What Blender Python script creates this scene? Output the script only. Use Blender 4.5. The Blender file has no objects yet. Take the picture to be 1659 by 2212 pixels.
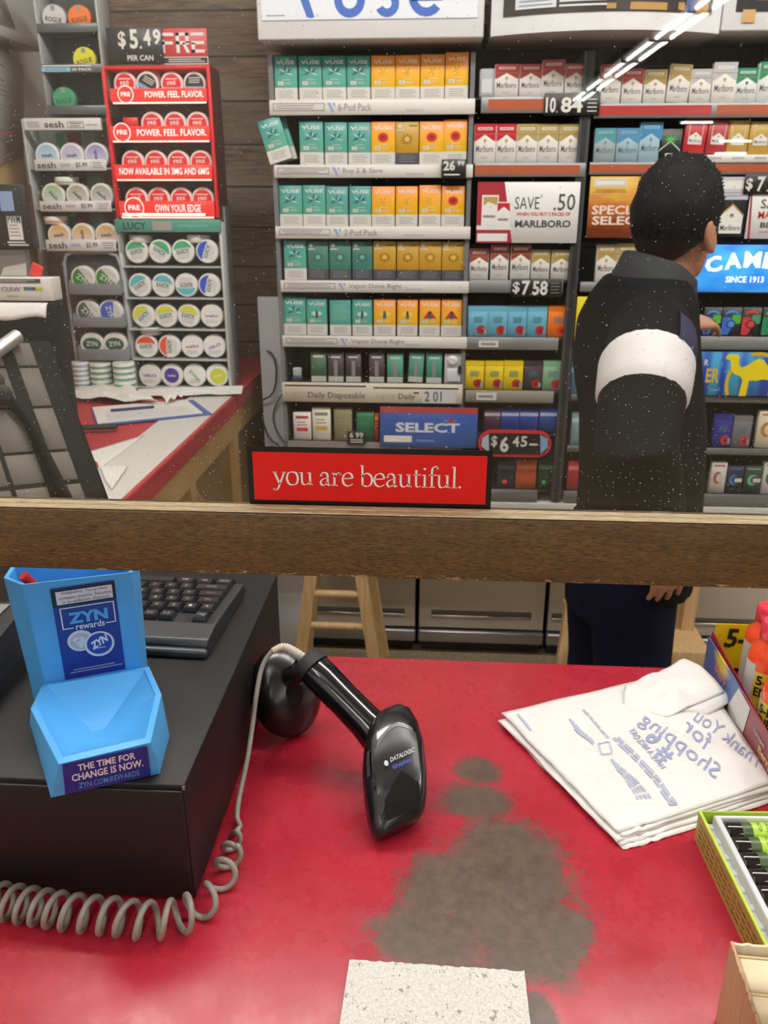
import bpy, bmesh, math, random
from math import sin, cos, tan, pi, radians, sqrt, atan2, floor
from mathutils import Vector, Matrix, noise as mnoise
random.seed(7)
S = bpy.context.scene
COL = S.collection
# ------------------------------------------------------------------ camera, world, exposure
FPX, PITCH, YAW, CZ = 1800.0, radians(20.6), radians(3.8), 1.58     # focal length in pixels of the 1659x2212 frame; eye height
cam_d = bpy.data.cameras.new('camera')
cam_d.sensor_fit = 'VERTICAL'; cam_d.sensor_height = 36.0; cam_d.lens = FPX / 2212 * 36.0
cam_d.clip_start = 0.02; cam_d.clip_end = 60
cam_d.dof.use_dof = True; cam_d.dof.focus_distance = 0.56; cam_d.dof.aperture_fstop = 21.0
cam = bpy.data.objects.new('camera', cam_d); COL.objects.link(cam)
cam.location = (0, 0, CZ); cam.rotation_euler = (pi / 2 - PITCH, 0, YAW)
S.camera = cam
S.view_settings.view_transform = 'Standard'; S.view_settings.look = 'None'
S.view_settings.exposure = 0.0; S.view_settings.gamma = 1.0; S.view_settings.use_curve_mapping = False
TUBE_POWER = 26.0            # radiance of the fluorescent tubes
CLERK_POWER = 58.0
wd = bpy.data.worlds.new('world'); S.world = wd; wd.use_nodes = True
wd.node_tree.nodes['Background'].inputs[0].default_value = (0.8, 0.85, 0.9, 1)
wd.node_tree.nodes['Background'].inputs[1].default_value = 0.3
try:
    S.cycles.max_bounces = 10; S.cycles.transparent_max_bounces = 16; S.cycles.sample_clamp_indirect = 4.0
    S.cycles.caustics_reflective = False; S.cycles.caustics_refractive = False
except Exception:
    pass
# survey helpers: where the line of sight of a photo point meets a plane of the room
_R = Vector((cos(YAW), sin(YAW), 0)); _F = Vector((-sin(YAW) * cos(PITCH), cos(YAW) * cos(PITCH), -sin(PITCH))); _U = _R.cross(_F)
EYE = Vector((0, 0, CZ))
def ray(px, py): return _F + _R * ((px - 829.5) / FPX) - _U * ((py - 1106) / FPX)
def PY(px, py, Y):
    d = ray(px, py); return EYE + d * (Y / d.y)
def PZ(px, py, z):
    d = ray(px, py); return EYE + d * ((z - CZ) / d.z)
def PX(px, py, X):
    d = ray(px, py); return EYE + d * (X / d.x)

# ------------------------------------------------------------------ materials
def s2l(v): return v / 12.92 if v <= 0.04045 else ((v + 0.055) / 1.055) ** 2.4
def rgb(c):
    if isinstance(c, str):
        c = c.lstrip('#'); c = tuple(int(c[i:i + 2], 16) / 255 for i in (0, 2, 4))
    return (s2l(c[0]), s2l(c[1]), s2l(c[2]), 1)
_mats = {}
def M(name, c, rough=0.5, metal=0.0, emit=0.0, spec=0.5, coat=0.0, var=0.0, vscale=30.0, bump=0.0, bscale=200.0, trans=0.0, ecol=None):
    if name in _mats: return _mats[name]
    m = bpy.data.materials.new(name); m.use_nodes = True; nt = m.node_tree; p = nt.nodes['Principled BSDF']
    p.inputs['Base Color'].default_value = rgb(c); p.inputs['Roughness'].default_value = rough; p.inputs['Metallic'].default_value = metal
    p.inputs['Specular IOR Level'].default_value = spec; p.inputs['Coat Weight'].default_value = coat
    p.inputs['Transmission Weight'].default_value = trans
    if emit:
        p.inputs['Emission Color'].default_value = rgb(ecol or c); p.inputs['Emission Strength'].default_value = emit
    if var or bump:
        tc = nt.nodes.new('ShaderNodeTexCoord')
    if var:
        n = nt.nodes.new('ShaderNodeTexNoise'); n.inputs['Scale'].default_value = vscale; n.inputs['Detail'].default_value = 5
        nt.links.new(tc.outputs['Object'], n.inputs['Vector'])
        mx = nt.nodes.new('ShaderNodeMix'); mx.data_type = 'RGBA'
        b = rgb(c); mx.inputs[6].default_value = tuple(max(0, x * (1 - var)) for x in b[:3]) + (1,); mx.inputs[7].default_value = tuple(min(1, x * (1 + var)) for x in b[:3]) + (1,)
        nt.links.new(n.outputs['Fac'], mx.inputs[0]); nt.links.new(mx.outputs[2], p.inputs['Base Color'])
    if bump:
        n2 = nt.nodes.new('ShaderNodeTexNoise'); n2.inputs['Scale'].default_value = bscale; n2.inputs['Detail'].default_value = 3
        nt.links.new(tc.outputs['Object'], n2.inputs['Vector'])
        bp = nt.nodes.new('ShaderNodeBump'); bp.inputs['Strength'].default_value = bump; bp.inputs['Distance'].default_value = 0.001
        nt.links.new(n2.outputs['Fac'], bp.inputs['Height']); nt.links.new(bp.outputs['Normal'], p.inputs['Normal'])
    _mats[name] = m
    return m
class NT:
    """small wrapper for building a material's node tree"""
    def __init__(s, name):
        s.m = bpy.data.materials.new(name); s.m.use_nodes = True; s.t = s.m.node_tree; s.p = s.t.nodes['Principled BSDF']; s.out = s.t.nodes['Material Output']
        _mats[name] = s.m
    def n(s, typ, **kw):
        nd = s.t.nodes.new('ShaderNode' + typ)
        for k, v in kw.items():
            if k in nd.inputs: s.set(nd.inputs[k], v)
            else: setattr(nd, k, v)
        return nd
    def set(s, inp, v):
        if hasattr(v, 'is_output'): s.t.links.new(v, inp)
        else: inp.default_value = v
    def coord(s, which='Object', scale=(1, 1, 1), rot=(0, 0, 0), loc=(0, 0, 0)):
        tc = s.n('TexCoord'); mp = s.n('Mapping'); s.set(mp.inputs['Vector'], tc.outputs[which])
        mp.inputs['Scale'].default_value = scale; mp.inputs['Rotation'].default_value = rot; mp.inputs['Location'].default_value = loc
        return mp.outputs[0]
    def noise(s, vec, scale, detail=4, rough=0.5):
        nd = s.n('TexNoise', Scale=scale, Detail=detail, Roughness=rough); s.set(nd.inputs['Vector'], vec); return nd.outputs['Fac']
    def math(s, op, a, b=0.0, clamp=False):
        nd = s.n('Math', operation=op, use_clamp=clamp); s.set(nd.inputs[0], a); s.set(nd.inputs[1], b); return nd.outputs[0]
    def ramp(s, fac, lo, hi):
        nd = s.n('MapRange'); s.set(nd.inputs['Value'], fac); s.set(nd.inputs['From Min'], lo); s.set(nd.inputs['From Max'], hi); return nd.outputs[0]
    def mix(s, fac, a, b):
        nd = s.n('Mix', data_type='RGBA'); s.set(nd.inputs[0], fac)
        s.set(nd.inputs[6], rgb(a) if isinstance(a, (str, tuple)) else a); s.set(nd.inputs[7], rgb(b) if isinstance(b, (str, tuple)) else b)
        return nd.outputs[2]
    def bump(s, h, strength=0.3, dist=0.001):
        nd = s.n('Bump', Strength=strength, Distance=dist); s.set(nd.inputs['Height'], h); s.set(s.p.inputs['Normal'], nd.outputs[0])

# ------------------------------------------------------------------ mesh helpers
_txt = {}
def text_geo(t, bold):
    k = (t, bold)
    if k not in _txt:
        cu = bpy.data.curves.new('glyphs', 'FONT'); cu.body = t; cu.size = 1; cu.resolution_u = 2; cu.offset = bold
        o = bpy.data.objects.new('glyphs', cu); me = o.to_mesh()
        vs = [v.co.copy() for v in me.vertices]; fs = [tuple(p.vertices) for p in me.polygons]
        o.to_mesh_clear(); bpy.data.objects.remove(o); bpy.data.curves.remove(cu)
        if vs:
            x0 = min(v.x for v in vs); x1 = max(v.x for v in vs); y0 = min(v.y for v in vs); y1 = max(v.y for v in vs)
            vs = [((v.x - x0) / max(x1 - x0, 1e-6), (v.y - y0) / max(y1 - y0, 1e-6)) for v in vs]
        _txt[k] = (vs, fs)
    return _txt[k]
class B:
    """collects shapes and links them as ONE mesh object; local axes: x across, y away from the viewer, z up"""
    def __init__(s): s.v = []; s.f = []; s.fm = []; s.fs = []; s.mats = []; s.T = Matrix()
    def mi(s, m):
        if m not in s.mats: s.mats.append(m)
        return s.mats.index(m)
    def add(s, vs, fs, m, smooth=False):
        o = len(s.v); T = s.T; s.v += [T @ Vector(v) for v in vs]; k = s.mi(m)
        for f in fs: s.f.append(tuple(i + o for i in f)); s.fm.append(k); s.fs.append(smooth)
        return s
    def box(s, x0, x1, y0, y1, z0, z1, m, bev=0.0, seg=2):
        if bev <= 0:
            v = [(x, y, z) for z in (z0, z1) for y in (y0, y1) for x in (x0, x1)]
            return s.add(v, [(0, 2, 3, 1), (4, 5, 7, 6), (0, 1, 5, 4), (2, 6, 7, 3), (0, 4, 6, 2), (1, 3, 7, 5)], m)
        bm = bmesh.new(); bmesh.ops.create_cube(bm, size=1)
        for v in bm.verts: v.co = Vector(((x0 + x1) / 2 + v.co.x * (x1 - x0), (y0 + y1) / 2 + v.co.y * (y1 - y0), (z0 + z1) / 2 + v.co.z * (z1 - z0)))
        bmesh.ops.bevel(bm, geom=list(bm.edges), offset=bev, segments=seg, affect='EDGES', profile=0.5)
        return s.bm(bm, m, True)
    def bm(s, bm, m, smooth=False):
        bm.verts.index_update(); s.add([v.co.copy() for v in bm.verts], [tuple(v.index for v in f.verts) for f in bm.faces], m, smooth); bm.free(); return s
    def prism(s, pts, y0, y1, m, smooth=False):
        n = len(pts); v = [(p[0], y0, p[1]) for p in pts] + [(p[0], y1, p[1]) for p in pts]
        f = [tuple(range(n)), tuple(range(2 * n - 1, n - 1, -1))]; s.add(v, f, m)
        return s.add(v, [(i, i + n, (i + 1) % n + n, (i + 1) % n) for i in range(n)], m, smooth)
    def flat(s, pts, y, m): return s.add([(p[0], y, p[1]) for p in pts], [tuple(range(len(pts)))], m)
    def rect(s, x0, x1, z0, z1, y, m): return s.flat([(x0, z0), (x1, z0), (x1, z1), (x0, z1)], y, m)
    def frame(s, x0, x1, z0, z1, w, y, m):
        s.rect(x0, x1, z0, z0 + w, y, m); s.rect(x0, x1, z1 - w, z1, y, m); s.rect(x0, x0 + w, z0, z1, y, m); return s.rect(x1 - w, x1, z0, z1, y, m)
    def ell(s, cx, cz, rx, rz, y, m, n=20): return s.flat([(cx + rx * cos(2 * pi * i / n), cz + rz * sin(2 * pi * i / n)) for i in range(n)], y, m)
    def lines(s, x0, x1, z0, z1, n, y, m, fill=0.45):
        h = (z1 - z0) / n; rr = random.Random(int((x1 - x0) * 1e5) + n)
        for i in range(n): s.rect(x0 + (x1 - x0) * rr.uniform(0, .08), x1 - (x1 - x0) * rr.uniform(0, .2), z1 - h * (i + .5 + fill / 2), z1 - h * (i + .5 - fill / 2), y, m)
        return s
    def text(s, t, x0, x1, z0, z1, y, m, bold=0.0, shear=0.0, rot=0.0):
        vs, fs = text_geo(t, bold); h = z1 - z0; cx = (x0 + x1) / 2; cz = (z0 + z1) / 2; out = []
        for a, b in vs:
            x = x0 + a * (x1 - x0) + shear * (b - .5) * h; z = z0 + b * h
            if rot: dx, dz = x - cx, z - cz; x, z = cx + dx * cos(rot) - dz * sin(rot), cz + dx * sin(rot) + dz * cos(rot)
            out.append((x, y, z))
        return s.add(out, fs, m)
    def rings(s, rs, m, smooth=True, cap=True):
        n = len(rs[0]); v = [p for r in rs for p in r]; f = []
        for k in range(len(rs) - 1):
            for i in range(n): f.append((k * n + i, k * n + (i + 1) % n, (k + 1) * n + (i + 1) % n, (k + 1) * n + i))
        s.add(v, f, m, smooth)
        if cap: s.add(list(rs[0]), [tuple(range(n - 1, -1, -1))], m); s.add(list(rs[-1]), [tuple(range(n))], m)
        return s
    def lathe(s, prof, m, n=28, c=(0, 0, 0), axis='z', smooth=True, cap=True):
        rs = []
        for r, h in prof:
            ring = []
            for i in range(n):
                a = 2 * pi * i / n
                if axis == 'z': ring.append((c[0] + r * cos(a), c[1] + r * sin(a), c[2] + h))
                elif axis == 'y': ring.append((c[0] + r * cos(a), c[1] + h, c[2] + r * sin(a)))
                else: ring.append((c[0] + h, c[1] + r * cos(a), c[2] + r * sin(a)))
            rs.append(ring)
        return s.rings(rs, m, smooth, cap)
    def tube(s, path, r, m, n=10, cap=True, flat=1.0, up=None):
        path = [Vector(p) for p in path]; rs = []; N = len(path)
        t0 = (path[1] - path[0]).normalized(); u = Vector(up) if up else (Vector((0, 0, 1)) if abs(t0.z) < .9 else Vector((1, 0, 0)))
        u = (u - t0 * u.dot(t0)).normalized()
        for i, p in enumerate(path):
            t = (path[min(i + 1, N - 1)] - path[max(i - 1, 0)]).normalized(); u = (u - t * u.dot(t)).normalized(); w = t.cross(u)
            rr = r[i] if isinstance(r, (list, tuple)) else r
            ra, rb = rr if isinstance(rr, (list, tuple)) else (rr, rr * flat)
            rs.append([p + u * (rb * sin(2 * pi * k / n)) + w * (ra * cos(2 * pi * k / n)) for k in range(n)])
        return s.rings(rs, m, True, cap)
    def cyl(s, p0, p1, r0, m, r1=None, n=16): return s.tube([p0, p1], [r0, r0 if r1 is None else r1], m, n)
    def grid(s, fn, nu, nv, m, smooth=True):
        v = [fn(i / nu, j / nv) for j in range(nv + 1) for i in range(nu + 1)]
        f = [(j * (nu + 1) + i, j * (nu + 1) + i + 1, (j + 1) * (nu + 1) + i + 1, (j + 1) * (nu + 1) + i) for j in range(nv) for i in range(nu)]
        return s.add(v, f, m, smooth)
    def mesh(s, name):
        me = bpy.data.meshes.new(name); me.from_pydata([tuple(v) for v in s.v], [], s.f)
        for m in s.mats: me.materials.append(m)
        me.polygons.foreach_set('material_index', s.fm); me.polygons.foreach_set('use_smooth', s.fs)
        me.update(); return me
    def build(s, name, parent=None, loc=None, rotz=0.0, weld=False):
        o = bpy.data.objects.new(name, s.mesh(name)); COL.objects.link(o)
        if weld:
            bm = bmesh.new(); bm.from_mesh(o.data); bmesh.ops.remove_doubles(bm, verts=bm.verts, dist=1e-5); bmesh.ops.recalc_face_normals(bm, faces=bm.faces); bm.to_mesh(o.data); bm.free()
        if parent: o.parent = parent
        if loc is not None: o.location = loc
        if rotz: o.rotation_euler.z = rotz
        return o
def tag(o, label, cat, group=None, kind=None):
    if label: o['label'] = label
    if cat: o['category'] = cat
    if group: o['group'] = group
    if kind: o['kind'] = kind
    return o
def thing(name, label, cat, loc=(0, 0, 0), rotz=0.0, group=None):
    o = bpy.data.objects.new(name, None); COL.objects.link(o); o.location = loc; o.rotation_euler.z = rotz; o.empty_display_size = 0.05
    return tag(o, label, cat, group)
def struct(b, name): return tag(b.build(name), None, None, None, 'structure')
_kids = {}
def dup(root):
    c = root.copy(); COL.objects.link(c)
    def kids(a, b):
        for ch in _kids.setdefault(a.name, list(a.children)):
            d = ch.copy(); COL.objects.link(d); d.parent = b; kids(ch, d)
    kids(root, c)
    return c
ORD = ['first', 'second', 'third', 'fourth', 'fifth', 'sixth', 'seventh', 'eighth', 'ninth', 'tenth']
# common materials
WHITE = M('white_card', '#eceae6', .55); BLACK = M('black_ink', '#141416', .5); DARK = M('black_plastic', '#17171a', .42)
GREY = M('grey_plastic', '#8c8e90', .45); INK = M('dark_ink', '#2c2e33', .6); PALE = M('pale_print', '#d9d7d2', .6); GOLD = M('gold_print', '#b59a56', .4)
RED = M('red_print', '#c22a2e', .5); WHITEP = M('white_plastic', '#f0f0ee', .35); STEEL = M('brushed_steel', '#b9babb', .35, .9)
# ------------------------------------------------------------------ room shell
XL, XR, YB, YF, ZC = -1.32, 6.0, 3.1, -15.4, 3.0
COUNTER = 1.03
w = NT('terrazzo_floor'); c = w.coord(); n1 = w.noise(c, 60, 6, .7); n2 = w.noise(c, 260, 2)
w.set(w.p.inputs['Base Color'], w.mix(w.ramp(n2, .4, .62), w.mix(w.ramp(n1, .35, .65), '#b09a7c', '#ddc9a8'), '#85745e')); w.p.inputs['Roughness'].default_value = .6
struct(B().box(XL, XR, YF, YB, -.05, 0, w.m), 'floor')
struct(B().box(XL, XR, YF, YB, ZC, ZC + .05, M('ceiling_paint', '#e4e4e2', .9)), 'ceiling')
# brown plank wall behind the displays
w = NT('plank_wall'); c = w.coord()
sep = w.n('SeparateXYZ'); w.set(sep.inputs[0], c)
row = w.math('DIVIDE', sep.outputs[2], .135); rid = w.math('FLOOR', row); fr = w.math('FRACT', row)
wn = w.n('TexWhiteNoise', noise_dimensions='1D'); w.set(wn.inputs['W'], rid)
g = w.noise(w.coord(scale=(2.0, 2, 26)), 5, 8, .65); g2 = w.noise(w.coord(scale=(.7, 1, 3)), 4, 3)
base = w.mix(w.ramp(g, .36, .66), '#33271f', '#957861'); base = w.mix(w.math('MULTIPLY', w.ramp(g2, .4, .7), .55), base, '#a59480')
base = w.mix(w.math('MULTIPLY', wn.outputs[0], .45), base, '#5d4536')
gap = w.math('LESS_THAN', w.math('ABSOLUTE', w.math('SUBTRACT', fr, .5)), .475)
w.set(w.p.inputs['Base Color'], w.mix(gap, '#1b1512', base)); w.p.inputs['Roughness'].default_value = .7
w.bump(w.math('ADD', w.math('MULTIPLY', gap, 2.0), g), .5, .003)
struct(B().box(XL, XR, YB, YB + .08, 0, ZC, w.m), 'wall_back')
wp = M('pale_wall_paint', '#d8d4ca', .8, var=.06, vscale=3)
struct(B().box(XL - .08, XL, YF, YB, 0, ZC, wp), 'wall_left')
wd_ = M('shop_wall_paint', '#6a6864', .85, var=.2, vscale=2)
struct(B().box(XR, XR + .08, YF, YB, 0, ZC, wd_), 'wall_right')
struct(B().box(XL, XR, YF - .08, YF, 0, ZC, wd_), 'wall_front')
# ------------------------------------------------------------------ ceiling lights
tube_m = NT('fluorescent_tube'); tube_m.p.inputs['Base Color'].default_value = (1, 1, 1, 1)
tube_m.p.inputs['Emission Color'].default_value = (1, .975, .93, 1); tube_m.p.inputs['Emission Strength'].default_value = TUBE_POWER; tube_m = tube_m.m
tube_c = NT('fluorescent_tube_counter'); tube_c.p.inputs['Emission Color'].default_value = (1, .965, .91, 1); tube_c.p.inputs['Emission Strength'].default_value = CLERK_POWER; tube_c = tube_c.m
hous = M('white_enamel', '#e8e8e6', .4)
def fixture(x, y, along, label, m=tube_m, group='strip lights over the shop floor'):
    t = thing('ceiling_light', label, 'light', (x, y, ZC), 0 if along == 'y' else pi / 2, group)
    B().box(-.13, .13, -.62, .62, -.035, 0, hous).build('housing', t)
    for sx in (-1, 1):
        b = B(); b.cyl((sx * .065, -.58, -.062), (sx * .065, .58, -.062), .018, m, n=8); b.build('tube', t)
    for sy in (-1, 1): B().box(-.11, .11, sy * .6 - .02, sy * .6 + .02, -.08, -.03, hous).build('end_cap', t)
    return t
for i in range(10): fixture(1.95, -.7 - i * 1.27, 'y', 'twin tube strip light in the long ceiling row, %s from the glass' % ORD[i])
for i in range(4): fixture(-.75, -.7 - i * 1.27, 'y', 'twin tube strip light in the short ceiling row, %s from the glass' % ORD[i], group='strip lights by the side wall')
for i in range(5): fixture(-.65 + i * 1.28, 1.25, 'x', 'twin tube strip light above the clerk aisle, %s from the side wall' % ORD[i], tube_c, 'strip lights over the clerk aisle')  # row lengthened with added unseen fixtures to brighten the dark cabinets
for i, (x, z) in enumerate(((4.4, 2.83), (5.1, 2.53), (5.05, 2.33))):
    b = B(); b.box(-.3, .3, 0, .05, -.03, .03, hous); t = b.build('wall_light', None, (x, YF, z)); tag(t, 'short tube lamp on the far shop wall, %s from the ceiling' % ORD[i], 'light', 'cooler lamps on the far wall')
    B().cyl((-.27, .066, 0), (.27, .066, 0), .016, tube_m, n=8).build('tube', t)

# ------------------------------------------------------------------ sales counter with worn laminate
w = NT('red_laminate'); c = w.coord('Object')
sx = w.n('SeparateXYZ'); w.set(sx.inputs[0], c)
def blob(cx, cy, rx, ry):
    dx = w.math('DIVIDE', w.math('SUBTRACT', sx.outputs[0], cx), rx); dy = w.math('DIVIDE', w.math('SUBTRACT', sx.outputs[1], cy), ry)
    return w.math('SUBTRACT', 1.0, w.math('SQRT', w.math('ADD', w.math('MULTIPLY', dx, dx), w.math('MULTIPLY', dy, dy))))
def patch(px0, px1, py0, py1):
    a = PZ((px0 + px1) / 2, py0, COUNTER); b = PZ((px0 + px1) / 2, py1, COUNTER); mid = (py0 + py1) / 2
    l = PZ(px0, mid, COUNTER); r = PZ(px1, mid, COUNTER)
    return blob((l.x + r.x) / 2, (a.y + b.y) / 2, (r.x - l.x) / 2, (a.y - b.y) / 2)
mask = None
for q in ((900, 1270, 1760, 2130), (990, 1280, 1900, 2150), (930, 1120, 1690, 1775), (990, 1215, 1750, 1930), (780, 1080, 1940, 2120), (850, 1040, 1830, 2010), (1130, 1290, 1930, 2110), (1110, 1210, 2130, 2260), (980, 1090, 1630, 1700)):
    m_ = patch(*q); mask = m_ if mask is None else w.math('MAXIMUM', mask, m_)
soft = w.math('ADD', mask, w.math('MULTIPLY', w.math('SUBTRACT', w.noise(c, 24, 9, .8), .5), 1.9))
fine = w.math('ADD', soft, w.math('MULTIPLY', w.math('SUBTRACT', w.noise(c, 420, 3, .6), .5), 1.2))
worn = w.math('MULTIPLY', w.ramp(fine, .0, .26), .95); halo = w.math('MULTIPLY', w.ramp(w.math('ADD', soft, w.math('MULTIPLY', w.math('SUBTRACT', w.noise(c, 260, 6, .8), .5), 2.2)), -.25, .45), .5)
scr = w.noise(w.coord(scale=(14, 90, 1), rot=(0, 0, .7)), 9, 2)
red = w.mix(w.ramp(w.noise(c, 14, 4), .35, .7), '#9c1b2c', '#a92537'); red = w.mix(w.math('MULTIPLY', w.ramp(scr, .66, .74), .25), red, '#dd6a72'); red = w.mix(halo, red, '#5a3338')
brown = w.mix(w.ramp(w.noise(c, 90, 6, .7), .3, .7), '#3d332b', '#594d40')
w.set(w.p.inputs['Base Color'], w.mix(worn, red, brown))
w.p.inputs['Specular IOR Level'].default_value = .35; rg = w.math('ADD', .19, w.math('MULTIPLY', w.ramp(w.noise(c, 25, 6, .7), .3, .75), .2)); w.set(w.p.inputs['Roughness'], w.math('ADD', rg, w.math('MULTIPLY', worn, .12)))
w.bump(w.noise(c, 500, 2), .06, .0006)
laminate = w.m
t = thing('sales_counter', 'red laminate sales counter with a worn brown patch, under the glass partition', 'counter', (0, 0, 0))
B().box(-1.25, 1.6, .30, .932, COUNTER - .04, COUNTER, laminate, .003).build('countertop', t)
B().box(-1.22, 1.58, .34, .42, 0, COUNTER - .04, M('brown_panel', '#4c3626', .6, var=.15)).build('front_panel', t)
for x in (-1.2, 1.5): B().box(x, x + .05, .42, .90, 0, COUNTER - .04, _mats['brown_panel']).build('side_panel', t)
# ------------------------------------------------------------------ glass partition and its wooden rail
w = NT('dark_walnut_rail'); c = w.coord(scale=(9, 90, 90)); g = w.noise(c, 14, 8, .8); g2 = w.noise(w.coord(scale=(2, 9, 14)), 9, 3); sp = w.noise(w.coord(scale=(160, 500, 500)), 1.4, 4, .7)
col = w.mix(w.ramp(g, .36, .66), '#261b10', '#82602f'); col = w.mix(w.math('MULTIPLY', w.ramp(g2, .4, .75), .4), col, '#2b1f15'); col = w.mix(w.math('MULTIPLY', w.ramp(sp, .48, .66), .55), col, '#1d140d')
so = w.n('SeparateXYZ'); w.set(so.inputs[0], w.coord())
low = w.ramp(so.outputs[2], .0085, .0)
chip = w.math('ADD', w.math('MULTIPLY', w.noise(w.coord(scale=(70, 70, 230)), 1.3, 5, .75), .8), w.math('MULTIPLY', low, .16))
w.set(w.p.inputs['Base Color'], w.mix(w.ramp(chip, .59, .605), col, '#b39a74')); w.p.inputs['Roughness'].default_value = .5
w.bump(g, .15, .001)
b = B(); b.box(-1.25, 1.6, -.012, .0108, 0, .0440, w.m, .0015)
o = b.build('beam_rail', None, (0, .512, 1.3445)); tag(o, None, None, None, 'structure'); o.name = 'trim_1'
w = NT('oak_glazing_bead'); g = w.noise(w.coord(scale=(14, 150, 150)), 6, 6, .7); w.set(w.p.inputs['Base Color'], w.mix(w.ramp(g, .35, .68), '#94805f', '#d8c7a4')); w.p.inputs['Roughness'].default_value = .6
for k, (y0, y1, z1) in enumerate(((.5003, .5070, 1.3898), (.5076, .5145, 1.3900))): struct(B().box(-1.25, 1.6, y0, y1, 1.3885, z1, w.m, .0007), 'trim_%d' % (k + 2))
# acrylic pane: clear, reflecting at its two faces, specked with dust and scratches
w = NT('scratched_acrylic'); t_ = w.t; t_.nodes.remove(w.p)
tr = w.n('BsdfTransparent'); tr.inputs[0].default_value = (.985, .99, .985, 1)
gl = w.n('BsdfGlossy', Roughness=0.0); geo = w.n('NewGeometry'); fz = w.n('Fresnel'); w.set(fz.inputs['IOR'], w.math('ADD', 1.49, w.math('MULTIPLY', geo.outputs['Backfacing'], 1 / 1.49 - 1.49)))
mx = w.n('MixShader'); w.set(mx.inputs[0], fz.outputs[0]); w.set(mx.inputs[1], tr.outputs[0]); w.set(mx.inputs[2], gl.outputs[0])
co = w.coord(scale=(1, .0, 1))
sz_ = w.n('SeparateXYZ'); w.set(sz_.inputs[0], w.coord()); lowz = w.math('MULTIPLY', w.ramp(sz_.outputs[2], 1.62, 1.40), .10); front_face = w.math('LESS_THAN', sz_.outputs[1], .5195)
dust = None
for sc, thr, rr in ((420, .90, .19), (170, .97, .12), (800, .93, .26)):
    vo = w.n('TexVoronoi', Scale=float(sc)); w.set(vo.inputs['Vector'], co)
    sp = w.n('SeparateColor'); w.set(sp.inputs[0], vo.outputs['Color'])
    d = w.math('MULTIPLY', w.math('LESS_THAN', vo.outputs['Distance'], w.math('MULTIPLY', sp.outputs[1], rr)), w.math('GREATER_THAN', w.math('ADD', w.math('ADD', sp.outputs[0], lowz), w.math('MULTIPLY', w.math('SUBTRACT', w.noise(co, 9, 2), .5), .5)), thr))
    dust = d if dust is None else w.math('MAXIMUM', dust, d)
sc1 = w.ramp(w.noise(w.coord(scale=(900, 0, 14), rot=(0, .75, 0)), 1, 1, .4), .83, .86); sc2 = w.ramp(w.noise(w.coord(scale=(14, 0, 800), rot=(0, .35, 0)), 1, 1, .4), .84, .87)
scr = w.math('MULTIPLY', w.math('MAXIMUM', sc1, sc2), .5)
amt = w.math('MULTIPLY', w.math('MAXIMUM', dust, scr), .5); amt = w.math('MAXIMUM', amt, w.math('MULTIPLY', w.ramp(w.noise(co, 12, 5, .6), .45, .8), .012)); amt = w.math('MULTIPLY', amt, front_face)
df = w.n('BsdfDiffuse'); df.inputs[0].default_value = (.8, .8, .78, 1)
m2 = w.n('MixShader'); w.set(m2.inputs[0], amt); w.set(m2.inputs[1], mx.outputs[0]); w.set(m2.inputs[2], df.outputs[0])
w.set(w.out.inputs['Surface'], m2.outputs[0])
struct(B().box(-1.25, 1.6, .517, .522, 1.3886, 2.55, w.m), 'window_1')
# ------------------------------------------------------------------ the red sticker on the pane
def nib(b, pts, y, m, sc, ox, oz, wmax=.15, wmin=.05, ang=.5, steps=7, smooth=True):
    P = [Vector((p[0], p[1])) for p in pts]; out = []
    if smooth and len(P) > 2:
        Q = [P[0] * 2 - P[1]] + P + [P[-1] * 2 - P[-2]]
        for i in range(1, len(Q) - 2):
            for k in range(steps):
                u = k / steps; a, b_, c_, d_ = Q[i - 1], Q[i], Q[i + 1], Q[i + 2]
                out.append(.5 * ((2 * b_) + (c_ - a) * u + (2 * a - 5 * b_ + 4 * c_ - d_) * u * u + (3 * b_ - a - 3 * c_ + d_) * u ** 3))
        out.append(P[-1])
    else: out = P
    L, Rr = [], []
    for i, p in enumerate(out):
        d = (out[min(i + 1, len(out) - 1)] - out[max(i - 1, 0)]).normalized(); n_ = Vector((-d.y, d.x))
        wd_ = wmin + (wmax - wmin) * abs(sin(atan2(d.y, d.x) - ang)); L.append(p + n_ * wd_ / 2); Rr.append(p - n_ * wd_ / 2)
    tf = lambda p: (ox + p.x * sc, y, oz + p.y * sc)
    b.add([tf(p) for p in L] + [tf(p) for p in Rr], [(i, i + len(out), i + 1 + len(out), i + 1) for i in range(len(out) - 1)], m)
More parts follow.
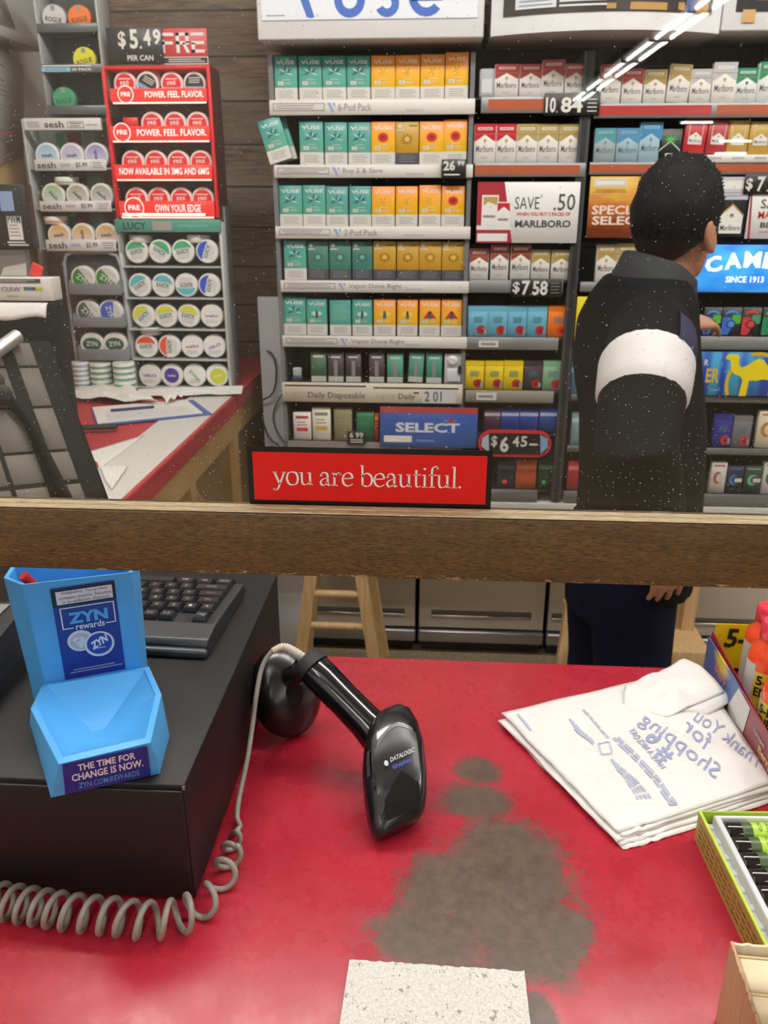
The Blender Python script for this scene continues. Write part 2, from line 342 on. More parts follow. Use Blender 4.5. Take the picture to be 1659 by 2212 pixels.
GL = {'y': (.95, [[(.1, .98), (.47, .04)], [(.84, .98), (.47, .02), (.33, -.3), (.2, -.42), (.04, -.38)], ['s', (-.04, .96), (.3, .96)], ['s', (.66, .96), (.98, .96)], ['d', .05, -.37]]),
      'o': (.98, [[(.47, 1.0), (.2, .9), (.07, .5), (.2, .1), (.47, 0), (.76, .1), (.88, .5), (.76, .9), (.47, 1.0)]]),
      'u': (1.06, [[(.2, .98), (.2, .35), (.27, .08), (.45, .03), (.65, .12), (.78, .28)], ['l', (.8, .98), (.8, .02)], ['s', (.0, .94), (.2, .96)], ['s', (.6, .94), (.8, .96)], ['s', (.8, .05), (1.0, .05)]]),
      'a': (.9, [[(.12, .8), (.28, .98), (.5, .96), (.62, .76), (.62, .2), (.7, .03), (.86, .08)], [(.62, .6), (.3, .5), (.1, .27), (.2, .03), (.42, .05), (.62, .24)], ['d', .14, .78]]),
      'r': (.76, [['l', (.22, .98), (.22, .02)], ['s', (.02, .95), (.22, .96)], ['s', (.02, .03), (.46, .03)], [(.22, .66), (.36, .9), (.54, .98), (.7, .92)], ['d', .66, .9]]),
      'e': (.9, [[(.1, .55), (.78, .6)], [(.8, .6), (.7, .9), (.46, 1.0), (.18, .85), (.07, .48), (.18, .12), (.48, 0), (.82, .16)]]),
      'b': (1.0, [['l', (.2, 1.62), (.2, .04)], ['s', (.02, 1.58), (.2, 1.6)], [(.2, .72), (.34, .94), (.56, .99), (.8, .84), (.9, .5), (.78, .12), (.5, 0), (.2, .08)]]),
      't': (.64, [[(.26, 1.32), (.26, .25), (.34, .04), (.6, .1)], ['s', (.03, .96), (.58, .96)]]),
      'i': (.5, [['l', (.24, .98), (.24, .02)], ['s', (.04, .95), (.24, .96)], ['s', (.04, .03), (.46, .03)], ['d', .23, 1.42]]),
      'f': (.58, [[(.66, 1.52), (.5, 1.62), (.32, 1.5), (.26, 1.2), (.26, .02)], ['s', (.03, .96), (.56, .96)], ['s', (.06, .03), (.5, .03)], ['d', .64, 1.5]]),
      'l': (.5, [['l', (.24, 1.62), (.24, .02)], ['s', (.04, 1.58), (.24, 1.6)], ['s', (.04, .03), (.46, .03)]]), '.': (.36, [['d', .15, .08]]), ' ': (.42, [])}
def serif(b, txt, x0, x1, zb, y, m):
    tot = sum(GL[c][0] for c in txt); sc = (x1 - x0) / tot; x = x0
    for ch in txt:
        for st in GL[ch][1]:
            if st[0] == 's': nib(b, st[1:], y, m, sc, x, zb, .075, .075, 0, smooth=False)
            elif st[0] == 'l': nib(b, st[1:], y, m, sc, x, zb, .16, .16, 0, smooth=False)
            elif st[0] == 'd': b.ell(x + st[1] * sc, zb + st[2] * sc, .095 * sc, .095 * sc, y, m, 14)
            else: nib(b, st, y, m, sc, x, zb, .165, .055, .35)
        x += GL[ch][0] * sc
    return sc
a0, a1, a2, a3 = PY(532, 966, .516), PY(1066, 972, .516), PY(1060, 1100, .516), PY(539, 1089, .516)
sw, sh = a1.x - a0.x, (a0.z + a1.z) / 2 - 1.3888
t = B().box(0, sw, -.0004, 0, 0, sh, M('sticker_black', '#0b0b0b', .35)).build('sticker', None, (a3.x * .5 + a0.x * .5, .5168, 1.3888)); tag(t, 'red sticker with a black border stuck on the glass above the rail', 'sticker')
B().rect(.0036, sw - .0036, .0036, sh - .0036, -.0006, M('sticker_red', '#d90505', .4)).build('red_field', t)
b = B(); serif(b, 'you are beautiful.', sw * .105, sw * .883, sh * .36, -.0008, M('sticker_white', '#f6f4f2', .5)); b.build('lettering', t)
# ------------------------------------------------------------------ packets: one prototype of each look, then copies
YS = 2.47            # front face of the packets
protos = {}
def fresh(maker, *a):
    o = maker(*a); return o
def put(key, maker, px, cat, label, group, z=None, tilt=0.0, Y=YS, w0=.06, h0=.12, dy=0.0):
    """px = (x0, x1, ytop, ybottom) seen in the photo; the packet stands at that place on its shelf (z)"""
    x0, x1, yt, yb = px
    if key not in protos: o = protos[key] = maker(); new = True
    else: o = dup(protos[key])
    xm = (x0 + x1) / 2; bl = PY(xm, yb, Y); tp = PY(xm, yt, Y); h = tp.z - bl.z; ym = (yt + yb) / 2
    w = PY(x1, ym, Y).x - PY(x0, ym, Y).x; cx = PY(xm, ym, Y).x
    zb = bl.z if z is None else z
    o.location = (cx, Y + dy, zb); o.rotation_euler = (0, tilt, 0); o.scale = (w / w0, 1, (h if z is None else max(.02, tp.z - zb)) / h0)
    if tilt: o.location.z = zb + abs(sin(tilt)) * w / 2 + .001
    tag(o, label, cat, group)
    return o
# --- vapour pod boxes (0.06 x 0.12, 0.025 deep)
def grad(name, bot, top, z0, z1):
    if name in _mats: return _mats[name]
    w = NT(name); sp = w.n('SeparateXYZ'); w.set(sp.inputs[0], w.coord()); w.set(w.p.inputs['Base Color'], w.mix(w.ramp(sp.outputs[2], z0, z1), bot, top)); w.p.inputs['Roughness'].default_value = .38
    return w.m
TEAL = ('#5fae9b', '#1f8580'); ORNG = ('#f2c21c', '#ee8a2c')
def pod_box(pal, emblem, panel='light', dark=False, logo=True, plain=False):
    def mk():
        nm = 'pod_print_%s' % ('dark_' if dark else '') + pal
        if dark: body = grad(nm, '#3f7d72' if pal == 'teal' else '#c9962a', '#37695f' if pal == 'teal' else '#b3912f', .035, .12)
        else: body = grad(nm, *(TEAL if pal == 'teal' else ORNG), .035, .12)
        b = B(); b.box(-.0298, .0298, 0, .025, 0, .12, body, .0006, 1); o = b.build('vapor_pod_box')
        lp = M('pod_panel_light', '#dcdad3', .5) if panel == 'light' else M('pod_panel_dark', '#47454d', .5)
        b = B(); b.box(-.0299, .0299, -.0004, .02, .0003, .036 if not dark else .034, lp); b.lines(-.022, .022, .008, .030, 4, -.0006, M('panel_lines', '#a9a8a3', .6) if panel == 'light' else M('panel_lines_dark', '#77757d', .6), .4); b.build('warning_panel', o)
        b = B()
        if plain: b.lines(-.024, .022, .05, .108, 8, -.0004, M('pod_faint', '#8fc5b8', .6), .25)
        elif dark: b.ell(-.019, .108, .005, .005, -.0004, PALE, 10); b.rect(-.027, -.008, .0955, .0985, -.0004, PALE); b.rect(.006, .026, .107, .110, -.0004, M('dark_tone', '#2f4d48', .6) if pal == 'teal' else M('dark_tone_gold', '#6f5515', .6))
        else:
            b.text('VUSE', -.024, .024, .0985, .1085, -.0004, WHITEP, .018); b.rect(-.012, .012, .112, .1135, -.0004, M('pod_faint', '#8fc5b8', .6) if pal == 'teal' else M('pod_faint_o', '#f6d9a0', .6))
            b.rect(-.021, -.006, .043, .053, -.0004, PALE); b.text('5%', -.018, -.009, .045, .051, -.0006, M('pod_digit', '#6d8f88', .6)); b.lines(-.002, .02, .044, .052, 2, -.0004, PALE, .3); b.rect(-.010, .012, .0565, .058, -.0004, PALE)
        b.build('lettering', o)
        b = B()
        if emblem == 'leaf':
            for i in range(9):
                a = -pi * .1 + i * pi * 1.2 / 8; r = .021 if i % 2 == 0 else .015; col = M('leaf_dark', '#0b5660', .5) if i % 3 else M('leaf_light', '#b5e0d8', .5)
                b.flat([(0, .076), (r * .55 * cos(a - .2), .076 + r * .55 * sin(a - .2)), (r * cos(a), .076 + r * sin(a)), (r * .55 * cos(a + .2), .076 + r * .55 * sin(a + .2))], -.0005 - i * .00002, col)
        elif emblem == 'bloom':
            rc = M('bloom_red', '#b5241f', .5)
            b.ell(0, .077, .0125, .0125, -.0005, rc, 16)
            for i in range(12): a = i * pi / 6; b.flat([(.010 * cos(a - .22), .077 + .010 * sin(a - .22)), (.0165 * cos(a), .077 + .0165 * sin(a)), (.010 * cos(a + .22), .077 + .010 * sin(a + .22))], -.0006, M('bloom_orange', '#d8491f', .5))
            b.ell(0, .078, .005, .004, -.0008, M('bloom_core', '#7d1713', .5), 10)
        elif emblem == 'sprig':
            for i in range(8): a = pi * .15 + i * pi * .7 / 3.5; r = .015 - .003 * (i % 2); b.flat([(0, .076), (r * .6 * cos(a - .25), .076 + r * .6 * sin(a - .25)), (r * cos(a), .076 + r * sin(a)), (r * .6 * cos(a + .12), .076 + r * .6 * sin(a + .12))], -.0005 - i * .00002, M('sprig', '#c58a12', .5) if i % 2 else M('sprig_light', '#e8cf45', .5))
        elif emblem in ('device', 'device_red'):
            if emblem == 'device_red': b.flat([(-.019, .058), (.019, .058), (.004, .082), (-.004, .082)], -.00045, M('device_red_tri', '#b8321f', .5))
            else: b.ell(0, .072, .016, .008, -.00045, M('device_halo_' + pal, '#bfe2dc' if pal == 'teal' else '#f3d24a', .5), 14)
            b.rect(-.0045, .0045, .057, .074, -.0006, M('device_grey', '#4c5357', .5)); b.ell(0, .077, .0035, .0065, -.0007, M('device_dark', '#23303a', .5), 10)
        elif emblem == 'orb':
            for i in range(10): a = i * pi / 5; b.flat([(.008 * cos(a), .072 + .008 * sin(a)), (.017 * cos(a + .25), .072 + .017 * sin(a + .25)), (.010 * cos(a + .5), .072 + .010 * sin(a + .5))], -.0005, M('orb_dark_' + pal, '#6b4a16' if pal != 'teal' else '#24504a', .5))
            b.ell(0, .072, .006, .007, -.0006, M('orb_light_' + pal, '#e4b443' if pal != 'teal' else '#7fb3a6', .5), 12)
        if b.v: b.build('emblem', o)
        return o
    return mk
def zs(py, Y=2.47, x=800): return PY(x, py, Y).z
SHELF_PX = [217, 357, 489.5, 606, 725, 826]        # where the pod shelves meet the packets
SZ = [zs(y) for y in SHELF_PX]
z3 = lambda a: 540 + a / 3.19
NAMES = ['top pod shelf', 'second pod shelf', 'third pod shelf', 'fourth pod shelf', 'fifth pod shelf']
rows = [
 [('tl', 168, 325, 388), ('tl', 337, 495, 386), ('tl', 500, 662, 384), ('tl', 668, 828, 384), ('os', 835, 1000, 383), ('os', 1003, 1170, 380), ('os', 1175, 1340, 375), ('os', 1345, 1505, 360)],
 [None, ('tl', 342, 505, 835), ('tl', 515, 670, 842), ('tl', 678, 832, 842), ('ob', 835, 1000, 838), ('gd', 1003, 1163, 838), ('ob', 1168, 1335, 836), ('ob', 1335, 1495, 824)],
 [('tl', 203, 360, 1278), ('tl', 365, 520, 1276), ('tl', 525, 675, 1285), ('tl', 685, 835, 1283), ('os', 840, 998, 1285), ('os', 1005, 1155, 1284), ('os', 1165, 1315, 1276), ('ob', 1320, 1478, 1282)],
 [('tl', 235, 388, 62), ('td', 398, 540, 70), ('td', 548, 695, 70), ('td', 705, 843, 70), ('gd', 850, 1005, 68), ('gd', 1012, 1163, 70), ('gd', 1165, 1318, 70), ('gd', 1322, 1480, 72)],
 [('tl', 228, 385, 455), ('tv', 392, 530, 465), ('tp', 550, 695, 473), ('tv', 705, 842, 470), ('ov', 853, 1003, 470), ('ov', 1015, 1155, 470), ('or', 1168, 1310, 470), ('or', 1318, 1460, 470)]]
KIND = {'tl': ('teal', 'leaf'), 'os': ('orange', 'sprig'), 'ob': ('orange', 'bloom'), 'gd': ('orange', 'orb', 'dark', True), 'td': ('teal', 'orb', 'dark', True), 'tv': ('teal', 'device'), 'tp': ('teal', '', 'light', False, True, True), 'ov': ('orange', 'device'), 'or': ('orange', 'device_red')}
LOOK = {'tl': 'teal pod box with a leaf emblem', 'os': 'yellow and orange pod box with pale sprig', 'ob': 'orange pod box with a round red flower', 'gd': 'gold pod box with dark lower panel', 'td': 'dark green pod box with dark lower panel', 'tv': 'teal pod box with a grey device picture', 'tp': 'plain teal pod box showing its printed side', 'ov': 'orange pod box with grey device picture', 'or': 'orange pod box with a red triangle'}
for r, row in enumerate(rows):
    for i, e in enumerate(row):
        if e is None: continue
        k, a, b_, yt = e; yoff = 0 if r < 3 else 500
        put(k, pod_box(*KIND[k]), (z3(a), z3(b_), yoff + yt / 3.19, SHELF_PX[r]), 'box', '%s, %s from the plank wall, %s' % (LOOK[k], ORD[i], NAMES[r]), 'vapor pod boxes on the lit shelves', SZ[r])
o = put('tl', None, (583, 632, 262, 357), 'box', 'teal pod box leaning over the shelf edge beside the plank wall', 'vapor pod boxes on the lit shelves', SZ[1], -.29, dy=-.012)
o = put('tl', None, (591, 640, 262, 357), 'box', 'teal pod box leaning behind another tilted one beside the plank wall', 'vapor pod boxes on the lit shelves', SZ[1], -.29, dy=.016)
# --- sixth row: slim disposables
def slim(c, low='#bfc1bd', win=None):
    def mk():
        b = B(); b.box(-.0298, .0298, 0, .025, 0, .12, M('slim_' + c, c, .5), .0008, 1); o = b.build('vapor_pen_pack')
        B().rect(-.029, .029, .001, .024, -.0004, M('slim_low' + low, low, .5)).build('warning_panel', o)
        b = B(); b.rect(-.02, .02, .1, .109, -.0004, PALE) if win is None else b.rect(-.007, .007, .026, .088, -.0004, M('slim_win', win, .5)); b.rect(-.019, .019, .1, .106, -.0005, PALE); b.build('print', o)
        return o
    return mk
r6 = [(420, 525, 835, '#42664e', None, 'dark green'), (538, 645, 838, '#463f44', '#8b8688', 'charcoal'), (660, 765, 838, '#463f44', '#8b8688', 'charcoal'), (820, 925, 838, '#463f44', '#8b8688', 'charcoal'), (945, 1055, 845, '#4f9581', '#5da08c', 'green'), (1088, 1190, 845, '#4f9581', '#5da08c', 'green'), (1215, 1322, 845, '#3d8f7c', '#1c3b3a', 'sea green')]
for i, (a, b_, yt, c, win, nm) in enumerate(r6):
    put('slim%s%s' % (c, win), slim(c, win=win), (z3(a), z3(b_), 500 + yt / 3.19, 826), 'box', 'slim %s vapor pen pack, %s in the disposables row above the cream strip' % (nm, ORD[i]), 'slim vapor pen packs', SZ[5], .05 if i == 5 else 0)
t = thing('vapor_pod_blister', 'clear blister pack with a black pod, end of the disposables row', 'blister pack', (PY(979, 826, YS).x, YS, SZ[5]))
b = B(); b.box(-.027, .027, 0, .004, 0, .088, M('blister_card', '#c9cbd0', .35), .001); b.build('card', t)
b = B(); b.lathe([(.017, 0), (.015, -.006), (.008, -.009)], M('blister_plastic', '#dfe2e6', .15, spec=.8), c=(-.004, 0, .068), axis='y'); b.box(-.02, .022, -.006, 0, .005, .045, M('blister_plastic', '#dfe2e6'), .003); b.build('bubble', t)
b = B(); b.lathe([(.006, -.010), (.006, 0)], BLACK, 16, axis='y'); o = b.build('pod', t, (.018, 0, .042)); o.scale = (1, 1, 2.2)
t = thing('vapor_device', 'small pale device in a clear tray, start of the disposables row', 'device', (PY(642, 826, YS).x, YS, SZ[5]))
B().box(-.0155, .0155, 0, .02, 0, .014, M('device_base', '#3a4152', .4), .002).build('tray', t); B().box(-.013, .013, .003, .018, .014, .040, M('device_pale', '#aab4bb', .3), .003).build('body', t)
# --- cigarette packs (0.056 x 0.10, 0.022 deep)
def cig(top, body='#efece6', crest='#b6a06a', ink='#3a3a42', tear=True, word='Marlboro', dark=False):
    def mk():
        b = B(); b.box(-.028, .028, 0, .022, 0, .1, M('pack_body' + body, body, .42), .001, 1); o = b.build('cigarette_pack')
        tm = M('pack_top' + top, top, .4); b = B()
        b.flat([(-.0272, .0994), (-.0272, .058), (-.025, .056), (0, .0735), (.025, .056), (.0272, .058), (.0272, .0994)], -.0004, tm)
        b.box(-.0281, .0281, -.0002, .0222, .0965, .1003, tm); b.rect(-.019, .019, .085, .0915, -.0006, M('top_band' + top, body, .5)); b.rect(-.017, .017, .087, .0895, -.0008, tm); b.build('lid', o)
        b = B(); b.text(word, -.0225, .0225, .029, .046, -.0004, M('pack_ink' + ink, ink, .5), .004); b.lines(-.01, .01, .012, .018, 2, -.0004, M('pack_small', '#b9b4aa', .6), .4); b.build('lettering', o)
        b = B(); b.ell(0, .0585, .004, .0042, -.0006, M('crest' + crest, crest, .4), 12); b.flat([(-.002, .051), (.002, .051), (0, .056)], -.0006, M('crest' + crest, crest, .4)); b.build('crest', o)
        if tear: B().box(-.0283, .0283, -.0006, .0224, .0735, .0752, M('tear_strip', '#a3762f', .35)).build('tear_strip', o)
        return o
    return mk
CIGS = {'red': ('#a3343a',), 'crimson': ('#b3142c',), 'brick': ('#8f4038',), 'gold': ('#b0985c',), 'silver': ('#b9bdc2',), 'green': ('#1e7f62', '#e9ece8', '#2c6a58'), 'teal': ('#4d94a0', '#a7b3b8', '#6f8f96', '#5b6b72', False), 'blue': ('#4d8ab3', '#9fbcc8', '#6f8f96', '#566c78', False), 'bluetall': ('#3f86b5', '#a6c6d2', '#6f8f96', '#566c78', False)}
zm = lambda a: 1000 + a / 2.517; ym = lambda a: a / 2.517
zb_ = lambda a: 980 + a / 2.443; yb_ = lambda a: 500 + a / 2.443
MZ = [zs(530 / 2.517, YS, 1130), zs(889 / 2.517, YS, 1130), zs(yb_(257), YS, 1120), zs(yb_(556), YS, 1120), zs(yb_(836), YS, 1110), zs(yb_(1040), YS, 1110), zs(yb_(1356), YS, 1110)]
def pk(key, x0, x1, yt, yb, label, z, grp='cigarette packs in the wall racks', **k):
    return put('cig' + key, cig(*CIGS[key]) if key in CIGS else k.pop('maker'), (x0, x1, yt, yb), 'cigarette pack', label, grp, z, w0=.056, h0=.1, **k)
col_n = {'red': 'red and white', 'crimson': 'bright red and white', 'brick': 'brick red and white', 'gold': 'gold and white', 'silver': 'silver and white', 'green': 'green and white', 'teal': 'teal and grey', 'blue': 'blue and pale grey', 'bluetall': 'tall blue and pale'}
for i, (k, a, b_, t_, bb) in enumerate((('red', 172, 303, 348, 530), ('red', 308, 428, 348, 530), ('red', 430, 552, 325, 505), ('red', 556, 672, 345, 527))):
    pk(k, zm(a), zm(b_), ym(t_), ym(bb), '%s cigarette pack, %s from the pod boxes, middle bay top row' % (col_n[k], ORD[i]), MZ[0])
for i, (k, a, b_) in enumerate((('crimson', 60, 178), ('crimson', 180, 290), ('gold', 292, 405), ('gold', 407, 518), ('gold', 523, 645))):
    pk(k, zm(a), zm(b_), ym(674), ym(889), '%s cigarette pack, %s from the pod boxes, middle bay second row' % (col_n[k], ORD[i]), MZ[1])
for i, (k, a, b_, t_, bb) in enumerate((('brick', 83, 184, 92, 257), ('brick', 195, 290, 70, 257), ('brick', 300, 405, 70, 257), ('gold', 410, 507, 98, 250), ('gold', 515, 622, 100, 270))):
    pk(k, zb_(a), zb_(b_), yb_(t_), yb_(bb), '%s cigarette pack, %s from the pod boxes, under the SAVE card' % (col_n[k], ORD[i]), MZ[2])
t = thing('lighter_case', 'small grey plastic case standing before the top red packs', 'case', (PY(zm(128), ym(530), YS).x, YS, MZ[0]))
B().box(-.02, .02, 0, .02, 0, .07, M('case_grey', '#b3b5bb', .4), .006).build('shell', t); B().rect(-.013, .013, .012, .045, -.0004, M('case_label', '#d5d6da', .5)).build('label_panel', t)
# cherry packs
def cherry(c, ring='#a6252c'):
    def mk():
        b = B(); b.box(-.028, .028, 0, .022, 0, .1, M('cherry' + c, c, .4), .001, 1); o = b.build('cigarette_pack')
        B().box(-.0281, .0281, -.0003, .0222, .083, .1003, M('cherry_lid' + c, c, .3)).build('lid', o)
        b = B(); b.lines(-.014, .018, .045, .066, 5, -.0004, M('cherry_ink', '#3f6f80' if c == '#6fb9d6' else '#7d5a2a', .6), .5); b.build('lettering', o)
        b = B(); b.ell(.010, .022, .0135, .0155, -.0006, M('cherry_red' + ring, ring, .4), 20); b.ell(.012, .021, .006, .007, -.0008, M('cherry_core', '#7b1518', .4), 14); b.rect(.018, .0265, .01, .027, -.0007, M('cherry_grey', '#8f979b', .5)); b.build('emblem', o)
        return o
    return mk
CH = {'sky': ('#6fb9d6', 'sky blue'), 'tang': ('#ec7a1e', 'orange'), 'lemon': ('#ecd01e', 'yellow'), 'char': ('#3d3439', 'charcoal'), 'sage': ('#82ad8b', 'sage green'), 'navy': ('#2f2f86', 'navy blue'), 'stone': ('#77757a', 'stone grey')}
for i, (k, a, b_) in enumerate((('sky', 75, 180), ('sky', 181, 283), ('sky', 285, 385), ('sky', 388, 492), ('tang', 497, 607))):
    put('ch' + k, cherry(CH[k][0], '#e23a1e' if k == 'tang' else '#a6252c'), (zb_(a), zb_(b_), yb_(395), yb_(556)), 'cigarette pack', '%s pack with a red disc, %s from the pod boxes, below the gold packs' % (CH[k][1], ORD[i]), 'packs with red discs', MZ[3], w0=.056, h0=.1)
for i, (k, a, b_) in enumerate((('lemon', 60, 160), ('lemon', 165, 262), ('lemon', 265, 365), ('char', 370, 465), ('sage', 470, 575))):
    put('ch' + k, cherry(CH[k][0]), (zb_(a), zb_(b_), yb_(685), yb_(836)), 'cigarette pack', '%s pack with a red disc, %s from the pod boxes, below the blue packs' % (CH[k][1], ORD[i]), 'packs with red discs', MZ[4], w0=.056, h0=.1)
def plainp(c, band, low=None):
    def mk():
        b = B(); b.box(-.028, .028, 0, .022, 0, .1, M('plainp' + c, c, .45), .001, 1); o = b.build('cigarette_pack')
        B().rect(-.027, .027, .072, .085, -.0004, M('plainb' + band, band, .5)).build('lettering', o)
        B().box(-.0281, .0281, -.0002, .0222, .09, .1003, M('plainl' + c, c, .35)).build('lid', o)
        if low: B().ell(-.004, .025, .008, .008, -.0006, M('plaine' + low, low, .5)).build('emblem', o)
        return o
    return mk
for i, (c, bn, a, b_, nm) in enumerate((('#4a2f45', '#b9b6c6', 160, 246, 'plum'), ('#27408f', '#b8c4dd', 250, 345, 'blue'), ('#27408f', '#b8c4dd', 347, 445, 'blue'), ('#23468f', '#b8c4dd', 452, 550, 'blue'))):
    put('pl' + c, plainp(c, bn), (zb_(a), zb_(b_), yb_(940), yb_(1060)), 'cigarette pack', '%s cigarette pack, %s from the SELECT card, behind the red oval price sign' % (nm, ORD[i]), 'packs behind the oval price sign', None, w0=.056, h0=.1)
    protos['pl' + c].location = protos['pl' + c].location
for i, (c, bn, lo, a, b_, nm) in enumerate((('#26263c', '#59606b', '#e0532a', 232, 322, 'dark'), ('#c4562a', '#d88a5c', None, 328, 435, 'orange'), ('#20382c', '#3f7a56', '#3f9a56', 445, 522, 'dark green'))):
    put('pl2' + c, plainp(c, bn, lo), (zb_(a), zb_(b_), yb_(1215), yb_(1356)), 'cigarette pack', '%s cigarette pack, %s in the bottom row just past the red sticker' % (nm, ORD[i]), 'packs in the bottom row', MZ[6], w0=.056, h0=.1)
# bottom row by the plank wall
LZ7 = PY(640, 500 + 1435 / 3.19, YS).z
for i, (c, bn, a, b_, yt, nm, lowc) in enumerate((('#e9e2dc', '#a9494c', 300, 420, 1248, 'white and pink', '#c0393d'), ('#ece6d2', '#8a8a84', 430, 555, 1220, 'cream and gold', '#c9a84e'), ('#8b8466', '#9d9678', 580, 702, 1225, 'olive grey', None), ('#1f6b48', '#2f8a60', 735, 852, 1250, 'dark green', None), ('#a02c24', '#d8a52a', 855, 890, 1255, 'thin red and yellow', None))):
    def mk(c=c, bn=bn, lowc=lowc):
        o = B().box(-.028, .028, 0, .022, 0, .1, M('mini' + c, c, .45), .001, 1).build('cigarette_pack')
        b = B(); b.rect(-.02, .02, .078, .088, -.0004, M('minib' + bn, bn, .5)); b.lines(-.017, .017, .05, .07, 2, -.0004, M('minib' + bn, bn, .5), .3); b.build('lettering', o)
        if lowc: b = B(); b.rect(-.018, .018, .032, .045, -.0004, M('minic' + lowc, lowc, .5)); b.lines(-.02, .02, .008, .022, 3, -.0004, PALE, .4); b.build('label_panel', o)
        return o
    put('mini' + c, mk, (z3(a), z3(b_), 500 + yt / 3.19, 950), 'cigarette pack', '%s cigarette pack, %s from the plank wall, lowest shelf in view' % (nm, ORD[i]), 'packs on the lowest shelf', LZ7, w0=.056, h0=.1)
# right-hand bay, behind the clerk
RZ = [zs(565 / 2.517, YS, 1450), zs(885 / 2.517, YS, 1450), zs(yb_(268), YS, 1450), zs(yb_(553), YS, 1600), 0, zs(yb_(1140), YS, 1600), zs(yb_(1382), YS, 1600)]
for i, (k, a, b_, t_, bb, tl) in enumerate((('red', 745, 860, 350, 565, 0), ('red', 866, 978, 373, 568, 0), ('gold', 985, 1105, 378, 562, 0), ('gold', 1112, 1230, 355, 548, .06), ('silver', 1237, 1350, 375, 565, 0), ('silver', 1358, 1485, 338, 562, 0), ('green', 1482, 1600, 370, 560, 0), ('green', 1605, 1735, 335, 560, 0))):
    pk(k, zm(a), zm(b_), ym(t_), ym(bb), '%s cigarette pack, %s from the dark upright, top row' % (('tall ' if i in (5, 7) else '') + col_n[k], ORD[i]), RZ[0], tilt=tl)
for i, (k, a, b_, t_) in enumerate((('teal', 715, 830, 697), ('blue', 835, 955, 697), ('bluetall', 960, 1080, 665))):
    pk(k, zm(a), zm(b_), ym(t_), ym(885), '%s cigarette pack, %s from the dark upright, row at the clerk\'s hairline' % (col_n[k], ORD[i]), RZ[1])
def blackgreen():
    o = B().box(-.028, .028, 0, .022, 0, .1, M('pack_black', '#1b211f', .4), .001, 1).build('cigarette_pack')
    gm = M('star_green', '#3fb54a', .4); b = B()
    for a in range(0, 360, 45): b.flat([(.003 * cos(radians(a + 90)), .07 + .003 * sin(radians(a + 90))), (.022 * cos(radians(a)), .07 + .015 * sin(radians(a))), (-.003 * cos(radians(a + 90)), .07 - .003 * sin(radians(a + 90)))], -.0005 - a * 1e-6, gm)
    b.build('emblem', o); b = B()
    for sx in (-1, 1): b.flat([(0, .062), (sx * .026, .034), (sx * .026, .038), (0, .066)], -.0006, PALE)
    b.rect(-.01, .012, .018, .028, -.0006, PALE); b.build('lettering', o); return o
put('bg', blackgreen, (zm(1065), zm(1187), ym(700), ym(885)), 'cigarette pack', 'black pack with a bright green star, next to the pale blue packs', 'cigarette packs in the wall racks', RZ[1], w0=.056, h0=.1)
def framed(c):
    def mk():
        o = B().box(-.028, .028, 0, .022, 0, .1, M('framed' + c, c, .4), .001, 1).build('cigarette_pack')
        b = B(); b.frame(-.018, .018, .028, .092, .0015, -.0004, PALE); b.flat([(-.016, .03), (.016, .03), (.016, .05), (0, .064), (-.016, .05)], -.0005, M('framed_white', '#e9e6e0', .5)); b.build('label_panel', o)
        b = B(); b.text('Marlboro', -.0145, .0145, .034, .044, -.0008, INK, .004); b.ell(0, .053, .003, .003, -.0008, GOLD, 10); b.build('lettering', o)
        return o
    return mk
z2 = zs(842 / 2.517, YS, 1580)
for i, (c, a, b_, nm) in enumerate((('#b3262b', 1200, 1318, 'red'), ('#a52a2e', 1325, 1440, 'red'), ('#b8943f', 1440, 1552, 'gold'), ('#b8943f', 1558, 1680, 'gold'))):
    put('fr' + c, framed(c), (zm(a), zm(b_), ym(655 + (i % 2) * 6), ym(842)), 'cigarette pack', '%s framed pack, %s on the white strip beside the green star pack' % (nm, ORD[i]), 'framed packs on the white strip', z2, w0=.056, h0=.1, tilt=.05 if i < 2 else 0)
for i, (a, b_, t_) in enumerate(((752, 856, 70), (860, 960, 66))):
    pk('gold', zb_(a), zb_(b_), yb_(t_), yb_(268), '%s cigarette pack, %s from the dark upright, beside the clerk\'s collar' % (col_n['gold'], ORD[i]), RZ[2])
def swirl(c1, c2, capc):
    def mk():
        o = B().box(-.028, .028, 0, .022, 0, .1, M('swirl_base', '#23262c', .35), .001, 1).build('cigarette_pack')
        b = B(); b.flat([(.028 * x, .05 + .05 * z) for x, z in ((-.95, -.9), (-.2, -.9), (.4, .1), (-.3, .35), (-.95, .3))], -.0004, M('swirl' + c1, c1, .3)); b.flat([(.028 * x, .05 + .05 * z) for x, z in ((-.1, -.2), (.95, -.1), (.95, .45), (.1, .5))], -.0005, M('swirl' + c2, c2, .3)); b.build('printed_swirl', o)
        b = B(); b.ell(0, .042, .014, .015, -.0007, M('swirl_ring', '#2b3038', .4)); b.ell(0, .042, .010, .011, -.0009, M('swirl' + capc, capc, .3)); b.build('emblem', o)
        b = B(); b.flat([(.02 * cos(a) , .075 + .016 * sin(a)) for a in [i * pi / 8 for i in range(9)]] + [(.014 * cos(a), .075 + .007 * sin(a)) for a in [pi - i * pi / 8 for i in range(9)]], -.0006, M('swirl' + capc, capc, .3)); b.build('lettering', o)
        return o
    return mk
for i, (a, b_, p) in enumerate(((1318, 1411, ('#2f6fd0', '#58b43c', '#4aa0d8')), (1414, 1516, ('#3a6fd0', '#58b43c', '#4a9ae8')), (1520, 1620, ('#c23a3f', '#3f9a6a', '#e2493a')), (1628, 1722, ('#27845a', '#3fa66a', '#5fc08a')))):
    put('sw%d' % i, swirl(*p), (zb_(a), zb_(b_), yb_(400), yb_(553)), 'cigarette pack', '%s pack with a round emblem, %s in the row the clerk reaches for' % (('blue and green', 'blue', 'red and blue', 'green')[i], ORD[i]), 'round emblem packs', RZ[3], w0=.056, h0=.1)
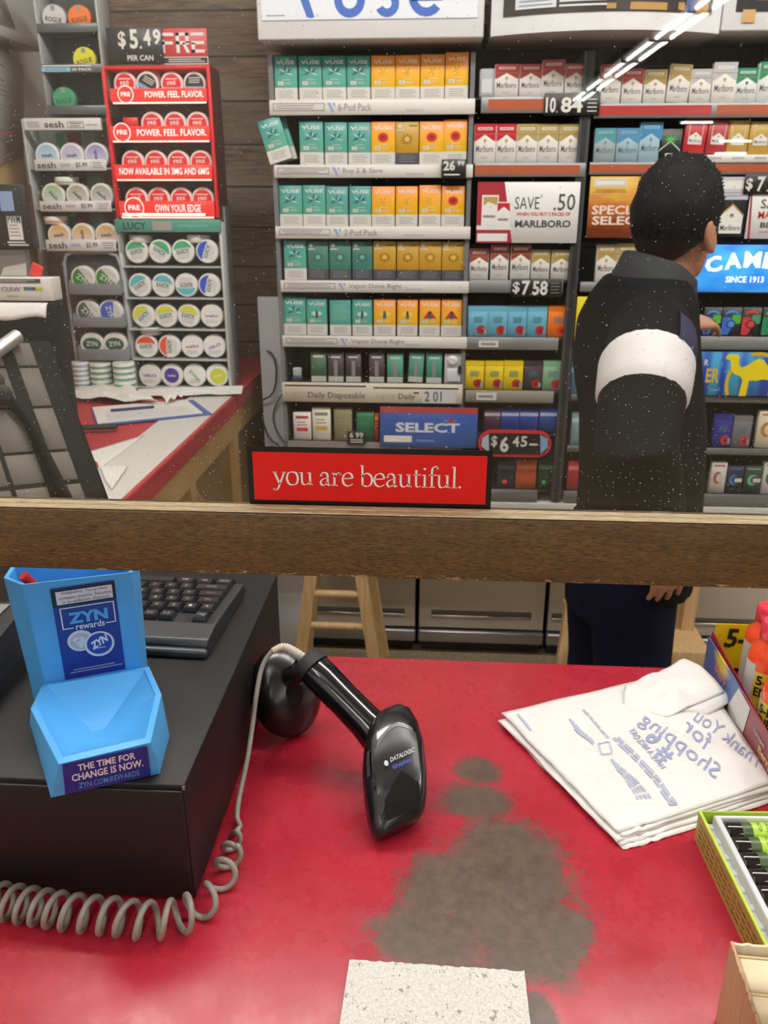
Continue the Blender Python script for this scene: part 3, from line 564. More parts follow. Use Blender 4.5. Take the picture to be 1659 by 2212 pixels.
for i, (k, a, b_, t_) in enumerate((('navy', 1372, 1468, 965), ('stone', 1472, 1570, 975))):
    put('ch' + k, cherry(CH[k][0], '#b8343c'), (zb_(a), zb_(b_), yb_(t_), yb_(1140)), 'cigarette pack', '%s pack with a red disc behind the clerk\'s back, under the yellow camel card' % CH[k][1], 'packs with red discs', RZ[5], w0=.056, h0=.1)
def mosaic(c, e):
    def mk():
        o = B().box(-.028, .028, 0, .022, 0, .1, M('mosaic' + c, c, .45), .001, 1).build('cigarette_pack')
        b = B(); b.ell(-.002, .05, .016, .02, -.0004, M('mosaic_e' + e, e, .4)); b.ell(.004, .05, .011, .014, -.0006, M('mosaic' + c, c, .4)); b.build('emblem', o)
        b = B(); b.rect(0, .024, .042, .056, -.0008, PALE); b.rect(-.02, .02, .088, .093, -.0006, M('mosaic_e' + e, e, .4)); b.build('lettering', o); return o
    return mk
put('moscream', mosaic('#e6dcc4', '#b88a3a'), (zb_(1602), zb_(1705), yb_(948), yb_(1140)), 'cigarette pack', 'cream and gold pack with a rearing emblem under the yellow camel card', 'packs in the clerk\'s lower rows', RZ[5], w0=.056, h0=.1)
for i, (c, e, a, b_, t_, nm) in enumerate((('#dcd8d2', '#b05a55', 1355, 1436, 1220, 'narrow white'), ('#24282c', '#3a6fc0', 1436, 1527, 1240, 'black with blue ring'), ('#2c3a36', '#6fb39a', 1532, 1626, 1240, 'black with green ring'), ('#d8d6d0', '#3f6f58', 1630, 1722, 1218, 'tall white'))):
    put('mos%d' % i, mosaic(c, e), (zb_(a), zb_(b_), yb_(t_), yb_(1382)), 'cigarette pack', '%s cigarette pack, %s beside the clerk\'s hip on the lowest shelf' % (nm, ORD[i]), 'packs in the clerk\'s lower rows', RZ[6], w0=.056, h0=.1)
for i, (c, bn, x0, x1, y0, y1, nm) in enumerate((('#4c6a80', '#8fb0c0', 1232, 1252, 780, 868, 'blue grey pack half hidden at the clerk\'s waist'), ('#7f9aa3', '#b9ccd0', 1234, 1254, 893, 962, 'pale blue pack half hidden at the clerk\'s elbow'), ('#9c2c33', '#c8666a', 1226, 1258, 997, 1062, 'red pack half hidden beside the clerk\'s jacket hem'))):
    put('sl%d' % i, plainp(c, bn), (x0, x1, y0, y1), 'cigarette pack', nm, 'packs half hidden by the clerk', None, w0=.056, h0=.1)
# ------------------------------------------------------------------ wall racks: back panel, uprights, shelves with price strips
YL = 2.452           # front of the shelf lips
rackm = M('rack_black', '#101112', .6); shelfm = M('shelf_grey', '#8f9193', .4, .3); stripm = M('strip_white', '#dedbd5', .45); deckm = M('shelf_dark', '#1c1d1f', .5)
ZLOW, ZTOP = 0.70, 2.03; ZUP = PY(800, 86, 2.40).z - .022
def shelf(root, x0, x1, ztop, zl, strip, deep=.17):
    """a shelf: dark deck with a lip; the lip carries a price strip with its writing"""
    s = B().box(x0, x1, YL + .004, YL + deep, ztop - .006, ztop - .0005, deckm).build('shelf', root)
    if strip: strip(s)
    return s
xl0, xl1 = -.476, .076
rk = thing('pod_display_rack', 'black wall rack of white price strips holding the teal and orange pod boxes', 'display rack', (0, 0, 0))
B().box(xl0 + .01, xl1, 2.63, 2.66, ZLOW, ZTOP, rackm).build('back_panel', rk)
for x in (xl0 + .004, xl1 - .012): B().box(x, x + .012, YL + .01, 2.66, ZLOW, ZUP, M('rack_side', '#6d6f72', .45)).build('upright', rk)
STR = [(582, 1026, 219, 248, '6-Pod Pack', 770, 243), (592, 1022, 357, 384, 'Buy 2 & Save', 776, 377), (595, 1016, 491, 516, '2-Pod Pack', 773, 509), (606, 1016, 608, 632, 'Vapor Done Right', 802, 624), (610, 1009, 727, 751, 'Vapor Done Right', 802, 745)]
blu = M('logo_blue', '#8da4d6', .5)
for i, (x0, x1, y0, y1, word, tx, ty) in enumerate(STR):
    a = PY(x0, (y0 + y1) / 2, YL); c = PY(x1, (y0 + y1) / 2, YL); c.x = min(c.x, .0788); zt = SZ[i] + .001; zb = PY(800, y1, YL).z; k = (c.x - a.x) / (x1 - x0); h = zt - zb
    def strip(s):
        p = B().box(a.x, c.x, YL, YL + .004, zb, zt, stripm, .0008, 1).build('price_strip', s)
        b = B(); y = YL - .0006
        bx = a.x + 8 * k; b.frame(bx, bx + 112 * k, zb + h * .28, zt - h * .22, .0016, y, M('strip_line', '#6b6c72', .6)); b.lines(bx + .006, bx + 107 * k, zb + h * .36, zt - h * .3, 2, y, M('strip_text', '#9b9aa2', .6), .4)
        vx = a.x + 126 * k
        b.flat([(vx, zt - h * .2), (vx + .010, zt - h * .2), (vx + .018, zb + h * .18), (vx + .012, zb + h * .18)], y, blu); b.flat([(vx + .016, zt - h * .25), (vx + .020, zt - h * .2), (vx + .022, zt - h * .5)], y, M('logo_blue_dark', '#4f74c8', .5))
        wlen = len(word) * 7.2 * k
        b.text(word, a.x + 150 * k, a.x + 150 * k + wlen, zb + h * .26, zt - h * .25, y, M('strip_ink', '#7a7980', .6))
        b.lines(a.x + (x1 - x0) * .66 * k, a.x + (x1 - x0) * .77 * k, zb + h * .2, zb + h * .4, 1, y, M('strip_faint', '#bcb9c6', .6), .7)
        b.build('lettering', p)
    shelf(rk, xl0 + .012, xl1 - .014, SZ[i], 0, strip)
# cream strip of the disposables row
a = PY(610, 850, YL); c = PY(999, 850, YL); zt = SZ[5] + .001; zb = PY(800, 870, YL).z; k = (c.x - a.x) / 389; h = zt - zb
def strip(s):
    p = B().box(a.x, c.x, YL, YL + .004, zb, zt, M('strip_cream', '#d9cfbd', .5), .0008, 1).build('price_strip', s)
    b = B(); y = YL - .0006; ln = M('strip_bar', '#3c3d44', .5); gi = M('strip_grey', '#a9a398', .6); di = M('strip_dark', '#4b4a50', .6)
    b.rect(a.x + 6 * k, a.x + 182 * k, zt - h * .2, zt - h * .12, y, ln); b.rect(a.x + 198 * k, a.x + 380 * k, zt - h * .26, zt - h * .18, y, ln)
    b.text('NJOY', a.x + 8 * k, a.x + 52 * k, zb + h * .2, zb + h * .5, y, gi); b.text('Daily Disposable', a.x + 56 * k, a.x + 180 * k, zb + h * .12, zb + h * .52, y, di, .006)
    b.text('NJOY', a.x + 205 * k, a.x + 246 * k, zb + h * .16, zb + h * .46, y, gi); b.text('Daily', a.x + 252 * k, a.x + 288 * k, zb + h * .12, zb + h * .5, y, di, .006); b.rect(a.x + 284 * k, a.x + 296 * k, zb + h * .5, zb + h * .58, y, di)
    b.rect(a.x + 303 * k, a.x + 375 * k, zb + h * .04, zt - h * .3, y, M('price_flap', '#d4d6d8', .4)); b.text('2 01', a.x + 308 * k, a.x + 345 * k, zb + h * .1, zt - h * .36, y - .0004, M('flap_ink', '#5e6168', .6), .02)
    b.build('lettering', p)
shelf(rk, xl0 + .012, xl1 - .014, SZ[5], 0, strip)
shelf(rk, xl0 + .012, xl1 - .014, LZ7, 0, lambda s: B().box(a.x + .01, xl1 - .02, YL, YL + .004, LZ7 - .03, LZ7 + .001, M('strip_mauve', '#8d8688', .5)).build('price_strip', s))
shelf(rk, xl0 + .012, xl1 - .014, ZLOW + .01, 0, lambda s: B().box(xl0 + .02, xl1 - .02, YL, YL + .004, ZLOW + .002, ZLOW + .012, shelfm).build('price_strip', s))
# ---- middle bay
xm0, xm1, xu = .0795, .352, .387
rk = thing('cigarette_rack', 'black wall rack of the middle bay with orange shelf strips', 'display rack', (0, 0, 0))
B().box(xm0, xu, 2.63, 2.66, ZLOW, ZTOP, rackm).build('back_panel', rk)
B().box(xm1 + .004, xu - .003, YL + .006, 2.66, ZLOW, ZUP, M('upright_grey', '#3f4043', .5)).build('upright', rk)
B().box(xm1 + .012, xu - .011, YL + .002, YL + .008, ZLOW, ZUP, M('upright_slot', '#1f2022', .5)).build('slot_strip', rk)
orm = M('strip_orange', '#a5512f', .45)
def lip(px0, px1, zt, py1, cols=None, name='price_strip', base=shelfm, xs=None):
    def f(s):
        a = max(.0795, PY(px0, 500, YL).x) if xs is None else xs[0]; c = PY(px1, 500, YL).x if xs is None else xs[1]; zb = zs(py1, YL, (px0 + px1) / 2)
        p = B().box(a, c, YL, YL + .006, zb, zt + .001, base, .001, 1).build(name, s)
        for (u0, u1, m) in cols or ():
            B().rect(a + (c - a) * u0, a + (c - a) * u1, zb + (zt - zb) * .2, zt - (zt - zb) * .14, YL - .0005, m).build('colour_insert', p)
    return f
def tag_on(px0, px1, py0, py1, word=None):
    def f(s):
        q0 = PY(px0, (py0 + py1) / 2, YL - .001); q1 = PY(px1, (py0 + py1) / 2, YL - .001); z0, z1 = zs(py1, YL, px0), zs(py0, YL, px0)
        p = B().box(q0.x, q1.x, YL - .0025, YL - .0005, z0, z1, stripm).build('price_tag', s)
        B().lines(q0.x + .004, q1.x - .004, z0 + .003, z1 - .003, 1, YL - .003, M('tag_ink', '#8a8a90', .6), .5).build('lettering', p)
    return f
def both(*fs): return lambda s: [f(s) for f in fs]
shelf(rk, xm0, xm1, MZ[0], 0, lip(1029, 1177, MZ[0], ym(615), [(.1, .98, orm)]))
shelf(rk, xm0, xm1, MZ[1], 0, lip(1021, 1254, MZ[1], ym(962), [(.0, .95, orm)]))
shelf(rk, xm0, xm1, MZ[2], 0, lip(1015, 1225, MZ[2], yb_(325), None))
shelf(rk, xm0, xm1, MZ[3], 0, both(lip(1006, 1224, MZ[3], yb_(625)), tag_on(zb_(132), zb_(236), yb_(576), yb_(610))))
shelf(rk, xm0, xm1, MZ[4], 0, both(lip(1004, 1222, MZ[4], yb_(905), base=M('shelf_tan', '#8d8a80', .45)), tag_on(zb_(120), zb_(226), yb_(850), yb_(888))))
zO = PY(1120, yb_(1060), YS).z
shelf(rk, xm0, xm1, zO, 0, lip(1030, 1205, zO, yb_(1125), base=deckm))
shelf(rk, xm0, xm1, MZ[6], 0, lip(1040, 1200, MZ[6], yb_(1425), base=M('shelf_steel', '#77797c', .4, .4)))
# ---- bay behind the clerk
xr0, xr1 = xu + .004, 1.06
rk = thing('cigarette_rack', 'black wall rack behind the clerk with a wire grid top', 'display rack', (0, 0, 0))
B().box(xr0, xr1, 2.63, 2.66, ZLOW, ZTOP, rackm).build('back_panel', rk)
b = B()
for i in range(12): b.box(xr0 + .03 + i * .055, xr0 + .033 + i * .055, 2.622, 2.626, 1.86, ZTOP, M('wire_grey', '#3b3d40', .4, .5))
for i in range(2): b.box(xr0, xr1, 2.619, 2.622, 1.87 + i * .05, 1.873 + i * .05, _mats['wire_grey'])
b.build('wire_grid', rk)
B().box(xr1 - .012, xr1, YL + .01, 2.66, ZLOW, ZUP, rackm).build('upright', rk)
redm = M('strip_red', '#a8302f', .4)
shelf(rk, xr0, xr1, RZ[0], 0, lip(zm(745), 1700, RZ[0], ym(640), [(0, .45, redm), (.47, 1, orm)], xs=(xr0, xr1)))
shelf(rk, xr0, xr1, RZ[1], 0, lip(1280, 1700, RZ[1], ym(950), [(0, .97, orm)], xs=(xr0, xr1)))
p = B().box(PY(zm(1190), 330, YL).x, xr1 - .014, YL - .004, YL + .1, zs(ym(885), YL, 1580), z2 - .0005, stripm, .001, 1).build('price_strip', rk)
b = B(); q0 = PY(zm(1190), 330, YL).x; zb0, zt0 = zs(ym(880), YL, 1580), z2
for i in range(5): b.lines(q0 + .012 + i * .058, q0 + .052 + i * .058, zb0 + .006, zt0 - .006, 2, YL - .0046, M('tag_ink', '#8a8a90', .6), .4)
b.build('lettering', p)
shelf(rk, xr0, xr1, RZ[2], 0, lip(1262, 1700, RZ[2], 632, None, xs=(xr0, xr1)))
shelf(rk, xr0, xr1, RZ[3], 0, lip(1500, 1700, RZ[3], yb_(625), None, xs=(xr0, xr1)))
zq = zs(yb_(868), YS, 1600)
shelf(rk, xr0, xr1, zq, 0, lip(1500, 1700, zq, yb_(905), None, base=M('shelf_steel', '#77797c'), xs=(xr0, xr1)))
shelf(rk, xr0, xr1, RZ[5], 0, lip(1500, 1700, RZ[5], yb_(1180), None, base=M('shelf_steel', '#77797c'), xs=(xr0, xr1)))
shelf(rk, xr0, xr1, RZ[6], 0, lip(1500, 1700, RZ[6], yb_(1450), None, base=M('shelf_steel', '#77797c'), xs=(xr0, xr1)))
for zz, (k0, k1) in ((PY(1240, 868, YS).z, (0, 0)), (PY(1242, 962, YS).z, (0, 0)), (PY(1242, 1062, YS).z, (0, 0))): B().box(xr0, xr0 + .06, YL + .01, 2.63, zz - .006, zz - .0005, deckm).build('shelf', rk)

# ------------------------------------------------------------------ light-box headers over the racks
enam = M('header_white', '#dcdde0', .3)
def lit(name, c, e): return M(name, c, .25, emit=e)
x0, x1 = PY(556, 60, 2.40).x, PY(1045, 60, 2.40).x; zb = PY(800, 84, 2.40).z
t = thing('header_sign', 'white light box header with large blue letters above the pod boxes', 'sign', (x0, 2.40, zb))
W = x1 - x0; k = W / 489
b = B(); b.box(0, W, 0, .21, 0, .42, enam, .004); b.build('housing', t)
f0 = 37 * k
p = B().box(11 * k, W - 14 * k, -.003, .002, f0, .405, lit('header_panel', '#dfe3ea', .25), .001).build('panel', t)
b = B(); lb = M('header_blue', '#3c63b4', .35); y = -.0036; LH = 84 * k
def arc(cx, cz, r, a0, a1, w, n=16): 
    o_ = [(cx + (r) * cos(a0 + (a1 - a0) * i / n), cz + r * sin(a0 + (a1 - a0) * i / n)) for i in range(n + 1)]; i_ = [(cx + (r - w) * cos(a1 - (a1 - a0) * i / n), cz + (r - w) * sin(a1 - (a1 - a0) * i / n)) for i in range(n + 1)]
    pts = o_ + i_
    for q in range(n): b.flat([o_[q], o_[q + 1], i_[n - q - 1], i_[n - q]], y, lb)
w_ = 17 * k; zl = f0 + 3 * k
b.flat([((633 - 556) * k, zl + LH), ((653 - 556) * k, zl + LH), ((682 - 556) * k, zl + 2 * k), ((675 - 556) * k, zl - 0 * k), ((665 - 556) * k, zl + 2 * k)], y, lb)
b.flat([((690 - 556) * k, zl + 45 * k), ((697 - 556) * k, zl + 40 * k), ((722 - 556) * k, zl + LH), ((706 - 556) * k, zl + LH)], y, lb)
cu_ = (758 - 556) * k; r_ = 33 * k; arc(cu_, zl + r_, r_, pi, 2 * pi, w_); b.rect(cu_ - r_, cu_ - r_ + w_, zl + r_, zl + LH, y, lb); b.rect(cu_ + r_ - w_, cu_ + r_, zl + r_, zl + LH, y, lb)
cs_ = (838 - 556) * k; r2 = 26 * k; arc(cs_, zl + r2, r2, -pi * .85, pi * .5, w_ * .95); arc(cs_, zl + r2 * 2.6, r2 * .95, pi * .15, pi * 1.5, w_ * .95)
ce_ = (922 - 556) * k; r3 = 38 * k; arc(ce_, zl + r3, r3, pi * .2, pi * 1.78, w_); b.rect(ce_ - r3 + 6 * k, ce_ + r3 - 4 * k, zl + r3 - w_ / 2, zl + r3 + w_ / 2, y, lb)
b.rect((577 - 556) * k, (617 - 556) * k, f0 + 8 * k, f0 + 9.5 * k, y, M('header_line', '#5a5d63', .5)); b.build('lettering', p)
# curved header
x0, x1 = PY(1060, 70, 2.42).x, PY(1553, 70, 2.42).x; zb = PY(1062, 79, 2.42).z
def curved(x0, x1, zb, z1, bulge, label, kind):
    t = thing('header_sign', label, 'sign', (x0, 2.42, zb)); W = x1 - x0; n = 18
    yv = lambda u: -bulge * (1 - (2 * u - 1) ** 2)
    b = B(); b.grid(lambda u, v: (u * W, yv(u), v * z1), n, 1, enam); b.grid(lambda u, v: (u * W, yv(u) + v * (.19 - yv(u)), 0), n, 1, enam); b.grid(lambda u, v: (u * W, .19, v * z1), 1, 1, enam); b.grid(lambda u, v: (u * W, yv(u) + v * (.19 - yv(u)), z1), n, 1, enam)
    for u in (0, 1): b.add([(u * W, yv(u), 0), (u * W, .19, 0), (u * W, .19, z1), (u * W, yv(u), z1)], [(0, 1, 2, 3)], enam)
    b.build('housing', t)
    return t, W, yv
t, W, yv = curved(x0, x1, zb, .42, .075, 'bowed white light box header with a dark picture above the red packs', 0)
dk = M('header_picture', '#2a2423', .3, var=.5, vscale=9); ze = .040
p = B().grid(lambda u, v: ((.05 + u * .9) * W, yv(.05 + u * .9) - .003, ze + v * .36), 16, 4, dk).build('picture_panel', t)
b = B()
def cpatch(u0, u1, z0, z1, m, off): b.grid(lambda u, v: ((u0 + u * (u1 - u0)) * W, yv(u0 + u * (u1 - u0)) - off, z0 + v * (z1 - z0)), 6, 1, m)
wl = M('header_label', '#d8dde2', .4)
cpatch(.10, .27, ze + .012, ze + .045, wl, .004); cpatch(.283, .48, ze + .022, ze + .026, wl, .004); cpatch(.283, .49, ze + .012, ze + .016, wl, .004)
for u0, u1, z0, z1 in ((.48, .52, .004, .016), (.58, .74, .002, .018), (.79, .82, .004, .02), (.87, .93, .0, .05)): cpatch(u0, u1, ze + z0, ze + z1, M('header_tan', '#a98446', .4), .0045)
cpatch(.825, .875, ze + .002, ze + .07, M('header_navy', '#3a4a7c', .4), .0048)
for i in range(3): cpatch(.115, .255 - i * .012, ze + .018 + i * .009, ze + .021 + i * .009, M('header_text', '#8b97a3', .5), .0049)
b.build('label_panel', p)
x0 = PY(1557, 66, 2.42).x; zb3 = PY(1600, 67, 2.42).z
t = thing('header_sign', 'flat white light box header with a dark picture above the green packs', 'sign', (x0, 2.42, zb3)); W = .42
B().box(0, W, 0, .19, 0, .42, enam, .004).build('housing', t)
p = B().box(.03, W - .02, -.003, .002, .042, .40, M('header_picture_grey', '#2f3136', .3), .001).build('picture_panel', t)
b = B(); b.rect(.078, .2, .066, .1, -.004, wl); b.lines(.084, .19, .07, .098, 3, -.0045, M('header_text', '#8b97a3'), .4); b.build('label_panel', p)
b = B(); b.rect(.047, .078, .018, .046, -.004, M('masking_tape', '#c29a5b', .6)); b.build('tape', t)

# ------------------------------------------------------------------ cards and price signs hung on the racks
def card(name, label, px, Y, mat, cat='sign', thick=.004, group=None, rotz=0):
    x0, x1, y0, y1 = px; q = PY((x0 + x1) / 2, y1, Y); z1 = PY((x0 + x1) / 2, y0, Y).z; xa = PY(x0, (y0 + y1) / 2, Y).x; xb = PY(x1, (y0 + y1) / 2, Y).x
    o = B().box(-(xb - xa) / 2, (xb - xa) / 2, 0, thick, 0, z1 - q.z, mat, .001, 1).build(name, None, ((xa + xb) / 2, Y, q.z), rotz); tag(o, label, cat, group)
    return o, xb - xa, z1 - q.z
YC = YL - .006
blk = M('price_black', '#1b1b1d', .45); dig = M('price_digit', '#e3e1dc', .5)
o, w, h = card('price_sign', 'black price sign reading 10.84 under the top red packs', (zm(442), zm(746), ym(505), ym(627)), YC, blk)
b = B(); y = -.0006
b.text('10', -w * .47, -w * .29, h * .12, h * .82, y, dig, .03); b.text('.', -w * .275, -w * .255, h * .12, h * .2, y, dig, .03); b.text('84', -w * .2, w * .19, h * .12, h * .82, y, dig, .03)
b.lines(w * .27, w * .46, h * .1, h * .8, 4, y, dig, .25); b.build('lettering', o)
o, w, h = card('price_sign', 'black price sign reading $7.58 on the middle bay shelf', (zb_(303), zb_(572), yb_(250), yb_(346)), YC, blk)
b = B(); b.text('$', -w * .47, -w * .33, h * .16, h * .84, y, dig, .02); b.text('7', -w * .29, -w * .13, h * .1, h * .9, y, dig, .03); b.text('.', -w * .12, -w * .10, h * .1, h * .18, y, dig, .03); b.text('58', -w * .08, w * .22, h * .1, h * .9, y, dig, .03); b.lines(w * .27, w * .46, h * .15, h * .85, 4, y, M('price_dim', '#77756f', .5), .3); b.build('lettering', o)
o, w, h = card('price_sign', 'small black price sign reading 26 at the end of the second pod shelf', (953.5, 1007, 344, 386), YC - .004, blk)
b = B(); b.text('26', -w * .42, w * .05, h * .42, h * .92, y, dig, .03); b.text('99', w * .14, w * .42, h * .66, h * .92, y, dig, .02); b.lines(-w * .4, w * .4, h * .12, h * .3, 1, y, dig, .4); b.build('lettering', o)
o, w, h = card('price_sign', 'small black price tag hanging under the dark green pack on the lowest shelf', (750, 790, 932, 960), YC - .004, blk)
b = B(); b.text('6 99', -w * .36, w * .36, h * .5, h * .92, y, dig, .01); b.lines(-w * .38, w * .38, h * .1, h * .44, 2, y, dig, .4); b.build('lettering', o)
# SAVE card
o, w, h = card('promotion_card', 'white and red SAVE card with two pictured packs in the middle bay', (1030.5, 1250, 393, 525), YC, M('save_white', '#e9e8e6', .4))
b = B(); rd = M('save_red', '#9e2430', .45); b.flat([(-w / 2, 0), (-w * .14, 0), (-w * .24, h), (-w / 2, h)], -.0006, rd)
b.flat([(-w * .5, h * .22), (-w * .145, h * .22), (-w * .17, h * .29), (-w * .5, h * .29)], -.0008, M('save_white', '#e9e8e6')); b.rect(-w * .49, -w * .19, h * .03, h * .16, -.001, M('save_white', '#e9e8e6')); b.build('red_field', o)
b = B(); b.rect(-w * .455, -w * .29, h * .29, h * .79, -.0012, WHITE); b.flat([(-w * .44, h * .62), (-w * .39, h * .68), (-w * .3, h * .62), (-w * .3, h * .76), (-w * .44, h * .76)], -.0014, GOLD); b.rect(-w * .305, -w * .17, h * .28, h * .68, -.0016, WHITE); b.flat([(-w * .3, h * .52), (-w * .235, h * .6), (-w * .175, h * .52), (-w * .18, h * .66), (-w * .3, h * .66)], -.0018, M('save_pack_red', '#b81f31', .4)); b.rect(-w * .44, -w * .32, h * .42, h * .46, -.0016, M('ink_soft', '#8d8a86', .6)); b.rect(-w * .29, -w * .19, h * .37, h * .41, -.002, M('ink_soft', '#8d8a86')); b.build('pictured_pack', o)
b = B(); ik = M('save_ink', '#44464b', .5)
b.text('SAVE', -w * .13, w * .11, h * .56, h * .76, -.0008, ik, -.004); b.text('$', w * .12, w * .135, h * .74, h * .8, -.0008, ik); b.text('.50', w * .25, w * .46, h * .54, h * .81, -.0008, ik, .004); b.text('WHEN YOU BUY 2 PACKS OF', -w * .11, w * .42, h * .45, h * .51, -.0008, M('save_text_red', '#cf3b40', .5), .02); b.text('MARLBORO', -w * .12, w * .43, h * .26, h * .38, -.0008, ik, .03); b.build('lettering', o)
# SPECIAL SELECT card
w2 = NT('autumn_print'); c2 = w2.coord(); s2 = w2.n('SeparateXYZ'); w2.set(s2.inputs[0], c2); g2 = w2.math('ADD', s2.outputs[2], w2.math('MULTIPLY', w2.math('SUBTRACT', w2.noise(w2.coord(scale=(9, 1, 22)), 1.6, 4), .5), .12))
w2.set(w2.p.inputs['Base Color'], w2.mix(w2.ramp(g2, .085, .125), w2.mix(w2.ramp(g2, .02, .08), '#7c3a1e', '#c06a26'), '#d0a536')); w2.p.inputs['Roughness'].default_value = .4
o, w, h = card('promotion_card', 'amber card reading SPECIAL SELECT beside the clerk\'s head', (1271, 1400, 381, 514), YC, w2.m)
b = B(); b.rect(-w * .44, w * .1, h * .84, h * .96, -.0006, WHITE); b.frame(-w * .42, w * .08, h * .855, h * .945, .001, -.0008, M('ink_soft', '#8d8a86')); b.lines(-w * .42, w * .12, h * .74, h * .8, 2, -.0006, M('amber_ink', '#7b5a1c', .5), .3); b.build('warning_panel', o)
b = B(); pk_ = M('pink_white', '#efd9cc', .5); serif_w = .03
for txt, z0, z1, xa, xb in (('SPECIAL', h * .385, h * .535, -w * .44, w * .52), ('SELECT', h * .215, h * .36, -w * .42, w * .50)): b.text(txt, xa, min(xb, w * .49), z0, z1, -.0008, pk_, .03)
b.build('lettering', o)
o, w, h = card('price_sign', 'black price sign mostly hidden behind the clerk\'s head', (1384, 1446, 374, 414), YC - .006, blk)
b = B(); b.text('$', -w * .46, -w * .2, h * .16, h * .86, y, dig, .02); b.text('8', -w * .1, w * .2, h * .1, h * .9, y, dig, .03); b.build('lettering', o)
o, w, h = card('promotion_card', 'dark card with one white pack past the clerk\'s face', (1545, 1613, 381, 512), YC, M('card_black', '#1d1e22', .4))
b = B(); b.rect(-w / 2, w / 2, h * .62, h * .99, -.0006, M('card_lilac', '#c5c4d2', .5)); b.rect(-w * .45, w * .4, h * .8, h * .93, -.0008, WHITE); b.lines(-w * .45, w * .35, h * .66, h * .76, 2, -.0008, M('ink_soft', '#8d8a86'), .3); b.build('warning_panel', o)
b = B(); b.flat([(-w * .3, h * .06), (w * .42, h * .06), (w * .42, h * .36), (w * .06, h * .52), (-w * .3, h * .36)], -.0008, WHITE); b.flat([(-w * .34, h * .36), (w * .06, h * .56), (w * .46, h * .36), (w * .42, h * .35), (w * .06, h * .52), (-w * .3, h * .35)], -.001, GOLD); b.text('Marlboro', -w * .26, w * .38, h * .11, h * .2, -.0012, INK, .004); b.ell(w * .06, h * .36, w * .06, h * .03, -.0012, INK, 10); b.build('pictured_pack', o)
o, w, h = card('price_sign', 'black price sign starting $7 beyond the clerk\'s face', (1608, 1700, 376, 419), YC - .006, blk)
b = B(); b.text('$', -w * .46, -w * .3, h * .14, h * .8, y, dig, .02); b.text('7', -w * .2, -w * .02, h * .12, h * .88, y, dig, .03); b.text('.', w * .04, w * .08, h * .12, h * .22, y, dig, .03); b.text('58', w * .12, w * .46, h * .12, h * .88, y, dig, .03); b.build('lettering', o)
o, w, h = card('promotion_card', 'white SAVE card with red edge beyond the clerk\'s face', (1615, 1740, 416, 516), YC, M('save_white', '#e9e8e6'))
b = B(); b.flat([(-w * .5, h), (-w * .47, h), (-w * .41, 0), (-w * .45, 0)], -.0006, rd); b.text('SAVE', -w * .3, w * .2, h * .66, h * .86, -.0008, ik, .01); b.text('MARLBORO', -w * .32, w * .5, h * .44, h * .6, -.0008, M('save_text_red2', '#c2222c', .5), .02); b.text('BLACK', -w * .26, w * .3, h * .24, h * .36, -.0008, ik, .03); b.lines(-w * .3, w * .4, h * .12, h * .18, 1, -.0008, M('ink_soft', '#8d8a86'), .3); b.build('lettering', o)
# glowing blue CAMEL panel
w3 = NT('blue_glow'); g3 = w3.noise(w3.coord(scale=(6, 1, 14), rot=(0, .7, 0)), 1.1, 2); c3 = w3.mix(w3.ramp(g3, .35, .68), '#1f68d6', '#46b4f0')
w3.set(w3.p.inputs['Base Color'], c3); w3.set(w3.p.inputs['Emission Color'], c3); w3.p.inputs['Emission Strength'].default_value = .75; w3.p.inputs['Roughness'].default_value = .3
o, w, h = card('backlit_sign', 'glowing blue sign reading CAMEL by the clerk\'s cheek', (1490, 1735, 529, 631), YC - .004, w3.m, thick=.009)
b = B(); gw = M('glow_white', '#eef4fa', .4, emit=.7); xs_ = -w * .37
for i, ch in enumerate('CAMEL'):
    cw = w * .17; ang = (2 - i) * .11; b.text(ch, xs_ + i * cw, xs_ + i * cw + cw * .88, h * (.42 + .10 * (1 - ((i - 2) / 2) ** 2)), h * (.76 + .10 * (1 - ((i - 2) / 2) ** 2)), -.0008, gw, .04, rot=ang)
b.text('SINCE 1913', -w * .17, w * .17, h * .2, h * .34, -.0008, gw, .03); b.build('lettering', o)
# blue card with a yellow camel
w4 = NT('blue_rays'); g4 = w4.noise(w4.coord(scale=(40, 1, 2), rot=(0, -.75, 0)), .8, 1); w4.set(w4.p.inputs['Base Color'], w4.mix(w4.ramp(g4, .4, .62), '#1c4bb0', '#3fa4cf')); w4.p.inputs['Roughness'].default_value = .35
o, w, h = card('promotion_card', 'blue card with a yellow camel in a ring, past the clerk\'s elbow', (1500, 1705, 761, 855), YC - .004, w4.m)
k = w / 205; yl = M('camel_yellow', '#f3dc1c', .4); P = lambda x, yy: ((x - 1602.5) * k, (855 - yy) * k * h / (94 * k))
b = B()
q = lambda zx, zy: P(1440 + zx / 5.977, 740 + zy / 5.977)
camel = [(735, 190), (760, 152), (870, 150), (905, 175), (912, 250), (930, 300), (960, 315), (1010, 300), (1070, 260), (1120, 222), (1170, 205), (1230, 225), (1265, 265), (1300, 300), (1380, 330), (1420, 420), (1400, 690), (1350, 690), (1350, 480), (1250, 470), (1160, 490), (1075, 485), (1065, 690), (970, 690), (990, 480), (950, 430), (880, 410), (835, 370), (815, 300), (805, 240), (770, 215), (740, 212)]
from mathutils.geometry import tessellate_polygon
pts = [q(*p) for p in camel]; tri = tessellate_polygon([[Vector((p[0], p[1], 0)) for p in pts]])
b.add([(p[0], -.0012, p[1]) for p in pts], [tuple(t_) for t_ in tri], yl); b.build('emblem', o)
b = B(); gd = M('camel_ring', '#d9b52a', .4)
rp = lambda a, r: q(1160 + r * 390 * cos(a), 520 - r * 400 * sin(a))
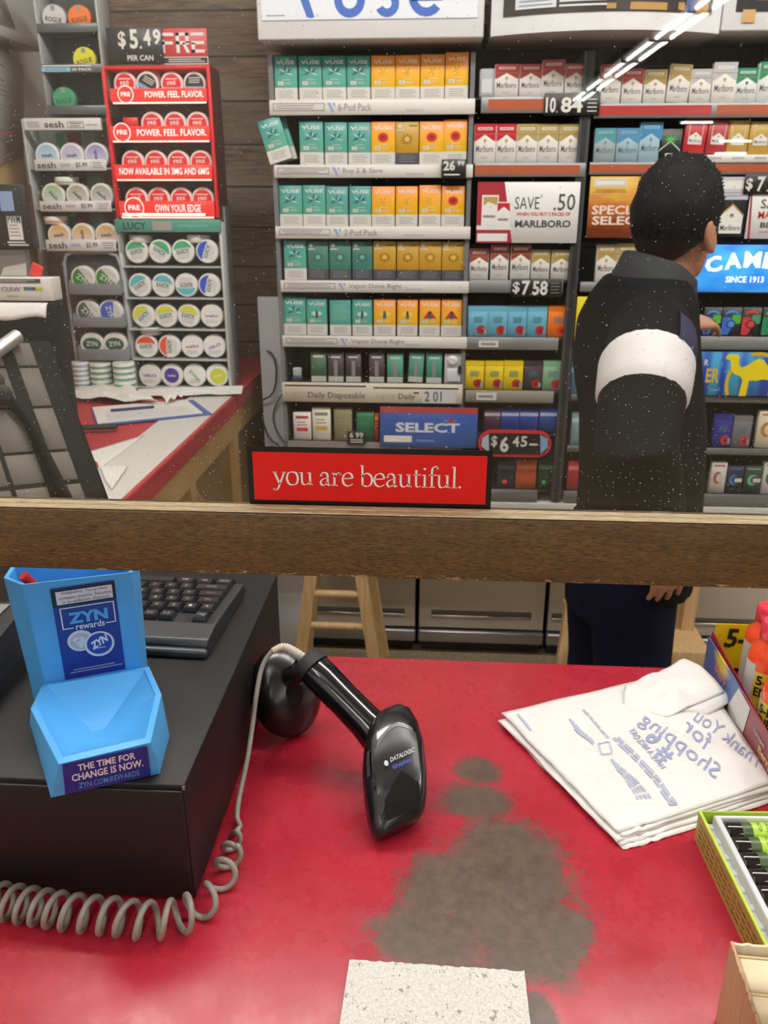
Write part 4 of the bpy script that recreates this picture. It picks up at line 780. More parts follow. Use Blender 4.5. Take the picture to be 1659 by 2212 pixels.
for i in range(26):
    a0, a1 = pi * 1.14 - i * pi * 1.1 / 26, pi * 1.14 - (i + 1) * pi * 1.1 / 26
    if not (1.86 < a0 < 2.75): b.flat([rp(a0, 1), rp(a1, 1), rp(a1, .88), rp(a0, .88)], -.0006, gd)
b.build('ring', o)
b = B(); e0, e1 = q(512, 520), q(685, 335); b.text('ER', e0[0], e1[0], e0[1], e1[1], -.0008, M('er_gold', '#d9b948', .4), .03); e0, e1 = q(470, 300), q(520, 220); b.text('R', e0[0], e1[0], e0[1], e1[1], -.0008, WHITE, .02); e0, e1 = q(575, 630), q(720, 600); b.lines(e0[0], e1[0], e0[1], e1[1], 1, -.0008, M('camel_small', '#7fa6dc', .5), .6); b.build('lettering', o)
# SELECT card, oval price sign, yellow card
o, w, h = card('promotion_card', 'blue card reading SELECT with a red top edge on the lowest shelf', (821, 1031, 880, 967), YC - .004, grad('select_blue', '#3a68bb', '#33509c', 0, .12))
b = B(); b.rect(-w / 2, w / 2, h * .86, h, -.0006, M('select_red', '#b04348', .45)); b.rect(-w * .46, -w * .17, h * .13, h * .29, -.0006, WHITE); b.rect(-w * .12, w * .06, h * .15, h * .2, -.0006, M('select_line', '#6f8fc8', .5)); b.ell(w * .23, h * .68, w * .025, h * .06, -.0006, M('select_red', '#b04348')); b.lines(w * .15, w * .31, h * .64, h * .72, 1, -.0005, M('select_line', '#6f8fc8'), .6); b.build('printed_panel', o)
b = B(); b.text('SELECT', -w * .34, w * .32, h * .38, h * .62, -.0008, M('select_white', '#dfe4ee', .5), .035); b.build('lettering', o)
x0, x1, y0, y1 = zb_(126), zb_(512), yb_(1050), yb_(1190); q = PY((x0 + x1) / 2, y1, YC - .014); h = PY((x0 + x1) / 2, y0, YC - .014).z - q.z; w = PY(x1, 960, YC).x - PY(x0, 960, YC).x
t = thing('price_sign', 'red oval price sign reading $6.45 beside the blue SELECT card', 'sign', (PY((x0 + x1) / 2, 960, YC).x, YC - .014, q.z))
def oval(w, h, n=10): return [(w / 2 - h / 2 + h / 2 * cos(a), h / 2 * sin(a)) for a in [-pi / 2 + pi * i / n for i in range(n + 1)]] + [(-w / 2 + h / 2 + h / 2 * cos(a), h / 2 * sin(a)) for a in [pi / 2 + pi * i / n for i in range(n + 1)]]
b = B(); b.T = Matrix.Translation((0, 0, h / 2)); b.prism(oval(w, h), 0, .006, M('oval_red', '#d3232f', .4)); b.build('rim', t)
b = B(); b.T = Matrix.Translation((0, 0, h / 2)); b.prism(oval(w * .93, h * .78), -.002, .002, M('oval_black', '#17171b', .4)); b.build('panel', t)
b = B(); b.T = Matrix.Translation((0, 0, h / 2)); b.flat([(-w * .455, -h * .1), (-w * .34, -h * .36), (-w * .36, h * .36), (-w * .44, h * .22)], -.0026, M('oval_pale', '#b9c3d6', .4)); b.flat([(w * .455, -h * .1), (w * .36, -h * .36), (w * .34, h * .36), (w * .44, h * .22)], -.0026, M('oval_blue', '#8aa8d2', .4))
b.text('$', -w * .32, -w * .24, -h * .14, h * .3, -.003, dig, .02); b.text('6', -w * .2, -w * .08, -h * .32, h * .28, -.003, dig, .03); b.text('4', -w * .03, w * .06, -h * .1, h * .3, -.003, dig, .02); b.text('5', w * .08, w * .17, -h * .1, h * .3, -.003, dig, .02); b.rect(w * .2, w * .31, -h * .04, h * .03, -.003, dig); b.build('lettering', t)
o, w, h = card('promotion_card', 'tall yellow card peeking out behind the clerk\'s back', (1244, 1300, 641, 737), YC - .004, M('card_yellow', '#e6cf12', .45))

# ------------------------------------------------------------------ grey cabinets under the racks
cabm = M('cabinet_taupe', '#d0c8bc', .4, 0); cabd = M('cabinet_dark', '#3a3a3b', .6); chrome = M('chrome', '#d4d5d6', .18, 1.0)
for i, (x0, x1) in enumerate(((-.504, -.064), (-.055, .400), (.41, .80), (.81, 1.25))):
    t = thing('base_cabinet', 'taupe steel cabinet with slot handle and silver kick rail, %s from the side counter' % ORD[i], 'cabinet', ((x0 + x1) / 2, 2.72, 0), 0, 'base cabinets under the racks')
    w = x1 - x0
    B().box(-w / 2, w / 2, .006, .37, .10, .66, cabd, .002).build('body', t)
    d = B().box(-w / 2 + .003, w / 2 - .003, -.008, .006, .112, .655, cabm, .003).build('door', t)
    b = B(); b.box(-.18, .18, -.0095, -.0075, .160, .185, M('slot_shadow', '#5c574f', .5), .0005, 1); b.box(-.18, .18, -.014, -.008, .157, .166, chrome, .002); b.build('handle', d)
    b = B(); b.box(-w / 2, w / 2, -.02, .02, .056, .104, M('kick_silver', '#a9aaab', .3, .8), .008); b.build('kick_rail', t)
    B().box(-w / 2 + .01, w / 2 - .01, .03, .36, 0, .10, cabd).build('plinth', t)
t = thing('shelf_plinth', 'white ledge above the cabinets carrying the racks', 'ledge', (0, 0, 0))
b = B(); b.box(-.40, 1.08, 2.45, 3.09, .662, .698, M('ledge_white', '#d4d4d2', .4), .003); b.build('top', t)
# light grey board with hanging cables beside the pod rack
x0, x1 = PY(566, 800, 2.60).x, PY(612, 800, 2.60).x
t = thing('partition_board', 'pale grey board with hanging cables beside the pod box rack', 'board', ((x0 + x1) / 2, 2.68, 0)); w = x1 - x0
B().box(-w / 2 - .02, w / 2 + .05, 0, .02, 0, PY(580, 642, 2.68).z, M('board_grey', '#d6d7da', .6, var=.1, vscale=6)).build('board', t)
b = B(); cz = 1.2
b.tube([(-.03 + .03 * sin(i * .5), -.008 - .012 * abs(sin(i * .3)), 1.12 - i * .022 + .02 * sin(i * .9)) for i in range(16)], .003, BLACK, 6); b.build('cable', t)
b = B(); b.tube([(.03 - .05 * sin(i * .28), -.008 - .008 * abs(cos(i * .3)), 1.0 - i * .018) for i in range(16)], .0028, M('cable_grey', '#56585c', .5), 6); b.build('cable', t)
# ------------------------------------------------------------------ side counter along the wall
a_ = PZ(530, 838, COUNTER); b_ = PZ(240, 1080, COUNTER)
t = thing('side_counter', 'red topped side counter with a pale edge strip and plywood underframe', 'counter', (0, 0, 0))
SX = -.605
B().box(XL + .005, SX - .0, 1.25, 3.08, COUNTER - .008, COUNTER, M('side_red', '#b3343c', .4, var=.1), .001).build('countertop', t)
B().box(SX - .006, SX, 1.25, 3.08, COUNTER - .05, COUNTER - .008, M('edge_red', '#a3222c', .4)).build('edge_band', t)
B().box(SX - .13, SX - .008, 1.3, 2.50, COUNTER + .0002, COUNTER + .0022, M('pale_strip', '#d6d4cf', .5)).build('edge_strip', t)
ply = M('plywood', '#b08c5a', .6, var=.15, vscale=8)
B().box(SX - .05, SX - .012, 1.3, 3.0, COUNTER - .13, COUNTER - .05, ply).build('apron', t)
for y in (1.45, 1.95, 2.42): B().box(SX - .055, SX - .012, y, y + .045, 0, COUNTER - .13, ply).build('leg', t)
B().box(SX - .05, SX - .03, 2.0, 2.96, .25, COUNTER - .13, M('plywood_dark', '#7d6238', .6, var=.15)).build('side_panel', t)
b = B(); b.tube([(SX - .03, 1.98, COUNTER - .14), (SX - .03, 2.4, .55)], .018, ply, 4); b.build('brace', t)

# ------------------------------------------------------------------ round tins (radius 0.034)
def tin(key, base, face, draw):
    def mk():
        b = B(); R_ = .034
        b.lathe([(R_ * .97, .022), (R_, .021), (R_, .003), (R_ * .985, .0005), (R_ * .93, 0)], base, 26, (0, 0, 0), 'y'); o = b.build('nicotine_tin')
        b = B(); b.lathe([(R_ * .9, .0), (R_ * .9, -.0004)], face, 24, (0, 0, 0), 'y', False); b.build('lid_print', o)
        b = B(); draw(b)
        if b.v: b.build('lettering', o)
        return o
    return mk
wb = M('tin_white', '#e9e8e4', .35)
tints = {}
def half(b, col, ang, band=.0): # coloured part of the lid on one side of a chord
    n = 14; r = .0285; pts = [(r * cos(a), r * sin(a)) for a in [ang - pi * .5 + .25 + (pi - .5) * i / n for i in range(n + 1)]]
    b.flat(pts, -.0006, M('tinc' + col, col, .4))
def word(b, txt, m, w=.04, h=.012, rot=0.0, z=0, box=None):
    if box: b.T = Matrix.Rotation(-rot, 4, 'Y'); b.rect(-w * .58, w * .58, z - h * .85, z + h * .85, -.0008, M('tinbox' + box, box, .5)); b.T = Matrix()
    b.T = Matrix.Rotation(-rot, 4, 'Y'); b.text(txt, -w / 2, w / 2, z - h / 2, z + h / 2, -.001, m, .02); b.T = Matrix()
def bandlines(b, rot=0, z=-.016, m=None):
    b.T = Matrix.Rotation(-rot, 4, 'Y'); b.lines(-.02, .02, z - .006, z + .006, 3, -.0007, m or M('tin_small', '#b9bab6', .6), .35); b.T = Matrix()
def lucy(col, rot): return lambda b: (half(b, col, pi / 2 + rot), word(b, 'LUCY', INK, .036, .011, rot, 0, '#cfd8cf'), bandlines(b, rot))
def on_(col, rot): return lambda b: (b.flat([(.0285 * cos(a), .0285 * sin(a)) for a in [pi * 1.2 + rot - 1.85 + 3.7 * i / 16 for i in range(17)]], -.0006, M('tinc' + col, col, .4)), word(b, 'ZYN', wb, .036, .015, -.65 + rot, -.002), bandlines(b, -.7 + rot, .018))
def onf(col, rot): return lambda b: (b.ell(0, .002, .026, .018, -.0006, M('tinc' + col, col, .4)), word(b, 'ZYN', wb, .032, .013, rot, .003))
def rogue(ink, rot): return lambda b: (word(b, 'ROGUE', ink, .046, .013, rot, -.004), b.rect(-.006, .006, .018, .03, -.0008, GREY), bandlines(b, rot, -.022, wb))
def fre(acc, rot): return lambda b: (b.ell(0, 0, .0275, .0275, -.0006, M('fre_red', '#d8232c', .35), 22), word(b, 'FRE', wb, .026, .010, rot, .003), b.rect(-.018, .018, .013, .0155, -.0009, wb), b.flat([(-.0265, -.008), (.0265, -.008), (.024, -.014), (-.024, -.014)], -.0009, M('fre' + acc, acc, .4)))
def sesh(col, rot): return lambda b: (b.ell(0, 0, .028, .028, -.0006, grad('sesh' + col, '#e6e2ea', col, -.03, .03), 22), word(b, 'sesh', INK, .030, .010, rot, .002))
def fre_blk(acc): return lambda b: (b.ell(0, 0, .0275, .0275, -.0006, M('fre_black', '#26262a', .35), 22), b.flat([(-.0265, -.006), (.0265, -.006), (.02, -.018), (-.02, -.018)], -.0009, M('fre' + acc, acc, .4)), b.lines(-.018, .02, .002, .02, 3, -.0009, PALE, .4))
def faint(col, txt, rot): return lambda b: (word(b, txt, M('tinf' + col, col, .5), .040, .009, rot, .0), bandlines(b, 0, -.017))
YT = 2.5
def puttin(key, base, face, draw, px, py, r, label, group, Y=YT, lean=0.0, rot=0.0):
    if key not in protos: o = protos[key] = tin(key, base, face, draw)()
    else: o = dup(protos[key])
    p = PY(px, py, Y); s = (PY(px + r, py, Y).x - PY(px - r, py, Y).x) / .068
    o.location = p; o.scale = (s, 1, s); o.rotation_euler = (lean, rot, 0); tag(o, label, 'tin', group); return o

# ---- dark rack of ROGUE tins
smoke = M('rack_smoke', '#55585a', .35); smoked = M('rack_smoke_dark', '#303335', .4); edge_l = M('rack_edge', '#9fa2a2', .35)
def rackbox(name, label, cat, x0, x1, y0, y1, z0, z1, side, back, wall=.006, top=True):
    t = thing(name, label, cat, ((x0 + x1) / 2, y0, z0)); w = x1 - x0; h = z1 - z0; d = y1 - y0
    B().box(-w / 2, w / 2, d - .004, d, 0, h, back).build('back_panel', t)
    for sx in (-1, 1): B().box(sx * w / 2 - (wall if sx > 0 else 0), sx * w / 2 + (wall if sx < 0 else 0), 0, d - .004, 0, h, side, .001, 1).build('side_panel', t)
    return t, w, h, d
def ledge(t, w, d, z, front_h, m, deckmat, inset=.006):
    s = B().box(-w / 2 + inset, w / 2 - inset, .004, d - .004, z - .004, z, deckmat).build('shelf', t)
    B().box(-w / 2 + inset * .5, w / 2 - inset * .5, -.004, .002, z - .006, z + front_h, m, .001, 1).build('lip', s)
    return s
xa, xb = PY(90, 140, YT).x, PY(224, 140, YT).x; zb = PY(150, 250, YT).z
t, w, h, d = rackbox('tin_rack', 'tall smoky grey rack holding four tins, above the white strip', 'tin rack', xa, xb, YT - .005, YT + .09, zb, 2.12, edge_l, smoked)
X0, Y0, Z0 = t.location
for y0, y1 in ((51, 71), (139, 158), (228, 248)):
    zz = PY(150, y1, YT).z - Z0; s = ledge(t, w, d, zz + .006, PY(150, y0, YT).z - PY(150, y1, YT).z - .006, smoke, smoked)
    if y0 == 139:
        zt = PY(150, 142, YT).z - Z0; zbm = PY(150, 156, YT).z - Z0; b = B(); b.rect(-w * .47, w * .32, zt - .003, zt, -.0056, wb); b.rect(-w * .49, -w * .02, zbm, zt - .005, -.0056, M('rogue_blue', '#8fc3dc', .5)); b.text('ROGUE', -w * .42, -w * .08, zbm + .003, zt - .008, -.006, M('rogue_ink', '#4f7c93', .5), .02); b.text('20 PACK', 0, w * .33, zbm + .002, zt - .007, -.006, wb, .02); b.build('lettering', s)
for key, base, face, ink, px, py, r, nm, rot in (('ro1', M('rogue_grey', '#b9b9b6', .35), M('rogue_face', '#c9c9c5', .4), INK, 116, 39, 26, 'grey tin with an orange stripe, topmost shelf of the smoky rack', -.15), ('ro2', M('rogue_or', '#e8762a', .4), M('rogue_or', '#e8762a'), M('rogue_brown', '#5d2c12', .5), 171, 39, 25, 'orange tin beside the grey one, topmost shelf of the smoky rack', .12), ('ro3', M('rogue_ye', '#dfd92c', .4), M('rogue_ye', '#dfd92c'), INK, 182, 129, 24.5, 'yellow tin alone on the second shelf of the smoky rack', .2), ('ro4', M('rogue_gr', '#3d9468', .4), M('rogue_gr', '#3d9468'), M('rogue_dkgr', '#1e4a34', .5), 138, 215, 24.5, 'green tin alone on the third shelf of the smoky rack', .12)):
    puttin(key, base, face, rogue(ink, rot), px, py, r, nm, 'tins in the smoky rack', YT + .012)
# ---- clear rack of SESH tins
xa, xb = PY(66, 400, YT).x, PY(250, 400, YT).x; zb = PY(170, 545, YT).z; zt = PY(140, 257, YT).z
t, w, h, d = rackbox('tin_rack', 'clear rack of pale tins under a white strip with sesh lettering', 'tin rack', xa, xb, YT - .005, YT + .09, zb, zt, M('rack_clear', '#a9adab', .25), M('rack_back_grey', '#77807e', .4))
X0, Y0, Z0 = t.location
b = B()
for u0, u1, cc in ((.22, .30, '#3f7a55'), (.36, .52, '#7d2a34'), (.52, .68, '#8e979c'), (.74, .86, '#8a2f38')): b.rect(-w / 2 + w * u0, -w / 2 + w * u1, .01, h - .03, d - .0045, M('stripe' + cc, cc, .5))
b.build('printed_back', t)
def sesh_strip(s, x0, x1, z0, z1, y):
    p = B().box(x0, x1, y, y + .003, z0, z1, M('sesh_white', '#dddcd8', .4), .0006, 1).build('price_strip', s); W = x1 - x0; hh = z1 - z0
    b = B(); b.text('sesh', x0 + W * .04, x0 + W * .30, z0 + hh * .22, z0 + hh * .78, y - .0006, INK, .01); b.rect(x0 + W * .36, x0 + W * .5, z0 + hh * .35, z0 + hh * .65, y - .0006, M('sesh_tag', '#b9b0cc', .5)); b.text('$5.99', x0 + W * .58, x0 + W * .74, z0 + hh * .25, z0 + hh * .75, y - .0006, INK, .01); b.frame(x0 + W * .79, x0 + W * .98, z0 + hh * .12, z0 + hh * .88, .001, y - .0006, M('sesh_frame', '#c8a9a4', .5)); b.lines(x0 + W * .81, x0 + W * .97, z0 + hh * .2, z0 + hh * .8, 3, y - .0006, M('tag_ink', '#8a8a90'), .4); b.build('lettering', p)
for (y0, y1, xx0, xx1) in ((345, 369, 78, 232), (434, 457, 90, 243), (517, 542, 103, 253)):
    z0_, z1_ = PY(150, y1, YT).z - Z0, PY(150, y0, YT).z - Z0; s = B().box(-w / 2 + .006, w / 2 - .006, .004, d - .004, z0_ + .004, z0_ + .008, M('rack_clear', '#a9adab')).build('shelf', t)
    c0 = PY(xx0, (y0 + y1) / 2, YT).x - X0; c1 = PY(xx1, (y0 + y1) / 2, YT).x - X0; sesh_strip(s, c0, c1, z0_, z1_, -.006)
q0, q1 = PY(57, 268, YT).x - X0, PY(222, 268, YT).x - X0; z0_, z1_ = PY(140, 282, YT).z - Z0, PY(140, 256, YT).z - Z0
p = B().box(q0, q1, -.012, .0, z0_, z1_, M('sesh_white', '#dddcd8'), .001).build('header_strip', t); W = q1 - q0; hh = z1_ - z0_
b = B(); b.text('sesh', q0 + W * .27, q0 + W * .52, z0_ + hh * .2, z0_ + hh * .75, -.0126, INK, .02); b.lines(q0 + W * .04, q0 + W * .22, z0_ + hh * .2, z0_ + hh * .75, 4, -.0126, M('tag_ink', '#8a8a90'), .35); b.frame(q0 + W * .57, q0 + W * .78, z0_ + hh * .18, z0_ + hh * .72, .0012, -.0126, INK); b.lines(q0 + W * .6, q0 + W * .76, z0_ + hh * .25, z0_ + hh * .65, 2, -.0126, INK, .3); b.lines(q0 + W * .8, q0 + W * .97, z0_ + hh * .35, z0_ + hh * .5, 1, -.0126, M('tag_ink', '#8a8a90'), .5); b.build('lettering', p)
SE = [(337, [(102, '#8fc0e4', 0), (155, '#b9b4dc', 0), (208, '#8f8cd0', pi / 2)], 26, 'top'), (423, [(115, '#8fbf7f', -.9), (167, '#a8a07a', -.8), (219, '#9aa588', -.7)], 25, 'middle'), (509, [(128, '#e2ac3c', .1), (179, '#e3b04a', pi / 2), (230, '#dfae44', 0)], 25, 'lowest')]
cn = [['sky blue', 'lilac', 'violet and white'], ['green', 'olive', 'grey green'], ['amber', 'amber and white', 'amber']]
for ri, (py, lst, r, nm) in enumerate(SE):
    for ci, (px, col, rot) in enumerate(lst): puttin('se' + col, wb, M('sesh_face', '#e8e6e2', .4), sesh(col, rot), px, py, r, '%s tin, %s from the side wall, %s row of the clear rack' % (cn[ri][ci], ORD[ci], nm), 'pale tins in the clear rack', YT + .008)
def flattin(px, py, Y, rw, c, label, hgt=.022, grp='tins lying flat'):
    p = PY(px, py, Y); t = thing('nicotine_tin', label, 'tin', p, 0, grp); rr = rw
    b = B(); b.lathe([(rr * .93, 0), (rr, .001), (rr, hgt * .5)], wb, 24); b.build('base', t); b = B(); b.lathe([(rr * 1.01, hgt * .5), (rr * 1.01, hgt - .001), (rr * .96, hgt)], wb, 24); b.build('lid', t); b = B(); b.lathe([(rr * 1.004, hgt * .18), (rr * 1.004, hgt * .46)], c, 24, cap=False); b.build('label_band', t); return t
flattin(146, 400, YT + .035, .034, M('flat_green', '#a8b98a', .5), 'white tin lying flat above the green tins of the clear rack')
flattin(123, 484, YT + .035, .034, M('flat_tan', '#c79a6b', .5), 'white tin with a tan band lying above the amber tins')

# ---- red glowing FRE rack
xa, xb = PY(236, 300, YT).x, PY(464, 300, YT).x; zb = PY(360, 470, YT).z; zt = PY(340, 142, YT).z
rg = M('acrylic_red', '#c41f27', .25, emit=.22); rgl = M('acrylic_red_glow', '#e0332f', .2, emit=.5); rin = M('acrylic_dark', '#5b1418', .35)
t, w, h, d = rackbox('lit_tin_rack', 'glowing red four shelf rack of tins with white slogans', 'tin rack', xa, xb, YT - .004, YT + .10, zb, zt, rin, rin, .006)
X0, Y0, Z0 = t.location
B().box(-w / 2, w / 2, 0, d, h - .008, h, rg, .001).build('top_panel', t)
for sx in (-1, 1): B().box(sx * w / 2 - (.009 if sx > 0 else 0), sx * w / 2 + (.009 if sx < 0 else 0), -.004, .012, 0, h, rg, .001).build('front_post', t)
SLOGANS = [('POWER. FEEL. FLAVOR.', 192, 221, 243, 450, .36, True), ('POWER. FEEL. FLAVOR.', 273, 304, 243, 456, .27, True), ('NOW AVAILABLE IN 3MG AND 6MG', 356, 387, 252, 461, .05, False), ('OWN YOUR EDGE', 434, 468, 262, 466, .38, True)]
led = M('led_strip', '#ffc4b4', .3, emit=1.6)
for (txt, y0, y1, x0, x1, u0, disc) in SLOGANS:
    z0_, z1_ = PY(350, y1, YT).z - Z0, PY(350, y0, YT).z - Z0; s = B().box(-w / 2 + .009, w / 2 - .009, .004, d - .004, z0_ + .003, z0_ + .007, rin).build('shelf', t)
    c0, c1 = PY(x0, (y0 + y1) / 2, YT).x - X0, PY(x1, (y0 + y1) / 2, YT).x - X0
    p = B().box(c0, c1, -.012, -.006, z0_, z1_, rgl, .001).build('slogan_plate', s); W = c1 - c0; hh = z1_ - z0_
    b = B(); fw = M('fre_white', '#ffe9e2', .4, emit=.55); b.text(txt, c0 + W * u0, c0 + W * (.97 if txt[0] != 'O' else .86), z0_ + hh * .3, z0_ + hh * .78, -.0126, fw, .02)
    if disc:
        cx = c0 + W * (.16 if y0 < 200 or y0 > 400 else .12); b.ell(cx, z0_ + hh * .56, hh * .68, hh * .68, -.0126, fw, 24); b.ell(cx, z0_ + hh * .56, hh * .6, hh * .6, -.0128, rgl, 24); b.text('FRE', cx - hh * .4, cx + hh * .4, z0_ + hh * .42, z0_ + hh * .74, -.013, fw, .03)
    b.build('lettering', p)
    b = B(); b.box(c0 + .004, c1 - .004, -.011, -.005, z0_ - .0045, z0_ - .0005 if y0 < 400 else z0_ + .004, led, .0008, 1); b.build('light_strip', s)
    if y0 > 400: b = B(); b.box(c0 + W * .03, c0 + W * .9, -.0135, -.012, z0_ + .003, z0_ + .009, M('led_strip_low', '#ffe3d4', .3, emit=3.0), .0006, 1); b.build('light_strip', s)
FR = [(182, [(270, '#7fb9dc'), None, (371, '#7fb9dc'), (420, 'b')], 'top'), (268, [None, (329, '#5b8f6b'), (378, '#5b8f6b'), (427, '#5b8f6b')], 'second'), (351, [(287, '#5b8f6b'), (336, '#c0453f'), (385, '#bfd23a'), (434, '#bfd23a')], 'third'), (431, [(295, '#6fd0bd'), (343, '#6fd0bd'), (392, '#6fd0bd'), (438, '#6fd0bd')], 'lowest')]
an = {'#7fb9dc': 'red tin with a pale blue band', 'b': 'black and blue tin', '#5b8f6b': 'red tin with a dark green band', '#c0453f': 'all red tin', '#bfd23a': 'red tin with a lime band', '#6fd0bd': 'red tin with a mint band'}
for py, lst, nm in FR:
    for ci, e in enumerate(lst):
        if not e: continue
        px, acc = e; puttin('fr' + acc, M('fre_rim', '#e9d8d4', .35), M('fre_face', '#e6dedb', .4), fre(acc, .1) if acc != 'b' else fre_blk('#7fb9dc'), px, py, 24.5, '%s, %s from the smoky rack, %s glowing shelf' % (an[acc], ORD[ci], nm), 'tins in the glowing red rack', YT + .008)
puttin('frb2', M('fre_rim', '#e9d8d4'), M('fre_face', '#e6dedb'), fre_blk('#6fa9cc'), 318, 182, 24.5, 'black and blue tin in front, second on the top glowing shelf', 'tins in the glowing red rack', YT + .002, rot=.5)
puttin('fr#7fb9dc', None, None, None, 324, 179, 25, 'red and blue tin tucked behind the black one, top glowing shelf', 'tins in the glowing red rack', YT + .030, rot=.4)
q = PY(283, 276, YT + .01); o = B().box(-.021, .021, 0, .003, 0, .026, M('card_red', '#cf2a2e', .4), .0008, 1).build('shelf_card', None, (q.x, YT + .01, q.z)); tag(o, 'small blank red card standing on the second glowing shelf', 'card')
y = -.0006
o, w_, h_ = card('price_sign', 'black price sign reading $5.49 PER CAN on top of the glowing red rack', (231, 351, 59, 139), YT - .004, blk)
b = B(); b.text('$', -w_ * .29, -w_ * .15, h_ * .42, h_ * .9, y, dig, .02); b.text('5', -w_ * .08, w_ * .07, h_ * .42, h_ * .95, y, dig, .03); b.text('.', w_ * .09, w_ * .13, h_ * .42, h_ * .5, y, dig, .03); b.text('4', w_ * .17, w_ * .3, h_ * .5, h_ * .95, y, dig, .03); b.text('9', w_ * .34, w_ * .48, h_ * .52, h_ * .95, y, dig, .03); b.text('PER CAN', -w_ * .15, w_ * .32, h_ * .1, h_ * .25, y, dig, .02); b.build('lettering', o)
o, w_, h_ = card('header_card', 'red FRE header card behind the $5.49 price sign', (345, 448, 61, 139), YT + .004, M('fre_header', '#c3343a', .4))
b = B(); b.rect(-w_ * .5, w_ * .5, 0, h_ * .21, -.0006, WHITE); b.rect(-w_ * .48, w_ * .485, h_ * .025, h_ * .19, -.0008, blk); b.lines(-w_ * .4, w_ * .44, h_ * .05, h_ * .17, 2, -.001, PALE, .4); b.build('warning_panel', o)
b = B(); f_ = -.0008; hz0, hz1 = h_ * .32, h_ * .88; mid = (hz0 + hz1) / 2; sw_ = w_ * .07; bh = (hz1 - hz0) * .16
for x_, ch in ((-.46, 'F'), (-.15, 'R'), (.17, 'E')):
    x_ *= w_; L_ = w_ * .27
    if ch == 'F': b.rect(x_, x_ + L_, hz1 - bh, hz1, f_, dig); b.rect(x_, x_ + sw_, hz0, mid + bh, f_, dig); b.rect(x_, x_ + L_ * .9, mid - bh / 2, mid + bh / 2, f_, dig)
    if ch == 'R': b.rect(x_, x_ + sw_, hz0, hz1, f_, dig); b.rect(x_, x_ + L_, hz1 - bh, hz1, f_, dig); b.rect(x_ + L_ - sw_, x_ + L_, mid, hz1, f_, dig); b.rect(x_, x_ + L_, mid - bh / 2, mid + bh / 2, f_, dig); b.flat([(x_ + L_ * .45, mid), (x_ + L_ * .7, mid), (x_ + L_ * 1.05, hz0), (x_ + L_ * .78, hz0)], f_, dig)
    if ch == 'E': b.rect(x_, x_ + L_, hz1 - bh, hz1, f_, dig); b.rect(x_, x_ + sw_, hz0, mid, f_, dig); b.rect(x_, x_ + L_, mid - bh / 2, mid + bh / 2, f_, dig); b.rect(x_, x_ + L_, hz0, hz0 + bh, f_, dig)
b.build('lettering', o)
# wire rack behind the glowing rack
b = B(); q0 = PY(470, 180, 2.66); q1 = PY(487, 440, 2.66)
t = thing('wire_panel', 'dark wire panel on the plank wall beside the glowing rack', 'wire panel', (q0.x, 2.66, COUNTER + .001))
for i in range(9): b.box(-.09 + i * .012, -.0885 + i * .012, 0, .002, .0, q0.z - COUNTER - i * .012, M('wire_dark', '#4a4c4e', .4, .5))
for i in range(8): b.box(-.09, .02, .002, .004, .12 + i * .1, .122 + i * .1, _mats['wire_dark'])
b.build('grid', t)

# ---- grey-white LUCY rack
xa, xb = PY(266, 600, YT).x, PY(488, 680, YT).x; zb = COUNTER; zt = PY(360, 474, YT).z
t, w, h, d = rackbox('tin_rack', 'pale grey five shelf rack of white tins under a mint header strip', 'tin rack', xa - .004, xb + .004, YT - .004, YT + .10, zb + .001, zt, M('rack_pale', '#c2c4c3', .35), M('rack_back_dark', '#585a5a', .5), .008)
X0, Y0, Z0 = t.location
mint = M('mint_strip', '#4e9487', .45)
z0_, z1_ = PY(360, 501, YT).z - Z0, PY(360, 474, YT).z - Z0
p = B().box(-w / 2, w / 2, -.008, 0, z0_, z1_, mint, .001).build('header_strip', t)
b = B(); hh = z1_ - z0_; b.text('LUCY', -w * .42, -w * .2, z0_ + hh * .2, z0_ + hh * .8, -.0086, M('mint_ink', '#22433d', .5), .03); b.rect(-w * .14, w * .04, z0_ + hh * .15, z0_ + hh * .85, -.0086, M('mint_tag', '#a39b98', .5)); b.lines(w * .1, w * .4, z0_ + hh * .4, z0_ + hh * .6, 1, -.0086, M('mint_soft', '#5fb3a3', .5), .8); b.build('lettering', p)
B().box(-w / 2, w / 2, 0, d, h - .006, h, M('rack_pale', '#c2c4c3')).build('top_panel', t)
for py in (575.5, 643.5, 711, 775.5, 838): 
    zz = PY(370, py, YT).z - Z0; zz = max(zz, .004); B().box(-w / 2 + .008, w / 2 - .008, -.003, d - .004, zz - .0035, zz, M('rack_pale', '#c2c4c3')).build('shelf', t)
GRN, BLU_, CYA, YEL, ORA = '#45ab74', '#2f52c4', '#63bcc6', '#d9dc3f', '#e2532f'
LU = [(543, [(295, GRN, .15), (345, GRN, -.6), (395, GRN, .1), (447, BLU_, 1.2)], 'top', ['green', 'green', 'green', 'blue']), (616, [(302, CYA, .5), (352, CYA, -.2), (402, CYA, pi), (452, BLU_, 1.3)], 'second', ['aqua', 'aqua', 'aqua', 'blue']), (682, [(310, YEL, .7), (358, YEL, .15), (407, YEL, -.2), (457, '', 0)], 'third', ['yellow', 'yellow', 'yellow', 'white and lilac']), (748, [(316, ORA, 0), (366, ORA, 1.5), (415, '', 0), (463, '', .3)], 'fourth', ['orange', 'orange', 'white and brown', 'white and purple']), (811, [(324, '', 0), (371, '', 0), (420, '', -.8), (469, '', 0)], 'lowest', ['white and navy', 'purple', 'white and green', 'lime'])]
